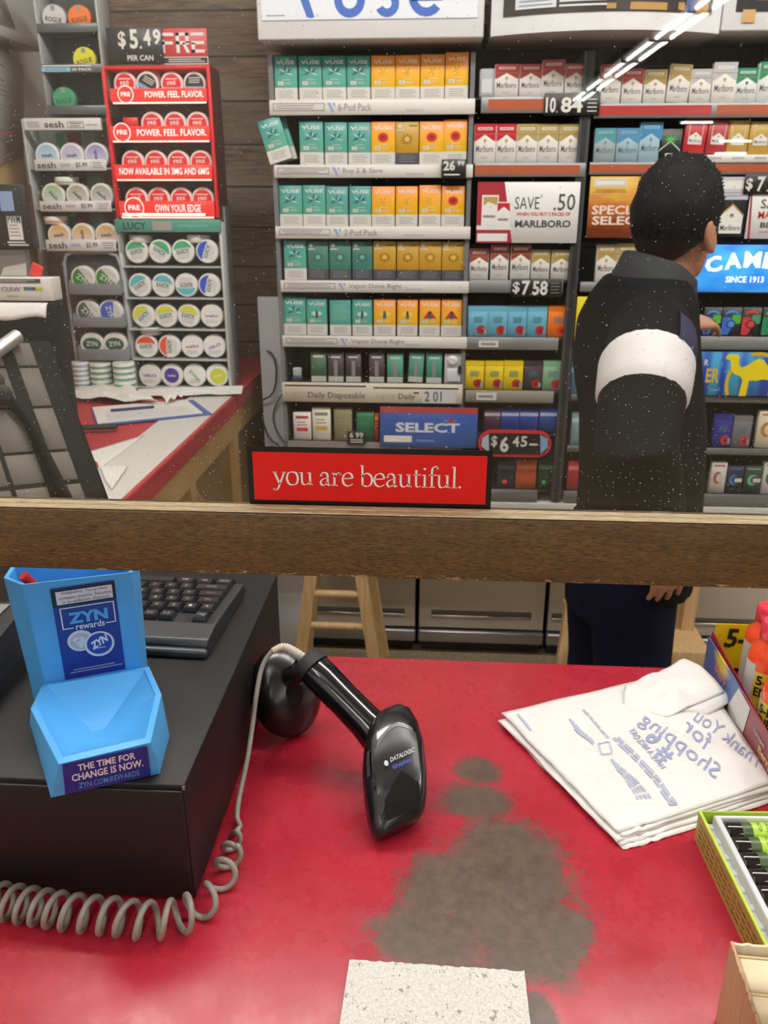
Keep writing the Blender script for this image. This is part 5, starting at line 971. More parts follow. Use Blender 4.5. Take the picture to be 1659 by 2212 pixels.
special = {(682, 457): ('lu_lil', faint('#8a78b8', 'velo', .0)), (748, 415): ('lu_brn', faint('#8a4a48', 'velo', .1)), (748, 463): ('lu_pur', faint('#7a4a9a', 'VELO', .4)), (811, 324): ('lu_nav', faint('#4a5cb0', 'VELO', 0)), (811, 371): ('lu_pp', lambda b: (b.ell(0, .0, .022, .022, -.0006, M('tincp', '#4a3596', .4)), word(b, 'velo', wb, .026, .007, 0, 0))), (811, 420): ('lu_gg', faint('#3fae74', 'ZONE', -.9)), (811, 469): ('lu_li', lambda b: (b.ell(.003, -.002, .024, .023, -.0006, M('tincl', '#c9d02c', .4)), word(b, 'ZONE', wb, .026, .007, .3, -.002)))}
for py, lst, nm, cols in LU:
    for ci, (px, col, rot) in enumerate(lst):
        if col: key, dr = 'lu%s%.1f' % (col, rot), lucy(col, rot)
        else: key, dr = special[(py, px)]
        puttin(key, wb, M('lucy_face', '#f0f0ec', .4), dr, px, py, 24.5, '%s tin, %s from the grey tray rack, %s shelf below the mint strip' % (cols[ci] if 'white' in cols[ci] else cols[ci] + ' and white', ORD[ci], nm), 'white tins in the pale rack', YT + .006)
flattin(329, 721, YT + .036, .034, M('flat_pink', '#d9c0bc', .5), 'white tin lying flat above the orange red tins')
flattin(306, 524, YT + .036, .034, M('flat_pale', '#d2d4d0', .5), 'white tin lying flat above the first green tins of the pale rack'); flattin(430, 524, YT + .036, .034, _mats['flat_pale'], 'white tin lying flat above the blue tin of the pale rack')
# metal stile at the end of the pale rack
q = PY(492, 470, YT + .05); t = B().box(-.004, .004, 0, .06, 0, PY(480, 446, YT + .05).z - COUNTER, M('stile_steel', '#8b8e8f', .35, .6), .001).build('metal_stile', None, (PY(487, 660, YT + .05).x + .016, YT + .035, COUNTER)); tag(t, 'slim steel stile standing at the end of the pale tin rack', 'stile')

# ---- grey tray rack with ZYN tins
gm_ = M('tray_grey', '#7d8086', .45); YG = YT - .03
xa, xb = PY(140, 640, YG).x, PY(276, 700, YG).x; z1_ = PY(200, 546, YG).z
t = thing('tray_rack', 'grey plastic three tray rack with six white tins', 'tin rack', ((xa + xb) / 2, YG, COUNTER)); X0 = (xa + xb) / 2
trk = []
for i, (y0, y1, xx0, xx1) in enumerate(((613, 637, 149, 260), (685, 707, 158, 268), (754, 778, 168, 277))):
    z0_, zz1 = PY(200, y1, YG).z - COUNTER, PY(200, y0, YG).z - COUNTER; c0, c1 = PY(xx0, y0, YG).x - X0, PY(xx1, y0, YG).x - X0
    p = B().box(c0, c1, -.004, .002, z0_, zz1, gm_, .002).build('tray', t); B().box(c0, c1, .002, .05, z0_, z0_ + .004, gm_).build('tray_floor', p); B().box(c0, c1, .048, .052, z0_, z0_ + .085, M('tray_back', '#3f4144', .5)).build('tray_back', p)
    for xx in (c0, c1 - .004): B().box(xx, xx + .004, .0, .05, z0_, zz1 + .01, gm_, .001).build('tray_side', p)
b = B(); zc_ = z1_ - COUNTER; b.tube([(-.093, .03, .0), (-.093, .03, zc_ - .03), (-.083, .03, zc_ - .008), (-.06, .03, zc_), (.04, .03, zc_), (.068, .03, zc_ - .01), (.078, .03, zc_ - .04), (.082, .03, 0)], .0055, M('tray_frame', '#999ca1', .4), 8); b.build('frame', t)
B().box(-.09, .08, .046, .049, zc_ - .11, zc_ - .012, M('tray_back', '#3f4144')).build('back_panel', t)
for i, (px, py, col, rot, fl) in enumerate(((179, 602, '#3f7f3a', 0, 0), (230, 602, '#3f7f3a', .1, 0), (190, 674, '#4d5c48', -.05, 0), (239, 674, '#3f63bd', -.7, 0), (199, 745, '#2f5a3a', -.05, 1), (248, 745, '#2f5a3a', .1, 1))):
    puttin('zy%s%d' % (col, fl) + ('%.1f' % rot), wb, M('zyn_face', '#e6e7e3', .4), (onf if fl else on_)(col, rot), px, py, 26, '%s tin, %s in the %s tray of the grey rack' % (('green and white', 'green and white', 'grey green and white', 'blue and white', 'dark green and white', 'dark green and white')[i], ('first', 'second')[i % 2], ('top', 'middle', 'bottom')[i // 2]), 'tins in the grey tray rack', YG + .012)
# stacks of tins lying on the counter below
for si, (px0, px1, py0, py1, c, n, nm) in enumerate(((153, 190, 781, 846, M('flat_sky', '#8fb0d6', .5), 6, 'blue banded'), (193, 237, 782, 846, M('flat_gr', '#4d9f78', .5), 5, 'green banded'), (243, 288, 781, 850, M('flat_gr', '#4d9f78'), 5, 'green banded'))):
    Yk = YG - .03; q = PZ((px0 + px1) / 2, py1, COUNTER); Yk = q.y + .03; rr = (PY(px1, 820, Yk).x - PY(px0, 820, Yk).x) / 2; zt_ = PY(200, py0, Yk).z; hh = (zt_ - COUNTER) / n
    for i in range(n):
        o = flattin(0, 0, 1, rr, c, 'white %s tin, %s up in the %s stack under the tray rack' % (nm, ORD[i], ('first', 'second', 'third')[si]), hh * .97, 'stacked tins under the tray rack'); o.location = (q.x, Yk, COUNTER + i * hh)
# ------------------------------------------------------------------ papers, clipboard and clutter on the side counter
paper = M('paper_white', '#e6e5e0', .7)
def sheet(name, label, cat, corners, m=paper, z=.0006, crumple=.0, parts=None, nu=10, seed=0, thick=.0006):
    P_ = [PZ(x, y, COUNTER + .003) for x, y in corners]; c0 = sum(P_, Vector()) / 4
    def fn(u, v):
        p = (P_[0] * (1 - u) + P_[1] * u) * (1 - v) + (P_[3] * (1 - u) + P_[2] * u) * v - c0
        return (p.x, p.y, z + crumple * (mnoise.noise(Vector((u * 5 + seed, v * 5, seed * 3.1))) * .5 + .5))
    o = B().grid(fn, nu, nu, m, crumple < .004).build(name, None, (c0.x, c0.y, COUNTER + .003)); sm = o.modifiers.new('thickness', 'SOLIDIFY'); sm.thickness = thick; sm.offset = 1
    return tag(o, label, cat), fn, c0
sheet('paper_sheet', 'crumpled white paper in front of the stacked tins on the side counter', 'paper', [(165, 846), (262, 838), (345, 880), (160, 868)], z=.004, crumple=.028, seed=3)
sheet('paper_sheet', 'second crumpled white wrapper beside the first on the side counter', 'paper', [(352, 872), (385, 858), (400, 866), (360, 880)], z=.004, crumple=.03, seed=5)
sheet('receipt_strip', 'long white paper strip lying before the pale tin rack', 'paper', [(300, 845), (526, 838), (522, 856), (292, 862)], z=.003, crumple=.010, seed=8)
sheet('paper_sheet', 'plain white sheet lying by the pale edge strip of the side counter', 'paper', [(185, 978), (312, 940), (214, 1014), (210, 1000)], z=.001)
sheet('paper_sheet', 'white note near the rail end of the side counter', 'paper', [(218, 1012), (276, 1010), (242, 1060), (228, 1040)], z=.002, crumple=.004)
# clipboard
cb = [PZ(x, y, COUNTER + .003) for x, y in ((198, 884), (418, 866), (458, 896), (210, 922))]; c0 = sum(cb, Vector()) / 4
t = thing('clipboard', 'blue clipboard with a printed white form on the side counter', 'clipboard', (c0.x, c0.y, COUNTER + .003))
loc = [p - c0 for p in cb]; lerp = lambda u, v: (loc[0] * (1 - u) + loc[1] * u) * (1 - v) + (loc[3] * (1 - u) + loc[2] * u) * v
def slab(b, u0, u1, v0, v1, z0, z1, m): 
    c = [lerp(u0, v0), lerp(u1, v0), lerp(u1, v1), lerp(u0, v1)]; b.add([(p.x, p.y, z0) for p in c] + [(p.x, p.y, z1) for p in c], [(0, 1, 2, 3), (7, 6, 5, 4), (0, 4, 5, 1), (1, 5, 6, 2), (2, 6, 7, 3), (3, 7, 4, 0)], m); return b
slab(B(), 0, 1, 0, 1, 0, .003, M('clipboard_blue', '#3a56a0', .4)).build('board', t)
pp = slab(B(), .01, .93, -.02, .93, .0032, .005, paper).build('paper', t)
b = B()
for i in range(9): slab(b, .10, .86, .42 + i * .055, .43 + i * .055, .0052, .0054, M('form_line', '#c2c4cf', .6))
b.build('form_lines', pp)
slab(B(), .16, .56, .30, .38, .0055, .010, M('clip_dark', '#2b3354', .4)).build('clip', t)
o = B().tube([(-.05, 0, .012), (.05, .02, .012)], .012, M('pouch_black', '#1f2020', .6), 8, flat=.6).build('black_pouch', None, (PZ(215, 930, COUNTER).x, PZ(215, 930, COUNTER).y - .03, COUNTER + .002)); tag(o, 'small black pouch below the clipboard on the side counter', 'pouch')
# ------------------------------------------------------------------ notices on the side wall and the white frame
def notice(label, cor, X, lines_col, seed, name='notice_sheet'):
    P_ = [PX(x, y, X) for x, y in cor]; c0 = sum(P_, Vector()) / 4
    fn = lambda u, v: tuple((P_[0] * (1 - u) + P_[1] * u) * (1 - v) + (P_[3] * (1 - u) + P_[2] * u) * v - c0 + Vector((.0, 0, 0)))
    o = B().grid(fn, 1, 1, M('notice_paper', '#d9d9d6', .7)).build(name, None, c0); tag(o, label, 'notice'); sm = o.modifiers.new('thickness', 'SOLIDIFY'); sm.thickness = .0008
    b = B(); rr = random.Random(seed)
    for i in range(22):
        v = .05 + i * .042; u1 = rr.uniform(.55, .95); m = M('notice_red', '#b5544a', .6) if i in lines_col else M('notice_ink', '#7c7e82', .6)
        q = [Vector(fn(a, c)) + Vector((.0012, 0, 0)) for a, c in ((.06, v), (u1, v), (u1, v + .012), (.06, v + .012))]; b.add([tuple(p) for p in q], [(0, 1, 2, 3)], m)
    b.build('printed_lines', o); return o
notice('long white notice with grey and red printed lines on the side wall', [(-110, 20), (50, 142), (51, 330), (-110, 420)], XL + .062, (1, 4, 5, 9, 13, 16), 4)
notice('white notice with bold handwriting on the white cabinet at the top', [(-80, -120), (8, -8), (33, 62), (-80, 30)], XL + .1015, (), 9)
zc_ = PX(72, 104, XL + .10).z
t = thing('wall_cabinet', 'white wall cabinet above the long printed notice', 'cabinet', (XL, 2.3, zc_)); ye_ = PX(84, 40, XL + .10).y - 2.3
B().box(.002, .10, -.6, ye_, 0, .5, M('cabinet_white', '#dcdddb', .5), .004).build('body', t); B().box(.10, .112, -.6, ye_, -.004, .022, M('cabinet_rail', '#b9b8b4', .5), .003).build('rail', t)
struct(B().box(XL, XL + .055, 2.66, 2.71, 0, zc_ - .008, M('door_trim', '#c9c7c0', .6), .006), 'trim_6')
struct(B().box(XL, XL + .03, 2.72, 2.76, 0, zc_ - .008, M('door_trim_grey', '#a3a29d', .6), .004), 'trim_7')
struct(B().box(XL, XL + .055, 1.9, 2.655, 1.1, zc_ - .008, M('kraft_board', '#c4a476', .7, var=.1, vscale=6), .002), 'trim_8')
# ------------------------------------------------------------------ dark stand with a carton and a lit sign, behind the monitor
Yd = 1.75
q0, q1 = PY(-60, 690, Yd), PY(112, 655, Yd)
t = thing('display_stand', 'black display stand carrying the white pen carton', 'stand', ((q0.x + q1.x) / 2, Yd, COUNTER)); w = q1.x - q0.x; zt_ = q1.z - COUNTER
B().box(-w / 2, w / 2, .01, .06, 0, zt_, M('stand_black', '#0f1011', .6, spec=.2), .004).build('body', t)
b = B()
for i in range(3): b.box(-w / 2 + .01, w / 2 - .01, .004, .012, zt_ * (.15 + i * .28), zt_ * (.17 + i * .28), M('stand_edge', '#4b4d50', .4))
b.build('shelf_edge', t)
b = B(); b.grid(lambda u, v: (-w / 2 + u * w * .98, -.01 - .03 * v * (1 - u * .4), zt_ + .0015 - .03 * v * v + .004 * sin(u * 9) * v), 14, 5, paper); o = b.build('paper_strip', None, t.location); tag(o, 'loose white paper strip curling over the edge of the black stand', 'paper'); o.modifiers.new('thickness', 'SOLIDIFY').thickness = .0006
q0, q1 = PY(-70, 655, Yd), PY(110, 655, Yd); w = q1.x - q0.x; hh = PY(60, 606, Yd).z - PY(60, 655, Yd).z
t = thing('pen_carton', 'white carton with a colourful pen picture and CLEW lettering', 'carton', ((q0.x + q1.x) / 2, Yd, COUNTER + zt_ + .003))
cw_ = M('carton_white', '#e2e1dc', .5); B().box(-w / 2, w / 2, .012, .06, 0, hh, cw_, .001).build('box', t)
b = B(); b.rect(-w / 2, w * .38, hh * .80, hh * .98, .0112, M('carton_dark', '#4b4a48', .5)); b.lines(-w * .4, w * .36, hh * .83, hh * .95, 2, .0108, PALE, .35); b.build('warning_panel', t)
b = B(); b.text('CLEW', -w * .1, w * .13, hh * .42, hh * .62, .0112, M('carton_ink', '#5a5954', .5), .01); b.rect(-w * .05, w * .10, hh * .2, hh * .25, .0112, M('carton_lime', '#a9bf3a', .5)); b.lines(w * .16, w * .42, hh * .1, hh * .26, 2, .0112, PALE, .4); b.build('lettering', t)
b = B()
for u0, u1, c in ((.17, .2, '#5d4a44'), (.2, .23, '#3d8a5a'), (.23, .27, '#3a62b8'), (.27, .31, '#44485a'), (.31, .40, '#cfd02a')): b.rect(w * u0, w * u1, hh * .48, hh * .62, .0112, M('pen' + c, c, .4))
b.build('pen_picture', t)
fl_ = B(); fl_.add([(-w * .2, .05, hh), (w * .12, .05, hh), (w * .18, .035, hh + .03), (-w * .1, .035, hh + .02)], [(0, 1, 2, 3)], cw_); fl_.build('flap', t)
q = PY(78, 603, Yd + .06); t2 = B().box(-.012, .012, 0, .006, 0, .028, M('packet_red', '#d8352f', .4), .001).build('small_packet', None, (q.x, Yd + .05, COUNTER + zt_ + .003 + hh)); t2.rotation_euler = (0, .5, 0); tag(t2, 'small red packet sticking out of the pen carton', 'packet')
Ye = 2.1
q0, q1 = PY(-60, 540, Ye), PY(68, 540, Ye); w = q1.x - q0.x; zz = PY(40, 540, Ye).z; h_ = PY(40, 398, Ye).z - zz
t = thing('lit_display_box', 'black display box with a red light and a white paper tag', 'display box', ((q0.x + q1.x) / 2, Ye, COUNTER))
B().box(-w / 2, w / 2, .004, .05, zz - COUNTER, zz - COUNTER + h_, M('box_black', '#18181a', .4), .004).build('box', t)
B().box(-.05, .05, .015, .04, 0, zz - COUNTER, M('box_post', '#8f9092', .4, .6)).build('post', t)
b = B(); b.T = Matrix.Translation((0, 0, zz - COUNTER)); k = w / 142; X_ = lambda px: -w / 2 + (px + 60) * k; Z_ = lambda py: (540 - py) * k
b.rect(X_(22), X_(54), Z_(455), Z_(413), .0034, M('tag_blue', '#8fa6d0', .5)); b.rect(X_(32), X_(66), Z_(518), Z_(466), .0034, WHITE); b.lines(X_(35), X_(62), Z_(512), Z_(482), 4, .003, M('tag_ink', '#8a8a90'), .3); b.build('paper_tag', t)
b = B(); b.T = Matrix.Translation((0, 0, zz - COUNTER)); b.text('PWM', X_(34), X_(64), Z_(482), Z_(463), .0028, INK, .02); b.lines(X_(26), X_(78), Z_(532), Z_(520), 2, .003, WHITEP, .5); b.build('lettering', t)
b = B(); b.T = Matrix.Translation((X_(6), .004, zz - COUNTER + Z_(472))); b.lathe([(.006, 0), (.005, -.004), (.001, -.005)], M('red_lamp', '#ff2a22', .3, emit=5), 12, axis='y'); b.build('indicator_lamp', t)

# ------------------------------------------------------------------ customer monitor leaning at the glass
DT = 1.1506
TR = PY(112, 733, 1.0); BR = PY(262, 1140, .86); e = BR - TR
d = ray(0, 731); tt = (TR.dot(e) - EYE.dot(e)) / d.dot(e); TL = EYE + d * tt
u = (TR - TL).normalized(); v = (-e).normalized(); n = u.cross(v).normalized()
if n.y > 0: n = -n
wM, hM = .34, e.length
Mx = Matrix((( u.x, -n.x, v.x, BR.x), (u.y, -n.y, v.y, BR.y), (u.z, -n.z, v.z, BR.z), (0, 0, 0, 1)))     # local: x along the top edge, y away, z up; origin at the lower corner
t = thing('customer_monitor', 'dark tilted monitor with pale rectangular panels behind the glass', 'monitor'); t.matrix_world = Mx  # the pale panels are ceiling tiles mirrored in the screen, modelled as geometry
mon = M('monitor_black', '#070708', .65, spec=.12); b = B(); b.box(-wM, 0, 0, .018, 0, hM, mon, .006, 3); b.build('housing', t)
B().box(-wM + .004, -.001, .018, .028, .004, hM - .004, M('monitor_olive', '#24251f', .5), .003).build('rear_shell', t)
kx = hM / 430; b = B(); tile = M('reflection_beige', '#5f5a51', .6, spec=.25, var=.12, vscale=15)  # ceiling tiles mirrored in the screen, built in as raised beige panels
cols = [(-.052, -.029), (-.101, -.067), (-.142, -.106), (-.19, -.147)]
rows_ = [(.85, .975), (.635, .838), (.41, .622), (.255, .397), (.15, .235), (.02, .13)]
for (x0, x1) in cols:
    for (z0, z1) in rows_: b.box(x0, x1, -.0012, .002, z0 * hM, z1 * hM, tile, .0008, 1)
b.build('tile_reflection', t)
b = B(); b.tube([(-.0975, -.006, .84 * hM), (-.0655, -.006, .55 * hM), (-.050, -.006, .0 * hM + .004)], [(.007, .005), (.009, .005), (.014, .006)], M('arm_reflection_black', '#08080a', .8, spec=.15), 10); b.build('arm_reflection', t)  # dark arm mirrored in the screen, shaped as a solid band
b = B(); b.tube([(-.150, -.010, .66 * hM), (-.095, -.010, .84 * hM)], .0085, M('reflection_pale', '#b9b8b2', .25, .5), 12); b.tube([(-.086, -.010, .87 * hM), (-.045, -.010, .985 * hM)], .0085, M('reflection_pale', '#b9b8b2'), 12); b.build('sleeve_reflection', t)  # pale part of the mirrored figure, shaped as solid rods
b = B()
for i in range(9): b.lathe([(.002, -.011), (.010, -.007), (.012, 0), (.010, .007), (.002, .011)], M('reflection_fuzz', '#2a2624', .9), 10, (-.090 + .018 * random.uniform(-1, 1), -.009, (.80 + random.uniform(-.14, .08)) * hM), 'y')
b.build('clamp', t)  # dark joint of the mirrored figure, shaped as solid lumps
Mi = Mx.inverted(); fp = Vector((-.56, .893, DT + .004)); b = B(); b.T = Mi; q_ = Mx @ Vector((-.17, .03, .10))
b.tube([fp, fp + Vector((0, .0, .05)), q_ + Vector((0, .01, -.02)), q_], [(.02, .012)] * 4, mon, 12); b.build('neck', t)
b = B(); b.T = Mi; b.lathe([(.028, 0), (.028, .003), (.018, .006)], mon, 24, (fp.x, .884, DT + .0002)); b.build('foot', t)
# ------------------------------------------------------------------ things on the sales counter
DT = 1.1506          # top of the cash drawer
drm = M('drawer_black', '#101012', .5, bump=.25, bscale=900, spec=.35); dre = M('drawer_side', '#26201f', .4)
t = thing('cash_drawer', 'black steel cash drawer box at the glass end of the red counter', 'cash drawer', (0, 0, 0))
DX = -.1915
B().box(-.66, DX, .523, .915, COUNTER + .006, DT, drm, .0012).build('housing', t)
B().box(-.659, DX - .0015, .5205, .5235, COUNTER + .008, DT - .0045, M('drawer_front', '#0b090a', .5), .001).build('drawer_front', t)
for x in (-.64, -.222):
    for y in (.535, .88): B().box(x, x + .025, y, y + .025, COUNTER, COUNTER + .006, DARK, .001).build('foot', t)
b = B(); b.box(DX - .0015, DX + .0004, .5222, .5245, DT - .004, DT - .001, M('chip_metal', '#8d8d8d', .4, .8)); b.build('worn_corner', t)
# ---- keyboard
kbm = M('keyboard_black', '#2b2d30', .4, bump=.2, bscale=1200); keym = M('key_black', '#202226', .38); legm = M('key_legend', '#c9c9cc', .5); legr = M('key_legend_red', '#b58a90', .5)
KX, KY = -.2235, .7165
t = thing('keyboard', 'black computer keyboard lying on the cash drawer behind the blue cup', 'keyboard', (KX, KY, DT), radians(-2))
b = B(); pr = [(0, .0), (0, .012), (.004, .017), (.030, .021), (.140, .014), (.145, .010), (.145, 0)]
b.add([(-.30, p[0], p[1]) for p in pr] + [(0, p[0], p[1]) for p in pr], [(i, i + 7, (i + 1) % 7 + 7, (i + 1) % 7) for i in range(7)] + [tuple(range(7)), tuple(range(13, 6, -1))], kbm); o = b.build('housing', t)
bv = o.modifiers.new('edge', 'BEVEL'); bv.width = .002; bv.segments = 2
b = B(); b.box(-.2995, -.0005, -.006, .030, .0, .0095, M('keyboard_rim', '#3a3d40', .3), .003); b.build('front_rim', t)
U = .0182
KR = [(.032, [('Esc', 1), (None, 1)] + [('F%d' % i, 1) for i in range(1, 5)] + [(None, .5)] + [('F%d' % i, 1) for i in range(5, 9)]), (.0535, [(c, 1) for c in '~1234567890']), (.0715, [('Tab', 1.5)] + [(c, 1) for c in 'QWERTYUIO']), (.0895, [('Caps', 1.75)] + [(c, 1) for c in 'ASDFGHJKL']), (.1075, [('Shift', 2.25)] + [(c, 1) for c in 'ZXCVBNM']), (.1255, [('Ctrl', 1.25), ('Fn', 1.25), ('Alt', 1.25), ('', 5)])]
zsurf = lambda yy: .021 - (yy - .03) / .11 * .007
for yy, ks in KR:
    x = -.010
    for nm, wd_ in ks:
        if nm is not None:
            b = B(); w_ = wd_ * U - .0014; z0 = zsurf(yy) - .002; x1 = x; x0 = x - w_; dep = .0168
            b.rings([[(x0, yy, z0), (x1, yy, z0), (x1, yy + dep, z0), (x0, yy + dep, z0)], [(x0 + .001, yy + .0006, z0 + .004), (x1 - .001, yy + .0006, z0 + .004), (x1 - .001, yy + dep - .001, z0 + .004), (x0 + .001, yy + dep - .001, z0 + .004)], [(x0 + .0025, yy + .0022, z0 + .0075), (x1 - .0025, yy + .0022, z0 + .0075), (x1 - .0025, yy + dep - .003, z0 + .0072), (x0 + .0025, yy + dep - .003, z0 + .0072)]], keym, False)
            if nm:
                vs, fs = text_geo(nm, 0.0); tw = min(.0022 * len(nm) + .0012, w_ * .7); xm = (x0 + x1) / 2
                b.add([(xm + tw / 2 - a * tw, yy + .0095 - c * .004, z0 + .0077) for a, c in vs], fs, legr if nm in ('Caps', 'Shift', 'Tab') else legm)
            b.build('key', t)
        x -= wd_ * U
# ---- blue pouch-token holder
blue = M('holder_blue', '#56aef2', .38, spec=.4, var=.05, vscale=60)
lab = M('label_navy', '#1f2f86', .4); labt = M('label_sky', '#5aa9ea', .45); labw = M('label_white', '#eceef4', .45)
def plane(p0, p1, p2): n_ = (p1 - p0).cross(p2 - p0).normalized(); return p0, (n_ if n_.y < 0 else -n_)
def onp(px, py, pl):
    d = ray(px, py); p0, n_ = pl; return EYE + d * ((p0 - EYE).dot(n_) / d.dot(n_))
z_r = 1.184
bot = [PZ(*p, DT) for p in ((110, 1723), (345, 1671), (366, 1590), (335, 1470), (95, 1500), (72, 1590))]
rim = [PZ(*p, z_r) for p in ((127, 1651), (325, 1604), (349, 1500), (322, 1440), (92, 1478), (66, 1531))]
rim[1] = onp(325, 1604, plane(bot[0], bot[1], rim[0]))
t = thing('blue_holder', 'sky blue plastic holder with a navy label and a scooped tray, on the cash drawer', 'display holder', (bot[0].x, bot[0].y, DT)); O_ = Vector(t.location)
def refine(ps, n=8, bulge=.0):
    out = []
    for i in range(len(ps)):
        a, c = ps[i], ps[(i + 1) % len(ps)]
        for k in range(n):
            u = k / n; m_ = a * (1 - u) + c * u; out.append(m_)
    return out
rb, rr_ = refine(bot), refine(rim)
cen = sum(rim, Vector()) / 6
mid = [a * .5 + c * .5 + (((a + c) / 2 - cen) * .035 if 8 <= i < 16 or i >= 40 else Vector()) for i, (a, c) in enumerate(zip(rb, rr_))]
inn = [p + (cen - p) * .095 + Vector((0, 0, .0012)) for p in rr_]; inn2 = [p + (cen - p) * .12 - Vector((0, 0, .001)) for p in rr_]
deep = PZ(214, 1592, z_r - .026)
def toward(ps, tgt, f, dz): return [p + (tgt - p) * f + Vector((0, 0, dz)) for p in ps]
i3 = [p * .45 + Vector((deep.x, deep.y, deep.z)) * .55 for p in inn2]; i4 = [p * .12 + deep * .88 for p in inn2]
b = B(); b.T = Matrix.Translation(-O_)
b.rings([rb, mid, rr_, inn, inn2, i3, i4], blue, True); o = b.build('tray_base', t, weld=True)
for p_ in o.data.polygons: p_.use_smooth = True
m_ = o.modifiers.new('edge', 'EDGE_SPLIT'); m_.split_angle = radians(32)
def quadmap(c, n_, org):   # c: TL,TR,BR,BL in space; unit square x 0..1, z 0..1
    def f(x, z): return (c[3] * (1 - x) + c[2] * x) * (1 - z) + (c[0] * (1 - x) + c[1] * x) * z - org
    def w(b): b.v = [f(v.x, v.z) + n_ * (-v.y) for v in b.v]; return b
    return w
zt_ = 1.283; zb_h = 1.168
FLb, FRb = PZ(103, 1500, zb_h), PZ(306, 1452, zb_h); FLt = PZ(47, 1263, zt_)
pl = plane(FLb, FRb, FLt); FRt = onp(285, 1236, pl)
sid = (FRb - FLb).normalized(); bk = Vector((-sid.y, sid.x, 0))
lowp = [FLb, FRb, FRb + sid * .0085 + bk * .016, FRb + sid * .004 + bk * .036, FLb + bk * .034 - sid * .004, FLb + bk * .020 - sid * .012]
topp = [FLt, FRt, FRt + sid * .010 + bk * .018, FRt + sid * .004 + bk * .044, FLt + bk * .042 - sid * .006, FLt + bk * .022 - sid * .0125]
ct = sum(topp, Vector()) / 6; cl = sum(lowp, Vector()) / 6
inn_t = [p + (ct - p) * .07 for p in topp]; inn_l = [p + (cl - p) * .09 + Vector((0, 0, .012)) for p in lowp]
b = B(); b.T = Matrix.Translation(-O_); b.rings([[p - Vector((0, 0, .012)) for p in lowp], lowp, topp, inn_t, inn_l], blue, False); o = b.build('cup', t, weld=True)
bv = o.modifiers.new('edge', 'BEVEL'); bv.width = .0016; bv.segments = 3; bv.limit_method = 'ANGLE'; bv.angle_limit = radians(25)
lc = [onp(*p, pl) for p in ((107, 1272), (246, 1252), (271, 1444), (141, 1468))]
qm = quadmap(lc, pl[1], O_)
b = B(); b.rect(0, 1, 0, 1, -.0006, lab); qm(b).build('navy_label', t); LB = t.children[-1]
b = B(); b.rect(.0, 1, .80, .985, -.0009, M('label_black', '#17131a', .4)); b.rect(.07, .95, .825, .962, -.0012, labw)
for i, s_ in enumerate(('WARNING: This product', 'contains nicotine. Nicotine', 'is an addictive chemical.')): b.text(s_, (.15, .11, .16)[i], (.88, .93, .90)[i], .92 - i * .043, .953 - i * .043, -.0015, M('label_ink', '#2a2a2e', .5))
qm(b).build('warning_panel', t)
b = B(); b.rect(.09, .95, .775, .785, -.0009, labw); b.rect(.09, .11, .555, .785, -.0009, labw); b.rect(.93, .95, .555, .785, -.0009, labw); b.rect(.09, .26, .555, .566, -.0009, labw); b.rect(.78, .95, .555, .566, -.0009, labw)
b.text('ZYN', .2, .83, .605, .725, -.0009, labt, .045, .02); b.text('rewards', .30, .76, .535, .605, -.0012, labw, .015, .03); qm(b).build('lettering', t)
b = B(); b.ell(.34, .41, .21, .115, -.0009, M('tin_pic', '#dfe3ea', .4), 26); b.ell(.345, .405, .175, .09, -.0011, M('tin_pic_in', '#b9c0cf', .5), 24)
for a, c in ((.30, .40), (.36, .43), (.40, .38), (.27, .43), (.34, .36)): b.ell(a, c, .05, .03, -.0013, M('tin_pic', '#dfe3ea'), 10)
b.ell(.63, .345, .245, .140, -.0015, M('tin_pic', '#dfe3ea'), 30); b.ell(.63, .35, .205, .117, -.0017, M('tin_navy', '#243c98', .4), 30)
b.text('ZYN', .49, .77, .325, .415, -.0019, labw, .05, 0, .30); b.rect(.58, .72, .30, .308, -.0019, labw); qm(b).build('pictured_tin', t)
b = B(); b.lines(.09, .97, .055, .11, 2, -.0009, M('label_fine', '#a9b4dc', .5), .4); qm(b).build('fine_print', t)
pl2 = plane(rim[0], rim[1], bot[0]); lc2 = [onp(*p, pl2) for p in ((134, 1648), (317, 1608), (325, 1672), (141, 1713))]; qm2 = quadmap(lc2, pl2[1], O_)
b = B(); b.rect(0, 1, 0, 1, -.0016, lab); qm2(b).build('front_label', t)
b = B(); b.text('THE TIME FOR', .17, .85, .68, .90, -.002, labw, .03); b.text('CHANGE IS NOW.', .09, .93, .38, .62, -.002, labw, .03); b.text('ZYN.COM/REWARDS', .16, .87, .11, .29, -.002, labt, .012); qm2(b).build('front_lettering', t)
# pen in the cup
p0 = PZ(50, 1243, 1.287); p1 = p0 + Vector((.022, .022, -.05))
t = thing('pen', 'clear pen with a red cap leaning inside the blue holder', 'pen', p0); dlt = p1 - p0
b = B(); b.cyl(dlt * .22, dlt, .0038, M('pen_clear', '#cfd6e0', .15, spec=.8), n=10); b.build('barrel', t); b = B(); b.cyl((0, 0, 0), dlt * .24, .0042, M('pen_red', '#c3241f', .3), n=10); b.build('cap', t); b = B(); b.cyl(dlt * .2, dlt * .95, .0014, M('pen_ink', '#2a3f9a', .4), n=6); b.build('refill', t)
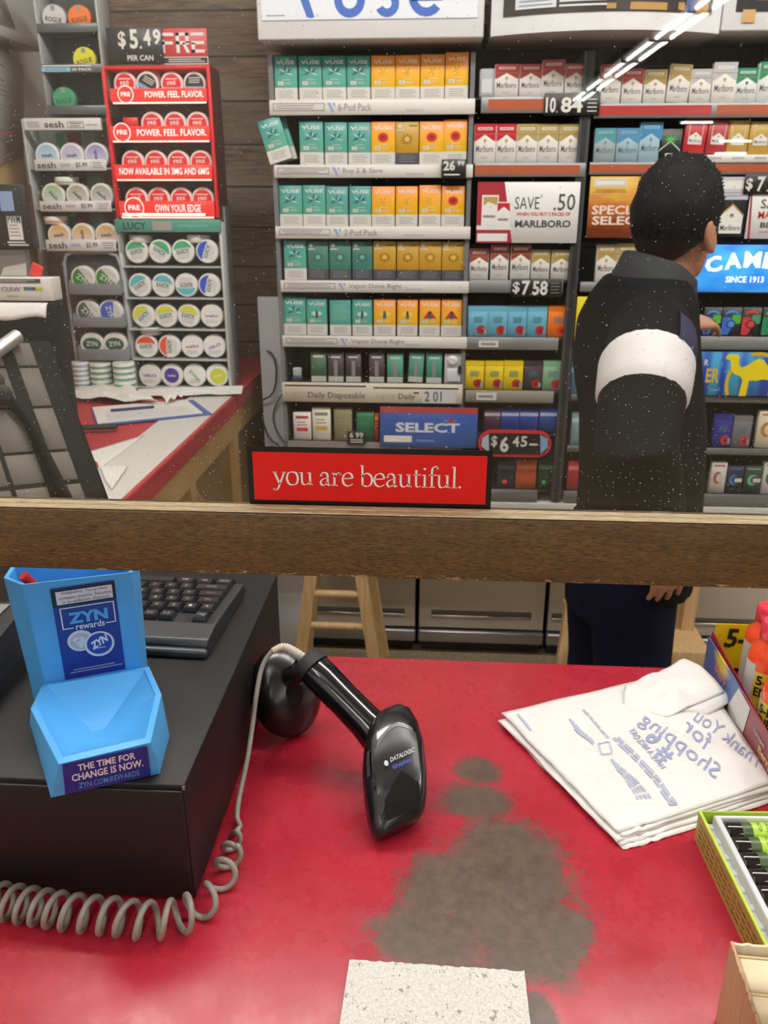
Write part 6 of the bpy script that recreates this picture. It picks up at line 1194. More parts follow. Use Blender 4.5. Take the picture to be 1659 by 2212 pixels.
# dark printer beside the holder
prm = M('printer_dark', '#222429', .4)
t = thing('receipt_printer', 'black receipt printer with a grey slip, partly behind the blue holder', 'printer', (-.468, .675, DT))
b = B(); b.rings([[(-.11, -.075, 0), (.075, -.075, 0), (.075, .035, 0), (-.11, .035, 0)], [(-.11, -.078, .018), (.077, -.078, .018), (.077, .035, .018), (-.11, .035, .018)], [(-.11, -.050, .048), (.070, -.050, .048), (.070, .035, .058), (-.11, .035, .058)]], prm, False); o = b.build('body', t); bv = o.modifiers.new('edge', 'BEVEL'); bv.width = .004; bv.segments = 3
B().box(-.10, .066, -.060, -.055, .034, .038, M('printer_gap', '#0c0d0f', .4)).build('paper_slot', t)
b = B(); b.add([(-.08, -.02, .0535), (.050, -.025, .053), (.055, .03, .0585), (-.08, .03, .0585)], [(0, 1, 2, 3)], M('slip_grey', '#8b8b8b', .7, var=.15, vscale=40)); b.build('paper_slip', t)
B().box(-.112, .0755, -.0795, -.0775, .002, .016, M('printer_blue', '#152740', .3), .0005).build('blue_panel', t)

# ---- barcode scanner toppled with its stand
sc_m = M('scanner_black', '#141417', .26, spec=.6); sc_t = M('scanner_matte', '#1d1d20', .55, bump=.35, bscale=2500); sc_g = M('scanner_gloss', '#0f0f13', .12, spec=.7)
A = PY(672, 1438, .742); N = PY(822, 1592, .694); P0 = PY(842, 1560, .700); P1 = PZ(860, 1762, COUNTER + .0185)
t = thing('barcode_scanner', 'black handheld barcode scanner resting nose down on the red counter', 'barcode scanner', (P1.x, P1.y, COUNTER)); O_ = Vector(t.location)
hd = (N - A)
b = B(); b.T = Matrix.Translation(-O_); up_ = (Vector((.35, -.6, .75)))
b.tube([A, A + hd * .06, A + hd * .2, A + hd * .5, A + hd * .8, N, N + hd * .1], [(.0160, .0140), (.0178, .0155), (.0180, .0155), (.0172, .0155), (.0178, .0165), (.0205, .0175), (.0205, .016)], sc_g, 20, up=up_); b.build('handle', t)
b = B(); b.T = Matrix.Translation(-O_); b.tube([A - hd * .085, A - hd * .08, A + hd * .05], [.0150, .0178, .0186], sc_t, 20, up=up_); b.build('end_cap', t)
ax = (P1 - P0).normalized(); uu = Vector((.9, .3, .0)); uu = (uu - ax * uu.dot(ax)).normalized(); ww = ax.cross(uu).normalized()
if ww.y > 0: ww = -ww
L = (P1 - P0).length; SK = .42
def headring(s, a, c, off, e=2.6, n=28):
    out = []
    for k in range(n):
        th = 2 * pi * k / n; cx, sx_ = cos(th), sin(th); x = a * (abs(cx) ** (2 / e)) * (1 if cx > 0 else -1); y = c * (abs(sx_) ** (2 / e)) * (1 if sx_ > 0 else -1)
        out.append(P0 + ax * (s * L - x * SK) + uu * x + ww * (y + off))
    return out
prof = [(-.16, .006, .005, -.004), (-.13, .014, .012, -.003), (-.04, .0215, .017, -.002), (.15, .0275, .020, 0), (.4, .0305, .0215, .001), (.7, .0305, .0205, .001), (.92, .0285, .018, 0), (1.06, .0255, .0155, -.001), (1.13, .020, .011, -.002)]
b = B(); b.T = Matrix.Translation(-O_); b.rings([headring(*p) for p in prof], sc_m, True); b.build('head', t)
def skin(u0, u1, s0f, s1f, off, m, nu=12, nv=10):   # patch lying on the upper face of the head
    def f(u, v):
        x = u0 + (u1 - u0) * u; s = s0f(u) * (1 - v) + s1f(u) * v
        import bisect
        k = max(0, min(len(prof) - 2, bisect.bisect_right([p[0] for p in prof], s) - 1)); q = (s - prof[k][0]) / (prof[k + 1][0] - prof[k][0]); a, c, o_ = [prof[k][i] * (1 - q) + prof[k + 1][i] * q for i in (1, 2, 3)]
        return P0 + ax * (s * L - x * a * SK) + uu * (x * a) + ww * (c * max(0, 1 - abs(x) ** 2.6) ** (1 / 2.6) + o_ + off)
    b = B(); b.T = Matrix.Translation(-O_); b.grid(f, nu, nv, m); return b
skin(-.78, .78, lambda u: .18 - .2 * sin(pi * u), lambda u: .95, .0014, sc_g).build('top_cover', t)
skin(-.70, .70, lambda u: .32 - .14 * sin(pi * u), lambda u: .82 - .0 * u, .0024, M('scanner_plate', '#18181d', .3)).build('logo_plate', t)
skin(-.62, .62, lambda u: .26 - .13 * sin(pi * u), lambda u: .31 - .13 * sin(pi * u), .0028, M('scanner_arc', '#4b4c60', .25)).build('status_arc', t)
skin(-.72, -.1, lambda u: .78 - .0 * u, lambda u: 1.02 - .30 * u, .0024, M('scanner_mesh', '#2a2a30', .7, bump=.8, bscale=3000)).build('grip_mesh', t)
skin(-.5, .66, lambda u: .86 - .20 * (1 - abs(2 * u - 1)), lambda u: 1.06, .0030, M('scanner_nose', '#060607', .75, spec=.2)).build('nose_bumper', t)
skin(-.93, -.84, lambda u: .28, lambda u: .55, .003, M('scanner_button', '#3a3a3f', .4), 3, 6).build('side_button', t)
b = B(); b.T = Matrix.Translation(-O_)
def logo(txt, x0, x1, s0, s1, m, bold):
    vs, fs = text_geo(txt, bold); b.add([P0 + ax * ((s1 + (s0 - s1) * c) * L - (x0 + (x1 - x0) * a) * SK) + uu * (x0 + (x1 - x0) * a) + ww * .0262 for a, c in vs], fs, m)
logo('DATALOGIC', -.0070, .0165, .49, .54, M('logo_white', '#d4d4d8', .5), .02); logo('Gryphon', -.0055, .0125, .575, .635, M('logo_gblue', '#4a5fd0', .5), .01)
b.add([P0 + ax * ((.515 + .03 * sin(i * pi / 5)) * L + .0145 * SK) + uu * (-.0112 + .0021 * cos(i * pi / 5)) + ww * .0262 for i in range(10)], [tuple(range(10))], M('logo_white', '#d4d4d8')); b.build('lettering', t)
b = B(); b.T = Matrix.Translation(-O_); b.tube([N + hd * -.10 + Vector((-.003, .002, -.014)), N + Vector((-.001, 0, -.018)), N + hd * .12 + Vector((0, 0, -.016))], [(.006, .006), (.009, .009), (.007, .006)], sc_t, 12); b.build('trigger', t)
# stand: round weighted base lying on its edge with a hooked neck
D = PY(622, 1494, .770); nn = Vector((.52, -.74, .42)).normalized(); e1 = nn.cross(Vector((0, 0, 1))).normalized(); e2 = nn.cross(e1)
t2 = thing('scanner_stand', 'black round scanner stand tipped on its edge behind the scanner handle', 'scanner stand', (D.x, D.y, COUNTER)); O2 = Vector(t2.location)
r_ = min(.050, (D.z - COUNTER) / abs(e2.z) - .0002)
b = B(); b.T = Matrix.Translation(-O2); rs = []
for rr, hh in ((.96, -.010), (1.0, -.008), (1.0, -.003), (.95, .002), (.80, .010), (.55, .016), (.25, .019)): rs.append([D + nn * hh + (e1 * cos(2 * pi * k / 40) * .80 + e2 * sin(2 * pi * k / 40)) * (r_ * rr) for k in range(40)])
b.rings(rs, M('stand_gloss', '#131316', .25, spec=.6), True); b.build('base_disc', t2)
b = B(); b.T = Matrix.Translation(-O2); q_ = D + nn * .012 + Vector((.0, 0, .016)); b.tube([q_, q_ + Vector((.012, -.004, .012)), A + Vector((-.014, .004, -.004)) , A + hd * .06 + Vector((-.004, .008, -.012)), A + hd * .16 + Vector((.0, .010, -.016))], [(.012, .009), (.012, .009), (.011, .009), (.010, .007), (.008, .005)], sc_t, 12); b.build('hook_neck', t2)
b = B(); b.T = Matrix.Translation(-O2); b.box(0, 0, 0, 0, 0, 0, sc_t) if False else b.tube([q_ + Vector((-.004, -.004, .004)), q_ + Vector((.016, -.010, .020))], [(.007, .010), (.007, .010)], sc_m, 4); b.build('latch', t2)
# ---- coiled cable
cabm = M('cable_grey_vinyl', '#8f8b82', .45, var=.12, vscale=150)
E0 = A - hd * .085
cp = [E0, PY(632, 1406, .748), PY(610, 1398, .750), PY(588, 1407, .745), PY(566, 1442, .735), PY(553, 1505, .715), PY(546, 1560, .70), PY(534, 1640, .670), PY(517, 1720, .640), PY(512, 1765, .618)]
cp += [PZ(518, 1786, COUNTER + .004), PZ(500, 1803, COUNTER + .004)]
axis = [PZ(*p, COUNTER + .0115) for p in ((500, 1805), (500, 1832), (490, 1866), (478, 1905), (436, 1960), (396, 1985), (350, 1995), (300, 1996), (250, 1988), (200, 1984), (150, 1978), (100, 1970), (50, 1962), (0, 1954), (-60, 1944), (-140, 1931))]
def cr(pts, per):
    out = []; Q = [pts[0] * 2 - pts[1]] + list(pts) + [pts[-1] * 2 - pts[-2]]
    for i in range(1, len(Q) - 2):
        for k in range(per):
            u = k / per; a, b_, c_, d_ = Q[i - 1], Q[i], Q[i + 1], Q[i + 2]; out.append(.5 * ((b_ * 2) + (c_ - a) * u + (a * 2 - b_ * 5 + c_ * 4 - d_) * u * u + (b_ * 3 - a - c_ * 3 + d_) * u ** 3))
    out.append(Q[-2]); return out
straight = cr(cp, 8)
fine = cr(axis, 60); cum = [0]
for i in range(1, len(fine)): cum.append(cum[-1] + (fine[i] - fine[i - 1]).length)
Ltot = cum[-1]; coil = []; ph = 2.2; step = Ltot / (len(fine) - 1)
for i, p in enumerate(fine):
    s = cum[i]; tg = (fine[min(i + 1, len(fine) - 1)] - fine[max(i - 1, 0)]).normalized(); side = tg.cross(Vector((0, 0, 1))).normalized()
    u = s / Ltot; pitch = .026 if s < .07 else (.022 if s < .13 else (.0165 if s < .20 else .0130)); R_ = .0075 if s < .02 else (.0095 if s < .09 else .0130)
    R_ = min(R_, .0130); ph += 2 * pi * step / pitch; coil.append(Vector((p.x, p.y, COUNTER + .0026 + R_)) + side * (R_ * cos(ph)) + Vector((0, 0, R_ * sin(ph))))
t = thing('coiled_cable', 'grey coiled cable running from the scanner across the counter front', 'cable', (coil[0].x, coil[0].y, COUNTER)); O3 = Vector(t.location)
b = B(); b.T = Matrix.Translation(-O3); b.tube(straight + cr([straight[-1]] + [coil[0]], 6)[1:-1] + coil, .0026, cabm, 8); b.build('vinyl_cord', t)
b = B(); b.T = Matrix.Translation(-O3); rl = cr(cp[:4], 14); rad = [(.0060 - .0024 * i / len(rl)) * (1.0 if i % 3 else .80) for i in range(len(rl))]; b.tube(rl, rad, M('relief_cream', '#cfcabb', .5), 10); b.build('strain_relief', t)
# ---- foam pad stuck on the counter
w = NT('foam_pad'); c = w.coord(); vo = w.n('TexVoronoi', Scale=520.0); w.set(vo.inputs['Vector'], c); n1 = w.noise(c, 60, 5, .7); n2 = w.noise(c, 420, 4, .75); n3 = w.noise(c, 170, 3, .6)
sp = w.math('LESS_THAN', vo.outputs['Distance'], w.math('MULTIPLY', w.ramp(n1, .42, .75), .55)); sp2 = w.ramp(n3, .62, .68)
cc = w.mix(w.ramp(n2, .35, .65), '#cfcec6', '#edece6'); cc = w.mix(w.math('MULTIPLY', sp, .6), cc, '#8d8a7b'); cc = w.mix(w.math('MULTIPLY', sp2, .7), cc, '#6f6d66')
w.set(w.p.inputs['Base Color'], cc); w.p.inputs['Roughness'].default_value = .85; w.bump(w.math('ADD', n2, n3), .5, .001)
FLp, FRp = PZ(755, 2072, COUNTER + .003), PZ(1133, 2098, COUNTER + .003)
e = []; rr = random.Random(3)
for i in range(41): u = i / 40; e.append((FLp.x + (FRp.x - FLp.x) * u, FLp.y + (FRp.y - FLp.y) * u + rr.uniform(-.0007, .0007)))
for i in range(1, 20): e.append((FRp.x + .001 * i / 20 + rr.uniform(-.0004, .0004), FRp.y - .12 * i / 20))
e += [(FRp.x, FRp.y - .12), (FLp.x - .003, FLp.y - .12)]
for i in range(1, 20): e.append((FLp.x - .003 + .003 * i / 20, FLp.y - .12 + .12 * i / 20))
b = B(); n = len(e); b.add([(p[0], p[1], COUNTER + .0004) for p in e] + [(p[0], p[1], COUNTER + .003) for p in e], [tuple(range(n, 2 * n))] + [(i, (i + 1) % n, (i + 1) % n + n, i + n) for i in range(n)], w.m)
o = b.build('foam_pad'); tag(o, 'speckled white foam pad stuck to the front of the red counter', 'pad')
# ---- stack of white plastic carrier bags
bagm = NT('bag_plastic'); bagm.p.inputs['Base Color'].default_value = rgb('#f1f0ee'); bagm.p.inputs['Roughness'].default_value = .33; bagm.p.inputs['Subsurface Weight'].default_value = .0
bagm.bump(bagm.noise(bagm.coord(scale=(1, 1.6, 1), rot=(0, 0, .6)), 26, 5, .6), .5, .004); bagm = bagm.m
K1, K2, K3, K4 = PZ(1083, 1540, COUNTER + .01), PZ(1500, 1440, COUNTER + .01), PZ(1672, 1690, COUNTER + .01), PZ(1336, 1796, COUNTER + .01)
def bagfn(k, seed, hgt, sx=0.0, sy=0.0):
    def f(u, v):
        p = (K1 * (1 - u) + K2 * u) * (1 - v) + (K4 * (1 - u) + K3 * u) * v
        r = Vector((sx + .0025 * mnoise.noise(Vector((u * 4, v * 4, seed))), sy + .0025 * mnoise.noise(Vector((u * 4, v * 4, seed + 9))), 0)); p = p + r
        edge = min(u, 1 - u, v, 1 - v)
        puff = min(1, edge * 6); wr = .0045 * (mnoise.noise(Vector((u * 2.2 + seed, v * 3.0, seed))) * .5 + .5) + .0016 * mnoise.noise(Vector((u * 13 + seed, v * 7, 2 * seed))) + .0012 * mnoise.noise(Vector(((u - v) * 11, (u + v) * 4, seed + 5)))
        crk = .0042 * mnoise.noise(Vector((u * 30, v * 22, seed))) * max(0, 1 - abs(u - .12) * 6) * min(1, v * 2)
        return Vector((p.x, p.y, COUNTER + .0012 + hgt * (1 - .35 * max(0, .25 - edge)) + puff * (wr + .0015) * (.35 if k else 1) + crk))
    return f
for k in range(5):
    h = .0022 * (4 - k); fn = bagfn(k, 3.3 + k, h + .0005, .004 * sin(k * 2.1) * (k > 0), -.0042 * k * .8)
    if k == 0: topf = fn
    o = B().grid(fn, 46, 36, bagm).build('carrier_bag'); sm = o.modifiers.new('film', 'SOLIDIFY'); sm.thickness = .0012; sm.offset = 1
    tag(o, ['white plastic carrier bag with faint blue print, topmost of the flat stack'] [0] if k == 0 else 'white plastic carrier bag under the printed one, %s from the top of the stack' % ORD[k], 'bag', 'stacked carrier bags')
    if k == 0: topbag = o
ink1 = M('bag_blue', '#9aa4c8', .5); ink2 = M('bag_blue_pale', '#b4bcd3', .5)
b = B()
def unmap(p):       # bag coordinates of a point on the counter
    u = v = .5
    for _ in range(12):
        q0 = topf(u, v); du = (topf(u + .01, v) - q0) * 100; dv = (topf(u, v + .01) - q0) * 100; ex, ey = p.x - q0.x, p.y - q0.y; det = du.x * dv.y - du.y * dv.x
        u += (ex * dv.y - ey * dv.x) / det * .8; v += (du.x * ey - du.y * ex) / det * .8
    return u, v
def bagpx(txt, a, c, up, m, bold=.0):
    """writing whose baseline runs from photo point a to c, letters rising along up (photo pixels)"""
    A_, C_, U_ = [Vector(unmap(PZ(*q_, COUNTER + .014))) for q_ in (a, c, (a[0] + up[0], a[1] + up[1]))]
    vs, fs = text_geo(txt, bold); out = []
    for x_, y_ in vs:
        q_ = A_ + (C_ - A_) * x_ + (U_ - A_) * y_; out.append(topf(max(0, min(1, q_.x)), max(0, min(1, q_.y))) + Vector((0, 0, .0009)))
    b.add(out, fs, m)
bagpx('Thank You', (1642, 1662), (1496, 1556), (14, -30), ink1, .004); bagpx('for', (1524, 1622), (1470, 1576), (18, -28), ink1, .0); bagpx('Shopping', (1540, 1690), (1372, 1570), (20, -34), ink1, .002)
bagpx('# 6', (1428, 1652), (1386, 1594), (38, -14), ink1, .02)
bagpx('HAVE A NICE DAY', (1428, 1664), (1356, 1578), (11, -4), ink1, .02)
bagpx('--- ---- -- ------ --- ---- --', (1338, 1592), (1462, 1728), (-7, 4), ink2, .05); bagpx('-- ----- --- -- ---- --- -----', (1328, 1594), (1452, 1730), (-5, 3), ink2, .05)
for i in range(4): bagpx('---- --- ------ --- --', (1322 - i * 1.5 + i * 6, 1640 + i * 7), (1408 - i * 9, 1722 + i * 1), (-4, 2), ink2, .04)
bagpx('----- --- ------ ---- --', (1262, 1532), (1316, 1596), (-4, 2), ink2, .05)
for i in range(5): bagpx('--- ----- -- ---', (1232 + i * 4, 1552 + i * 7), (1284 + i * 0, 1602 + i * 1), (-4, 2), ink2, .05)
bagpx('--------', (1120, 1538), (1150, 1572), (-4, 2), ink2, .04)
def bagloop(pts, w_):
    q = [topf(*unmap(PZ(*p_, COUNTER + .014))) + Vector((0, 0, .001)) for p_ in pts]
    for i in range(len(q)):
        a, c = q[i], q[(i + 1) % len(q)]; d = (c - a).normalized() * w_; s_ = Vector((-d.y, d.x, 0)); b.add([a - s_ * .5, c - s_ * .5, c + s_ * .5, a + s_ * .5], [(0, 1, 2, 3)], ink2)
bagloop(((1292, 1606), (1316, 1604), (1322, 1626), (1300, 1632)), .0013); bagloop(((1446, 1734), (1464, 1733), (1452, 1718)), .0014)
b.build('printed_lettering', topbag)
# folded-over bag lying across the far corner of the stack
PT_ = lambda x_, y_, h_: PZ(x_, y_, COUNTER + h_)
up_l = [PT_(1350, 1480, .016), PT_(1420, 1452, .020), PT_(1478, 1422, .024)]; lo_l = [PT_(1345, 1528, .013), PT_(1442, 1548, .016), PT_(1566, 1494, .020)]
def pl3(ps, u): return ps[0] * (1 - 2 * u) + ps[1] * (2 * u) if u < .5 else ps[1] * (2 - 2 * u) + ps[2] * (2 * u - 1)
def ff(u, v):
    p = pl3(up_l, u) * (1 - v) + pl3(lo_l, u) * v
    return p + Vector((0, 0, .007 * sin(pi * v) * (.4 + .6 * u) + .003 * mnoise.noise(Vector((u * 5, v * 4, 4))) + .003 * max(0, 1 - abs(u - .42 - .25 * v) * 9)))
t = thing('folded_bag', 'crumpled folded white bag lying on the far corner of the bag stack', 'bag', (0, 0, 0))
o = B().grid(ff, 30, 20, bagm).build('folded_film', t); sm = o.modifiers.new('film', 'SOLIDIFY'); sm.thickness = .0012; sm.offset = 1
lo2 = [PT_(1480, 1540, .012), PT_(1530, 1545, .0125), PT_(1580, 1515, .013)]; up2 = [PT_(1455, 1535, .014), PT_(1510, 1515, .016), PT_(1566, 1490, .017)]
o = B().grid(lambda u, v: pl3(up2, u) * (1 - v) + pl3(lo2, u) * v + Vector((0, 0, .003 * sin(pi * v))), 14, 6, bagm).build('lower_fold', t); sm = o.modifiers.new('film', 'SOLIDIFY'); sm.thickness = .0012; sm.offset = 1

# ---- energy shot display box at the far end of the counter
X0, X1, Y0, Y1, zc = .338, .47, .60, .930, COUNTER
t = thing('energy_shot_box', 'blue and maroon open display box with a yellow header, holding small bottles', 'display box', (X0, Y0, zc)); wx, wy = X1 - X0, Y1 - Y0
H_ = .046; cb_ = M('carton_inner', '#7d1b16', .5)
w = NT('berry_print'); s_ = w.n('SeparateXYZ'); w.set(s_.inputs[0], w.coord()); n_ = w.noise(w.coord(), 22, 3)
yb = w.math('ADD', s_.outputs[1], w.math('MULTIPLY', n_, .03)); cA = w.mix(w.ramp(yb, .20, .24), '#8a3d44', '#46619c'); cA = w.mix(w.ramp(w.math('ADD', w.math('MULTIPLY', w.math('ABSOLUTE', w.math('SUBTRACT', s_.outputs[1], .275)), 1.0), w.math('MULTIPLY', w.math('ABSOLUTE', w.math('SUBTRACT', s_.outputs[2], .040)), 1.3)), .035, .012), cA, '#d9c04a')
w.set(w.p.inputs['Base Color'], cA); w.p.inputs['Roughness'].default_value = .35
b = B(); b.box(0, .002, 0, wy, 0, H_, w.m); b.build('side_panel', t)
b = B(); b.box(.0022, wx, 0, wy, .0, .002, cb_); b.build('base_panel', t)
b = B(); b.box(.0022, wx, wy - .002, wy, .002, H_, cb_); b.build('back_panel', t)
b = B(); b.box(.0022, wx, 0, .002, .002, H_ * .8, M('berry_front', '#7a2430', .4)); b.build('front_panel', t)
b = B(); b.add([(.0045, .0, .004), (.0045, wy, .004), (.0045, wy, H_ + .008), (.0045, .12, H_ * .9), (.0045, 0, H_ * .72)], [(0, 1, 2, 3, 4)], M('carton_red', '#8e1f1a', .45)); o = b.build('inner_flap', t); o.modifiers.new('board', 'SOLIDIFY').thickness = .0008
b = B(); b.add([(.006, wy - .012, .010), (.124, wy - .012, .010), (.124, wy - .004, .066), (.006, wy - .004, .066)], [(0, 1, 2, 3)], M('header_yellow', '#ecd914', .45)); o = b.build('yellow_header', t); o.modifiers.new('board', 'SOLIDIFY').thickness = .0012
def onyl(x, z): k = (z - .010) / .056; return (x, wy - .0128 + .008 * k - .0012, z)
b = B(); vs, fs = text_geo('5-hour', .03); b.add([onyl(.016 + a * .09 + c * .004, .037 + c * .024) for a, c in vs], fs, BLACK); b.build('header_lettering', t)
b = B()
for txt, yc, zc_, ln, ht, m in (('Berry', .272, .026, .04, .013, M('berry_pink', '#d97f8a', .4)), ('Grape', .145, .030, .03, .008, M('berry_grey', '#b9a9a4', .5)), ('Berry', .125, .019, .035, .011, M('berry_gold', '#e2c268', .4)), ('EXTRA', .115, .007, .03, .007, WHITE)):
    vs, fs = text_geo(txt, .03); b.add([(-.0006, yc + ln / 2 - a * ln, zc_ + (c - .5) * ht) for a, c in vs], fs, m)
b.add([(-.0005, yy, zz) for yy, zz in ((.235, .012), (.205, .004), (.185, .008), (.178, .044), (.215, .046))], [(0, 1, 2, 3, 4)], WHITE); b.add([(-.0006, yy, zz) for yy, zz in ((.236, .0), (.208, .0), (.208, .012), (.236, .014))], [(0, 1, 2, 3)], PALE)
b.build('side_print', t)
shr = NT('shrink_orange'); shr.p.inputs['Base Color'].default_value = rgb('#f0542a'); shr.p.inputs['Roughness'].default_value = .15; shr = shr.m; pinkm = M('shrink_pink', '#e43f56', .15)
def bottle(x, y, label, wrap=shr, cap=pinkm, s=1.0, rz=-20):
    t = thing('energy_shot_bottle', label, 'bottle', (x, y, zc + .0022), radians(rz), 'small shot bottles in the display box'); t.scale = (s, s, s); s = 1.0
    b = B(); b.lathe([(.0165 * s, 0), (.0175 * s, .002), (.0175 * s, .050), (.0172 * s, .056), (.0150 * s, .064), (.0098 * s, .070), (.0092 * s, .074)], wrap, 28); b.build('body', t)
    b = B(); b.lathe([(.0098 * s, .072), (.0112 * s, .073), (.0112 * s, .086), (.0100 * s, .0885)], cap, 24); b.build('cap', t)
    def lb(z0, z1, r, m, a0=0, a1=2 * pi): bb = B(); bb.grid(lambda u, v: (r * cos(a0 + u * (a1 - a0)), r * sin(a0 + u * (a1 - a0)), z0 + v * (z1 - z0)), 28, 1, m); return bb
    lb(.012, .046, .01765 * s, M('shot_label', '#e6d24a', .35)).build('label', t)
    lb(.003, .012, .01768 * s, M('shot_label_blue', '#3f7fae', .35)).build('label_band', t)
    lb(.008, .052, .01775 * s, M('shot_facts', '#cfd2cf', .45), pi * 1.02, pi * 1.30).build('facts_panel', t)
    bb = B()
    for txt, z0, z1, a0, a1 in (('5-hour', .034, .043, pi * 1.34, pi * 1.92), ('ENERGY', .023, .032, pi * 1.33, pi * 1.93)):
        vs, fs = text_geo(txt, .03); bb.add([(.0179 * s * cos(a0 + (a1 - a0) * a), .0179 * s * sin(a0 + (a1 - a0) * a), z0 + (z1 - z0) * c) for a, c in vs], fs, BLACK)
    for i in range(10): bb.add([(.0178 * s * cos(a), .0178 * s * sin(a), z) for a, z in ((pi * 1.04, .011 + i * .004), (pi * 1.27, .011 + i * .004), (pi * 1.27, .0122 + i * .004), (pi * 1.04, .0122 + i * .004))], [(0, 1, 2, 3)], INK)
    bb.build('lettering', t); return t
bottle(.388, .890, 'orange topped shot bottle deepest in the display box by the yellow header', s=1.22)
bottle(.375, .838, 'pink capped orange shot bottle with facts panel, second from the yellow header', s=1.3)
bottle(.3675, .775, 'orange shot bottle with 5-hour lettering, third from the yellow header', s=1.2, rz=-62)
bottle(.3655, .726, 'pale green shot bottle at the near end of the display box', M('shrink_green', '#8cc86a', .2), M('cap_green', '#6fb556', .2))

# ---- lime carton of vials
C0, C1 = PZ(1530, 1757, COUNTER + .032), PZ(1626, 2038, COUNTER + .032)
Xv, Yv1 = .2515, .628; Yv0 = .478; wv, dv, hv = .10, Yv1 - Yv0, .032
t = thing('vial_carton', 'open lime green carton with a white tray of dark vials', 'carton', (Xv, Yv0, COUNTER), radians(3))
lime = M('carton_lime_green', '#a4c639', .45); limed = M('carton_kraft', '#a8964e', .55, var=.1)
b = B(); b.box(0, .0016, 0, dv, 0, hv, limed); b.build('side_panel', t)
b = B(); b.box(.0016, wv, dv - .0016, dv, 0, hv, lime); b.build('back_panel', t); b = B(); b.box(.0016, wv, 0, .0016, 0, hv, lime); b.build('front_panel', t); B().box(.0016, wv, .0016, dv - .0016, 0, .0015, lime).build('base_panel', t)
b = B(); b.box(-.0004, .002, -.0002, dv + .0002, hv - .0012, hv + .0006, M('carton_lime_edge', '#b9d84a', .45)); b.build('rim', t)
b = B()
for i in range(4): 
    for k in range(14): b.add([(-.0005, .008 + k * .0098, .006 + i * .0055), (-.0005, .008 + k * .0098 + random.uniform(.005, .0085), .006 + i * .0055), (-.0005, .008 + k * .0098 + .006, .0075 + i * .0055), (-.0005, .008 + k * .0098, .0075 + i * .0055)], [(0, 1, 2, 3)], M('kraft_ink', '#7b4a22', .6))
b.build('side_print', t)
trm = M('tray_white', '#dfe3e8', .3)
ty = B(); x0 = .012; pit = .0182
ty.box(.004, .012, .004, dv - .004, .0016, hv - .012, trm, .001); ty.box(.012, .0175, .004, dv - .004, .0016, hv - .001, trm, .0015)
for i in range(8): ty.box(.0175, wv - .003, dv - .006 - i * pit - .0016, dv - .006 - i * pit + .0006, .0016, hv - .019, trm, .0007)
ty.box(.0175, wv - .003, .004, dv - .004, .0016, .0035, trm); ty.box(.012, wv - .003, dv - .0065, dv - .003, .0016, hv - .002, trm, .001)
for i in range(8): ty.box(.0035, .0125, dv - .012 - i * pit, dv - .004 - i * pit, .0016, hv - .010, trm, .002)
ty.build('white_tray', t)
R3 = Matrix.Rotation(radians(3), 4, 'Z')
vb = M('vial_brown', '#17110f', .08, spec=.8); vl = M('vial_lime', '#b7d94c', .35); vg = M('vial_green', '#3f5230', .35)
for i in range(5):
    c = R3 @ Vector((.019, dv - .0152 - i * pit, .0212)); v = thing('ginseng_vial', 'dark vial with a lime label in the white tray, %s from the far end' % ORD[i], 'vial', Vector((Xv, Yv0, COUNTER)) + c, radians(3), 'vials in the lime carton'); r = .0090
    b = B(); b.lathe([(r * .7, 0), (r * .96, .0008), (r, .002), (r, .0135)], vb, 22, axis='x'); b.build('cap', v)
    b = B(); b.lathe([(r * .985, .0135), (r * .985, .0745)], vb, 22, axis='x'); b.build('glass', v)
    b = B(); b.lathe([(r * .992, .0135), (r * .992, .0225)], vg, 22, axis='x', cap=False); b.build('neck_band', v); b = B(); b.lathe([(r * .994, .0225), (r * .994, .070)], vl, 22, axis='x', cap=False); b.build('label', v)
    b = B()
    for txt, x_, ln, hh in (('EXTRACTUM', .029, .9, .0035), ('Red Ginseng', .036, .95, .005)):
        vs, fs = text_geo(txt, 0); b.add([(x_ + (c_ - .5) * hh, r * 1.0 * sin(.9 - a * 1.8 * ln), r * 1.0 * cos(.9 - a * 1.8 * ln)) for a, c_ in vs], fs, INK)
    b.build('lettering', v)
# ---- cream carton of small boxes, nearest the customer
Q0 = PZ(1566, 2035, COUNTER + .075); 
t = thing('cream_carton', 'torn edged cream carton of small boxes at the near end of the counter', 'carton', (Q0.x, Q0.y - .085, COUNTER), radians(-3))
cr_ = M('cream_card', '#ecdcb8', .6, var=.06); kr = M('carton_tan', '#c79f7c', .65); hc = .074; dc = .087; wc = .11
b = B(); rr = random.Random(4); n = 30
top = [(-.0 + rr.uniform(-.0006, .0004), dc * i / n, hc + rr.uniform(-.0012, .0006)) for i in range(n + 1)]
b.add([(0, dc * i / n, 0) for i in range(n + 1)] + top + [(.002, p[1], p[2]) for p in top] + [(.002, dc * i / n, 0) for i in range(n + 1)], [(i, i + 1, n + 2 + i, n + 1 + i) for i in range(n)] + [(n + 1 + i, n + 2 + i, 2 * n + 3 + i, 2 * n + 2 + i) for i in range(n)] + [(2 * n + 2 + i, 2 * n + 3 + i, 3 * n + 4 + i, 3 * n + 3 + i) for i in range(n)], kr); b.build('side_panel', t)
b = B(); top = [(wc * i / n, dc + rr.uniform(-.0004, .0004), hc + rr.uniform(-.0012, .0006)) for i in range(n + 1)]
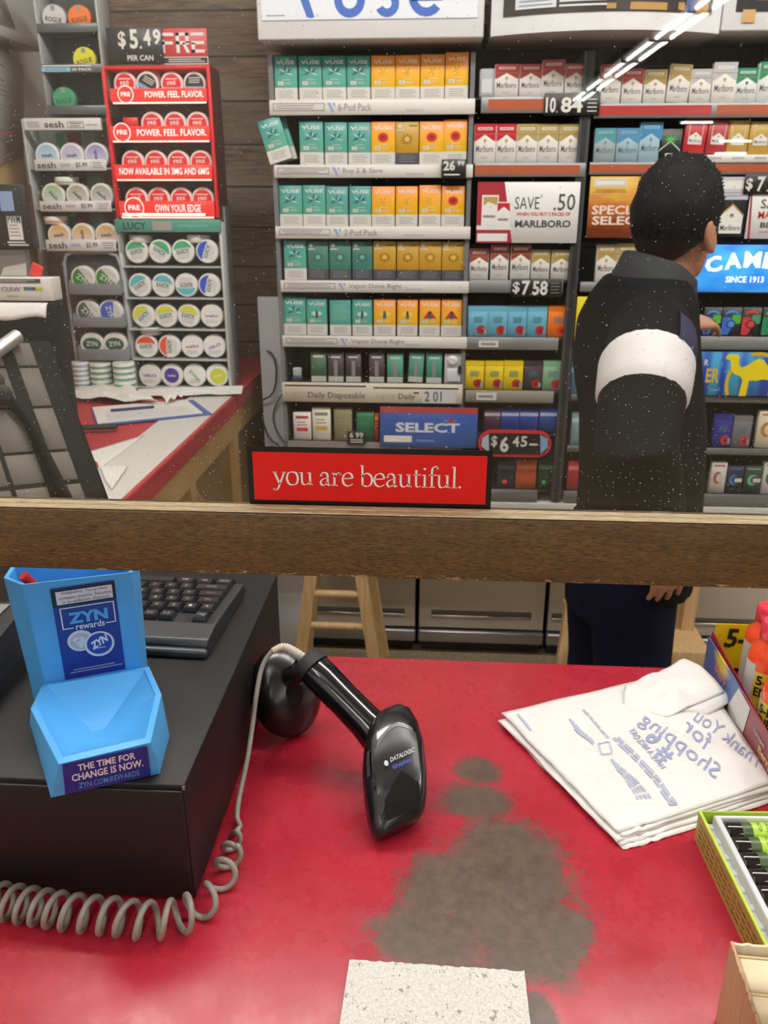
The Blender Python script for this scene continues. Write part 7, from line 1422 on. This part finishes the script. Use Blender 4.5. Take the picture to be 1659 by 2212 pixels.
b.add([(wc * i / n, dc, 0) for i in range(n + 1)] + top + [(p[0], p[1] - .002, p[2]) for p in top] + [(wc * i / n, dc - .002, 0) for i in range(n + 1)], [(i, i + 1, n + 2 + i, n + 1 + i) for i in range(n)] + [(n + 1 + i, n + 2 + i, 2 * n + 3 + i, 2 * n + 2 + i) for i in range(n)] + [(2 * n + 2 + i, 2 * n + 3 + i, 3 * n + 4 + i, 3 * n + 3 + i) for i in range(n)], M('cream_edge', '#e6d9bd', .6)); b.build('back_panel', t)
B().box(0, wc, 0, dc, 0, .0015, kr).build('base_panel', t)
R4 = Matrix.Rotation(radians(-3), 4, 'Z')
for i in range(3):
    c = R4 @ Vector((.004, dc - .004 - (i + 1) * .0272, .0016)); v = thing('small_box', 'plain cream box with a dark label edge in the torn carton, %s from the vials' % ORD[i], 'box', Vector(t.location) + c, radians(-3), 'cream boxes in the torn carton')
    B().box(0, .10, 0, .0262, 0, hc - .008 - i * .002, cr_, .002).build('box', v); B().box(.022, .07, -.0003, .001, hc - .016 - i * .002, hc - .0088 - i * .002, M('label_teal', '#1f3f42', .5)).build('label', v)
    B().box(.0, .098, .024, .0258, hc - .0082 - i * .002, hc - .0072 - i * .002, M('cream_fold', '#c9b48c', .6)).build('fold', v)
# ------------------------------------------------------------------ wooden step stools behind the counter
pine = NT('pine_wood'); g = pine.noise(pine.coord(scale=(40, 40, 3)), 3, 5, .6); pine.set(pine.p.inputs['Base Color'], pine.mix(pine.ramp(g, .3, .7), '#c9a26a', '#e2c596')); pine.p.inputs['Roughness'].default_value = .5; pine = pine.m
t = thing('wooden_stool', 'pine stool with two rungs in front of the taupe cabinets', 'stool', (-.283, 2.30, 0))
def legm(b, x0, y0, z0, x1, y1, z1, w, d, m):
    b.add([(x0 + sx * w / 2, y0 + sy * d / 2, z0) for sx, sy in ((-1, -1), (1, -1), (1, 1), (-1, 1))] + [(x1 + sx * w / 2, y1 + sy * d / 2, z1) for sx, sy in ((-1, -1), (1, -1), (1, 1), (-1, 1))], [(0, 1, 2, 3), (7, 6, 5, 4), (0, 4, 5, 1), (1, 5, 6, 2), (2, 6, 7, 3), (3, 7, 4, 0)], m); return b
la, lb_ = PY(652, 1400, 2.2).x + .283, PY(806, 1400, 2.2).x + .283; ta, tb = PY(672, 1245, 2.2).x + .283, PY(782, 1245, 2.2).x + .283; zA, zB = PY(650, 1400, 2.2).z, PY(660, 1245, 2.2).z
def ext(xl, xt, z): return xl + (xt - xl) * (z - zA) / (zB - zA)
for (xl, xt, s_) in ((la, ta, 1), (lb_, tb, 1)): legm(B(), ext(xl, xt, 0), -.10, 0, ext(xl, xt, .60), -.10, .60, .036, .030, pine).build('leg', t)
for (xl, xt) in ((la, ta), (lb_, tb)): legm(B(), ext(xl, xt, 0) * 1.02, .10, 0, ext(xl, xt, .60), .06, .60, .036, .030, pine).build('leg', t)
for y_ in (1283, 1352):
    z_ = PY(730, y_, 2.2).z; B().cyl((ext(la, ta, z_) + .01, -.10, z_), (ext(lb_, tb, z_) - .01, -.10, z_), .0115, pine, n=10).build('rung', t)
b = B(); b.box(-.12, .13, -.13, .11, .60, .632, pine, .006); b.build('seat', t)
t = thing('step_stool', 'pine step stool with a broad tread behind the clerk\'s legs', 'step stool', (.60, 2.36, 0))
zt_ = PY(1380, 1398, 2.25).z; zl_ = PY(1380, 1428, 2.25).z; xA = PY(1240, 1400, 2.25).x - .60; xB = PY(1532, 1400, 2.25).x - .60
b = B(); b.box(xA, xB, -.13, .06, zl_, zt_, pine, .003); b.build('tread', t)
for x0_, x1_, px in ((xA - .035, xA + .010, 0), (xB - .030, xB - .030, 1)):
    legm(B(), x0_ - .01, -.10 if not px else .02, 0, x1_, -.02 if not px else .02, .60, .038, .034, pine).build('leg', t)
    legm(B(), x0_ + .045 * (1 - px) - .01 * px, .16, 0, x1_ + .05 * (1 - px), .10, .60, .036, .034, pine).build('leg', t)
b = B(); legm(b, xA + .035, -.12, .10, xA - .015, -.02, .42, .026, .024, pine); b.build('brace', t)
B().box(xA - .02, xB - .02, -.05, .13, .60, .63, pine, .005).build('seat', t)
B().box(xA, xB - .03, .10, .13, .38, .42, pine, .002).build('rail', t)
# ------------------------------------------------------------------ the clerk, seen from behind through the glass
def ring(c, ax_, a, bb, up, n=20, e=2.0):
    ax_ = Vector(ax_).normalized(); up = Vector(up); u = (up - ax_ * up.dot(ax_)).normalized(); w = ax_.cross(u)
    out = []
    for k in range(n):
        th = 2 * pi * k / n; cx, sx_ = cos(th), sin(th)
        out.append(Vector(c) + w * (a * abs(cx) ** (2 / e) * (1 if cx > 0 else -1)) + u * (bb * abs(sx_) ** (2 / e) * (1 if sx_ > 0 else -1)))
    return out
def limb(b, pts, m, up=(1, 0, 0), n=16):
    """pts: (point, radius across, radius along up)"""
    P_ = [Vector(p[0]) for p in pts]; rs = []
    for i, p in enumerate(pts):
        t_ = P_[min(i + 1, len(P_) - 1)] - P_[max(i - 1, 0)]; rs.append(ring(P_[i], t_, p[1], p[2], up, n))
    # rounded ends
    d0 = (P_[0] - P_[1]).normalized(); d1 = (P_[-1] - P_[-2]).normalized()
    r0 = [(x - P_[0]) * .6 + P_[0] + d0 * min(pts[0][1], pts[0][2]) * .7 for x in rs[0]]; r1 = [(x - P_[-1]) * .6 + P_[-1] + d1 * min(pts[-1][1], pts[-1][2]) * .7 for x in rs[-1]]
    return b.rings([r0] + rs + [r1], m, True)
hw = NT('hair_faded'); hz_ = hw.n('SeparateXYZ'); hw.set(hz_.inputs[0], hw.coord()); hw.p.inputs['Roughness'].default_value = .75; hw.p.inputs['Specular IOR Level'].default_value = .2
skinm = M('skin', '#c08d72', .5, var=.06, vscale=30); hairm = M('hair_black', '#121014', .6, spec=.3, var=.3, vscale=120, bump=.9, bscale=260)
jk = M('jacket_black', '#131416', .85, spec=.12, var=.25, vscale=8, bump=.25, bscale=40); navy = M('jacket_navy', '#1c2044', .75, var=.15, vscale=10); jw = M('jacket_white', '#e3e1e2', .7, var=.05, vscale=12); pant = M('trouser_navy', '#0e1226', .85, spec=.15, var=.15, vscale=10)
YP = 1.86
C0 = Vector((.445, YP, 0)); fa = radians(15)                       # body faces towards +x, a little away
fw = Vector((cos(fa), sin(fa), 0)); rt = Vector((sin(fa), -cos(fa), 0))       # forward, and the clerk's own right (towards the glass)
hc = PY(1464, 472, 1.875); ha = radians(42); hf = Vector((cos(ha), sin(ha), 0)); hr = Vector((sin(ha), -cos(ha), 0)); Zv = Vector((0, 0, 1))
person = thing('person', 'clerk in a black jacket with a white sleeve band, seen from behind', 'person', (C0.x, C0.y, 0))
PO = Vector(person.location)
def remesh(o, vox, sm=4):
    r = o.modifiers.new('remesh', 'REMESH'); r.mode = 'VOXEL'; r.voxel_size = vox; r.use_smooth_shade = True
    s = o.modifiers.new('smooth', 'SMOOTH'); s.factor = .5; s.iterations = sm
# shoulders, elbows, hands
shR = C0 + rt * .140 + fw * -.065 + Zv * 1.335; shL = C0 - rt * .150 + fw * .02 + Zv * 1.335
elR = PY(1372, 965, 1.50); wrR = PY(1440, 1195, 1.66); hdR = wrR + Vector((.012, .01, -.075))
hdL = PY(1516, 695, 2.24); wrL = PY(1488, 700, 2.20); elL = Vector((.50, 2.16, 1.17))
b = B()
H = lambda x, y, z: hc + hf * x + hr * y + Zv * z
# skull and face in head axes (x forward, y to the clerk's right, z up)
rows_h = [(-.118, .030, .040, .030), (-.100, .045, .052, .022), (-.075, .064, .060, .012), (-.045, .080, .068, .006), (-.010, .090, .073, .0), (.025, .093, .075, -.002), (.055, .086, .070, -.004), (.080, .066, .055, -.006), (.096, .036, .032, -.008)]
b.rings([[H(xo + a * cos(2 * pi * k / 28), bb * sin(2 * pi * k / 28), z) for k in range(28)] for z, a, bb, xo in rows_h], skinm, True)
for z, a in ((-.02, .012),): b.lathe([(.004, .016), (.010, .004), (.013, -.010), (.006, -.018)], skinm, 10, tuple(H(.092, 0, -.03)))     # nose
limb(b, [(H(-.012, 0, -.09), .054, .052), (H(-.022, 0, -.135), .054, .056), (H(-.03, 0, -.19), .064, .070)], skinm)
for sy in (1, -1):      # ears
    b.rings([[H(-.004 + .019 * s_ * cos(2 * pi * k / 14) - .010 * sin(2 * pi * k / 14), sy * (.070 + d_), -.034 + .034 * s_ * sin(2 * pi * k / 14)) for k in range(14)] for s_, d_ in ((.75, 0), (1.0, .010), (1.0, .017), (.6, .019))], skinm, True)
def hand(b, w_, h_, palm_n, fingers=True, curl=.5):
    """palm from wrist w_ towards h_, back of the hand along palm_n"""
    d = (h_ - w_).normalized(); nrm = (palm_n - d * palm_n.dot(d)).normalized(); sd = d.cross(nrm)
    limb(b, [(w_, .023, .018), (w_ + d * .03, .032, .016), (w_ + d * .075, .038, .013)], skinm, nrm)
    for i, (off, ln, sp) in enumerate(((-.028, .062, -.12), (-.009, .072, -.03), (.010, .068, .05), (.028, .054, .14))):
        q = w_ + d * .075 + sd * off; d1 = (d + sd * sp).normalized(); pts = []; dirv = d1
        for k in range(4): pts.append((q, .0088 - .0009 * k, .0088 - .0009 * k)); dirv = (dirv - nrm * (curl * .55)).normalized(); q = q + dirv * (ln / 3.2)
        limb(b, pts, skinm, nrm, 8)
    q = w_ + d * .022 + sd * -.026; dirv = (d * .75 - sd * .75 - nrm * .25).normalized(); pts = []
    for k in range(4): pts.append((q, .0105 - .001 * k, .0105 - .001 * k)); dirv = (dirv + sd * .28 * curl + d * .2).normalized(); q = q + dirv * .021
    limb(b, pts, skinm, nrm, 8)
hand(b, wrL, hdL, Vector((-.15, -.5, .85)), curl=.75)
hand(b, wrR, hdR, Vector((.2, -1, 0)), curl=.4)
limb(b, [(elL, .040, .040), (elL * .4 + wrL * .6, .034, .034), (wrL, .024, .022)], skinm); limb(b, [(elR, .040, .040), (elR * .4 + wrR * .6, .034, .034), (wrR, .026, .022)], skinm)
limb(b, [(shL, .05, .05), (elL, .042, .042)], skinm); limb(b, [(shR, .05, .05), (elR, .042, .042)], skinm)
torso = [(.86, .095, .130), (.98, .085, .120), (1.10, .080, .120), (1.22, .078, .125), (1.32, .070, .120), (1.38, .062, .085), (1.42, .055, .060)]
b.rings([[C0 + fw * (-.012 + a * cos(2 * pi * k / 24)) - rt * (bb * sin(2 * pi * k / 24)) + Zv * z for k in range(24)] for z, a, bb in torso], skinm, True)
for s_ in (1, -1): limb(b, [(C0 + rt * .075 * s_ + Zv * .86, .078, .085), (C0 + rt * .085 * s_ + fw * .015 + Zv * .48, .052, .056), (C0 + rt * .09 * s_ - fw * .01 + Zv * .10, .036, .040)], skinm, fw)
b.v = [v - PO for v in b.v]
o = b.build('body', person); remesh(o, .0045, 3)
# face details on the far side
b = B()
for sy in (1, -1): b.lathe([(.001, .004), (.009, .001), (.010, -.002), (.001, -.005)], WHITEP, 10, tuple(H(.078, sy * .030, .0) - PO)); b.lathe([(.001, .004), (.005, 0), (.001, -.004)], BLACK, 8, tuple(H(.087, sy * .031, .0) - PO))
b.build('eye', person)
b = B(); b.tube([H(.088, -.022, -.066) - PO, H(.094, 0, -.064) - PO, H(.088, .022, -.066) - PO], .0045, M('lips', '#a5655a', .5), 8); b.build('mouth', person)
# hair: short back and sides, fuller on top
b = B(); rows_c = []
n = 56
for i in range(19):
    ph_ = pi * .5 - i / 18 * pi * .82; ringp = []
    for k in range(n):
        th = 2 * pi * k / n; x, y = cos(th), sin(th); front = max(0, x); back = max(0, -x)
        lim = -.58 if x < -.2 else (-.10 if x < .35 else .45)
        # how low the hair grows: nape low, above the ears, forehead high
        tlim = -1.02 * back ** .6 - (.10 - .5 * front) * (x > -.2) if x <= 0 else -.12 + .55 * front
        p_ = max(ph_, tlim * 1.0 if x > 0 else max(tlim, -1.02)); fade = min(1, max(0, (p_ + .9) / 1.0))
        rr = 1.0 + (.050 + .07 * mnoise.noise(Vector((x * 3.5, y * 3.5, p_ * 4))) + .035 * mnoise.noise(Vector((x * 11, y * 11, p_ * 11)))) * fade
        ringp.append(H(-.004 + .0985 * x * max(0, cos(p_)) ** .8 * rr, .0835 * y * max(0, cos(p_)) ** .8 * rr, .006 + (.112 if p_ > 0 else .112) * sin(p_) * rr) - PO)
    rows_c.append(ringp)
hb = hw.math('ADD', hz_.outputs[2], hw.math('MULTIPLY', hw.math('SUBTRACT', hw.noise(hw.coord(), 140, 4), .5), .05)); hw.set(hw.p.inputs['Base Color'], hw.mix(hw.ramp(hb, hc.z - .115, hc.z - .035), '#5a4438', '#121014'))
b.rings(rows_c, hw.m, True)
rr = random.Random(11)
for i in range(1300):
    p_ = rr.uniform(-.35, 1.5); th = rr.uniform(-pi, pi); x, y = cos(th), sin(th)
    if x > .3 and p_ < .5: continue
    q = H(-.004 + .0985 * x * max(0, cos(p_)) ** .8, .0835 * y * max(0, cos(p_)) ** .8, .006 + .112 * sin(p_)) - PO; nrm = (q - (hc - PO)).normalized(); dn = (nrm * .5 + hf * .7 + Zv * .25 + Vector((rr.uniform(-.4, .4), rr.uniform(-.4, .4), rr.uniform(-.3, .3)))).normalized(); ln = rr.uniform(.006, .013) * (1 if p_ > .2 else .45)
    b.tube([q - dn * .004, q + dn * ln * .5, q + dn * ln + hf * .003], [.0032, .0022, .0003], hairm, 4, False)
b.build('hair', person)
# jacket
b = B()
tj = [(.72, .134, .166, .030), (.84, .136, .168, .030), (.98, .132, .168, .024), (1.12, .128, .174, .010), (1.24, .126, .178, -.018), (1.33, .112, .176, -.026), (1.385, .100, .150, -.018), (1.43, .080, .098, -.015)]
b.rings([[C0 + fw * (xo + a * cos(2 * pi * k / 28)) - rt * (bb * sin(2 * pi * k / 28)) + Zv * z for k in range(28)] for z, a, bb, xo in tj], jk, True)
ua = elR - shR; armR = [(shR + ua * -.02, .080, .080), (shR + ua * .30, .093, .086), (shR + ua * .62, .090, .082), (elR, .080, .076), (elR * .5 + wrR * .5, .070, .064), (wrR, .048, .044)]
limb(b, armR, jk, fw)
limb(b, [(shL, .078, .078), (shL * .5 + elL * .5, .074, .074), (elL, .068, .066), (elL * .45 + wrL * .55, .060, .058), (wrL - (wrL - elL).normalized() * .015, .042, .040)], jk)
b.v = [v - PO for v in b.v]; o = b.build('jacket', person); remesh(o, .009, 5)
# stand-up collar
nk = C0 + fw * .005 + Zv * 1.40; b = B(); rs = []
for z, a, bb, tl in ((-.02, .098, .120, 0), (.02, .086, .094, .0), (.055, .078, .080, .0), (.058, .072, .074, 0), (.02, .070, .076, 0)): rs.append([nk + fw * (a * cos(2 * pi * k / 30) + .01 * z / .05) - rt * (bb * sin(2 * pi * k / 30)) + Zv * (z + .022 * max(0, -cos(2 * pi * k / 30)) - .045 * max(0, cos(2 * pi * k / 30))) - PO for k in range(30)])
b.rings(rs, M('jacket_collar', '#1d1f22', .8, bump=.3, bscale=60), True, False); b.build('collar', person)
# sleeve bands on the arm nearest the glass
def band(f0, f1, m, name, grow, a0=0.0, a1=2 * pi, k0=.0):
    n, q = 28, 8; b = B()
    def fn(u, v):
        th = a0 + (a1 - a0) * u; f = f0 + (f1 - f0) * v; c = shR + ua * f
        t_ = ua.normalized(); up = (fw - t_ * fw.dot(t_)).normalized(); w = t_.cross(up)
        fs = [-.02, .30, .62, 1.0]; i = 0 if f < .3 else (1 if f < .62 else 2); q_ = (f - fs[i]) / (fs[i + 1] - fs[i]); ra = armR[i][1] * (1 - q_) + armR[i + 1][1] * q_; rb_ = armR[i][2] * (1 - q_) + armR[i + 1][2] * q_
        g = grow * (1 - (2 * v - 1) ** 6) - .002
        return c + w * ((ra + g) * cos(th)) + up * ((rb_ + g) * sin(th)) - PO
    b.grid(fn, n, q, m); return b.build(name, person)
band(.27, .64, jw, 'white_sleeve_band', .0065)
band(.02, .31, navy, 'navy_sleeve_panel', .0075, radians(15), radians(110))
# trousers and shoes
b = B(); b.rings([[C0 + fw * (a * cos(2 * pi * k / 24)) - rt * (bb * sin(2 * pi * k / 24)) + Zv * z for k in range(24)] for z, a, bb in ((.64, .118, .150), (.76, .125, .160), (.88, .118, .152))], pant, True)
for s_ in (1, -1): limb(b, [(C0 + rt * .072 * s_ + Zv * .74, .092, .105), (C0 + rt * .078 * s_ + fw * .02 + Zv * .48, .078, .092), (C0 + rt * .082 * s_ + Zv * .12, .066, .072), (C0 + rt * .082 * s_ + Zv * .06, .066, .070)], pant, fw)
b.v = [v - PO for v in b.v]; o = b.build('trousers', person); remesh(o, .009, 4)
for s_ in (1, -1):
    b = B(); c = C0 + rt * .085 * s_ - PO; limb(b, [(c - fw * .06 + Zv * .045, .036, .044), (c + fw * .06 + Zv * .04, .044, .038), (c + fw * .15 + Zv * .03, .038, .028)], M('shoe_black', '#16161a', .5)); b.build('shoe', person)
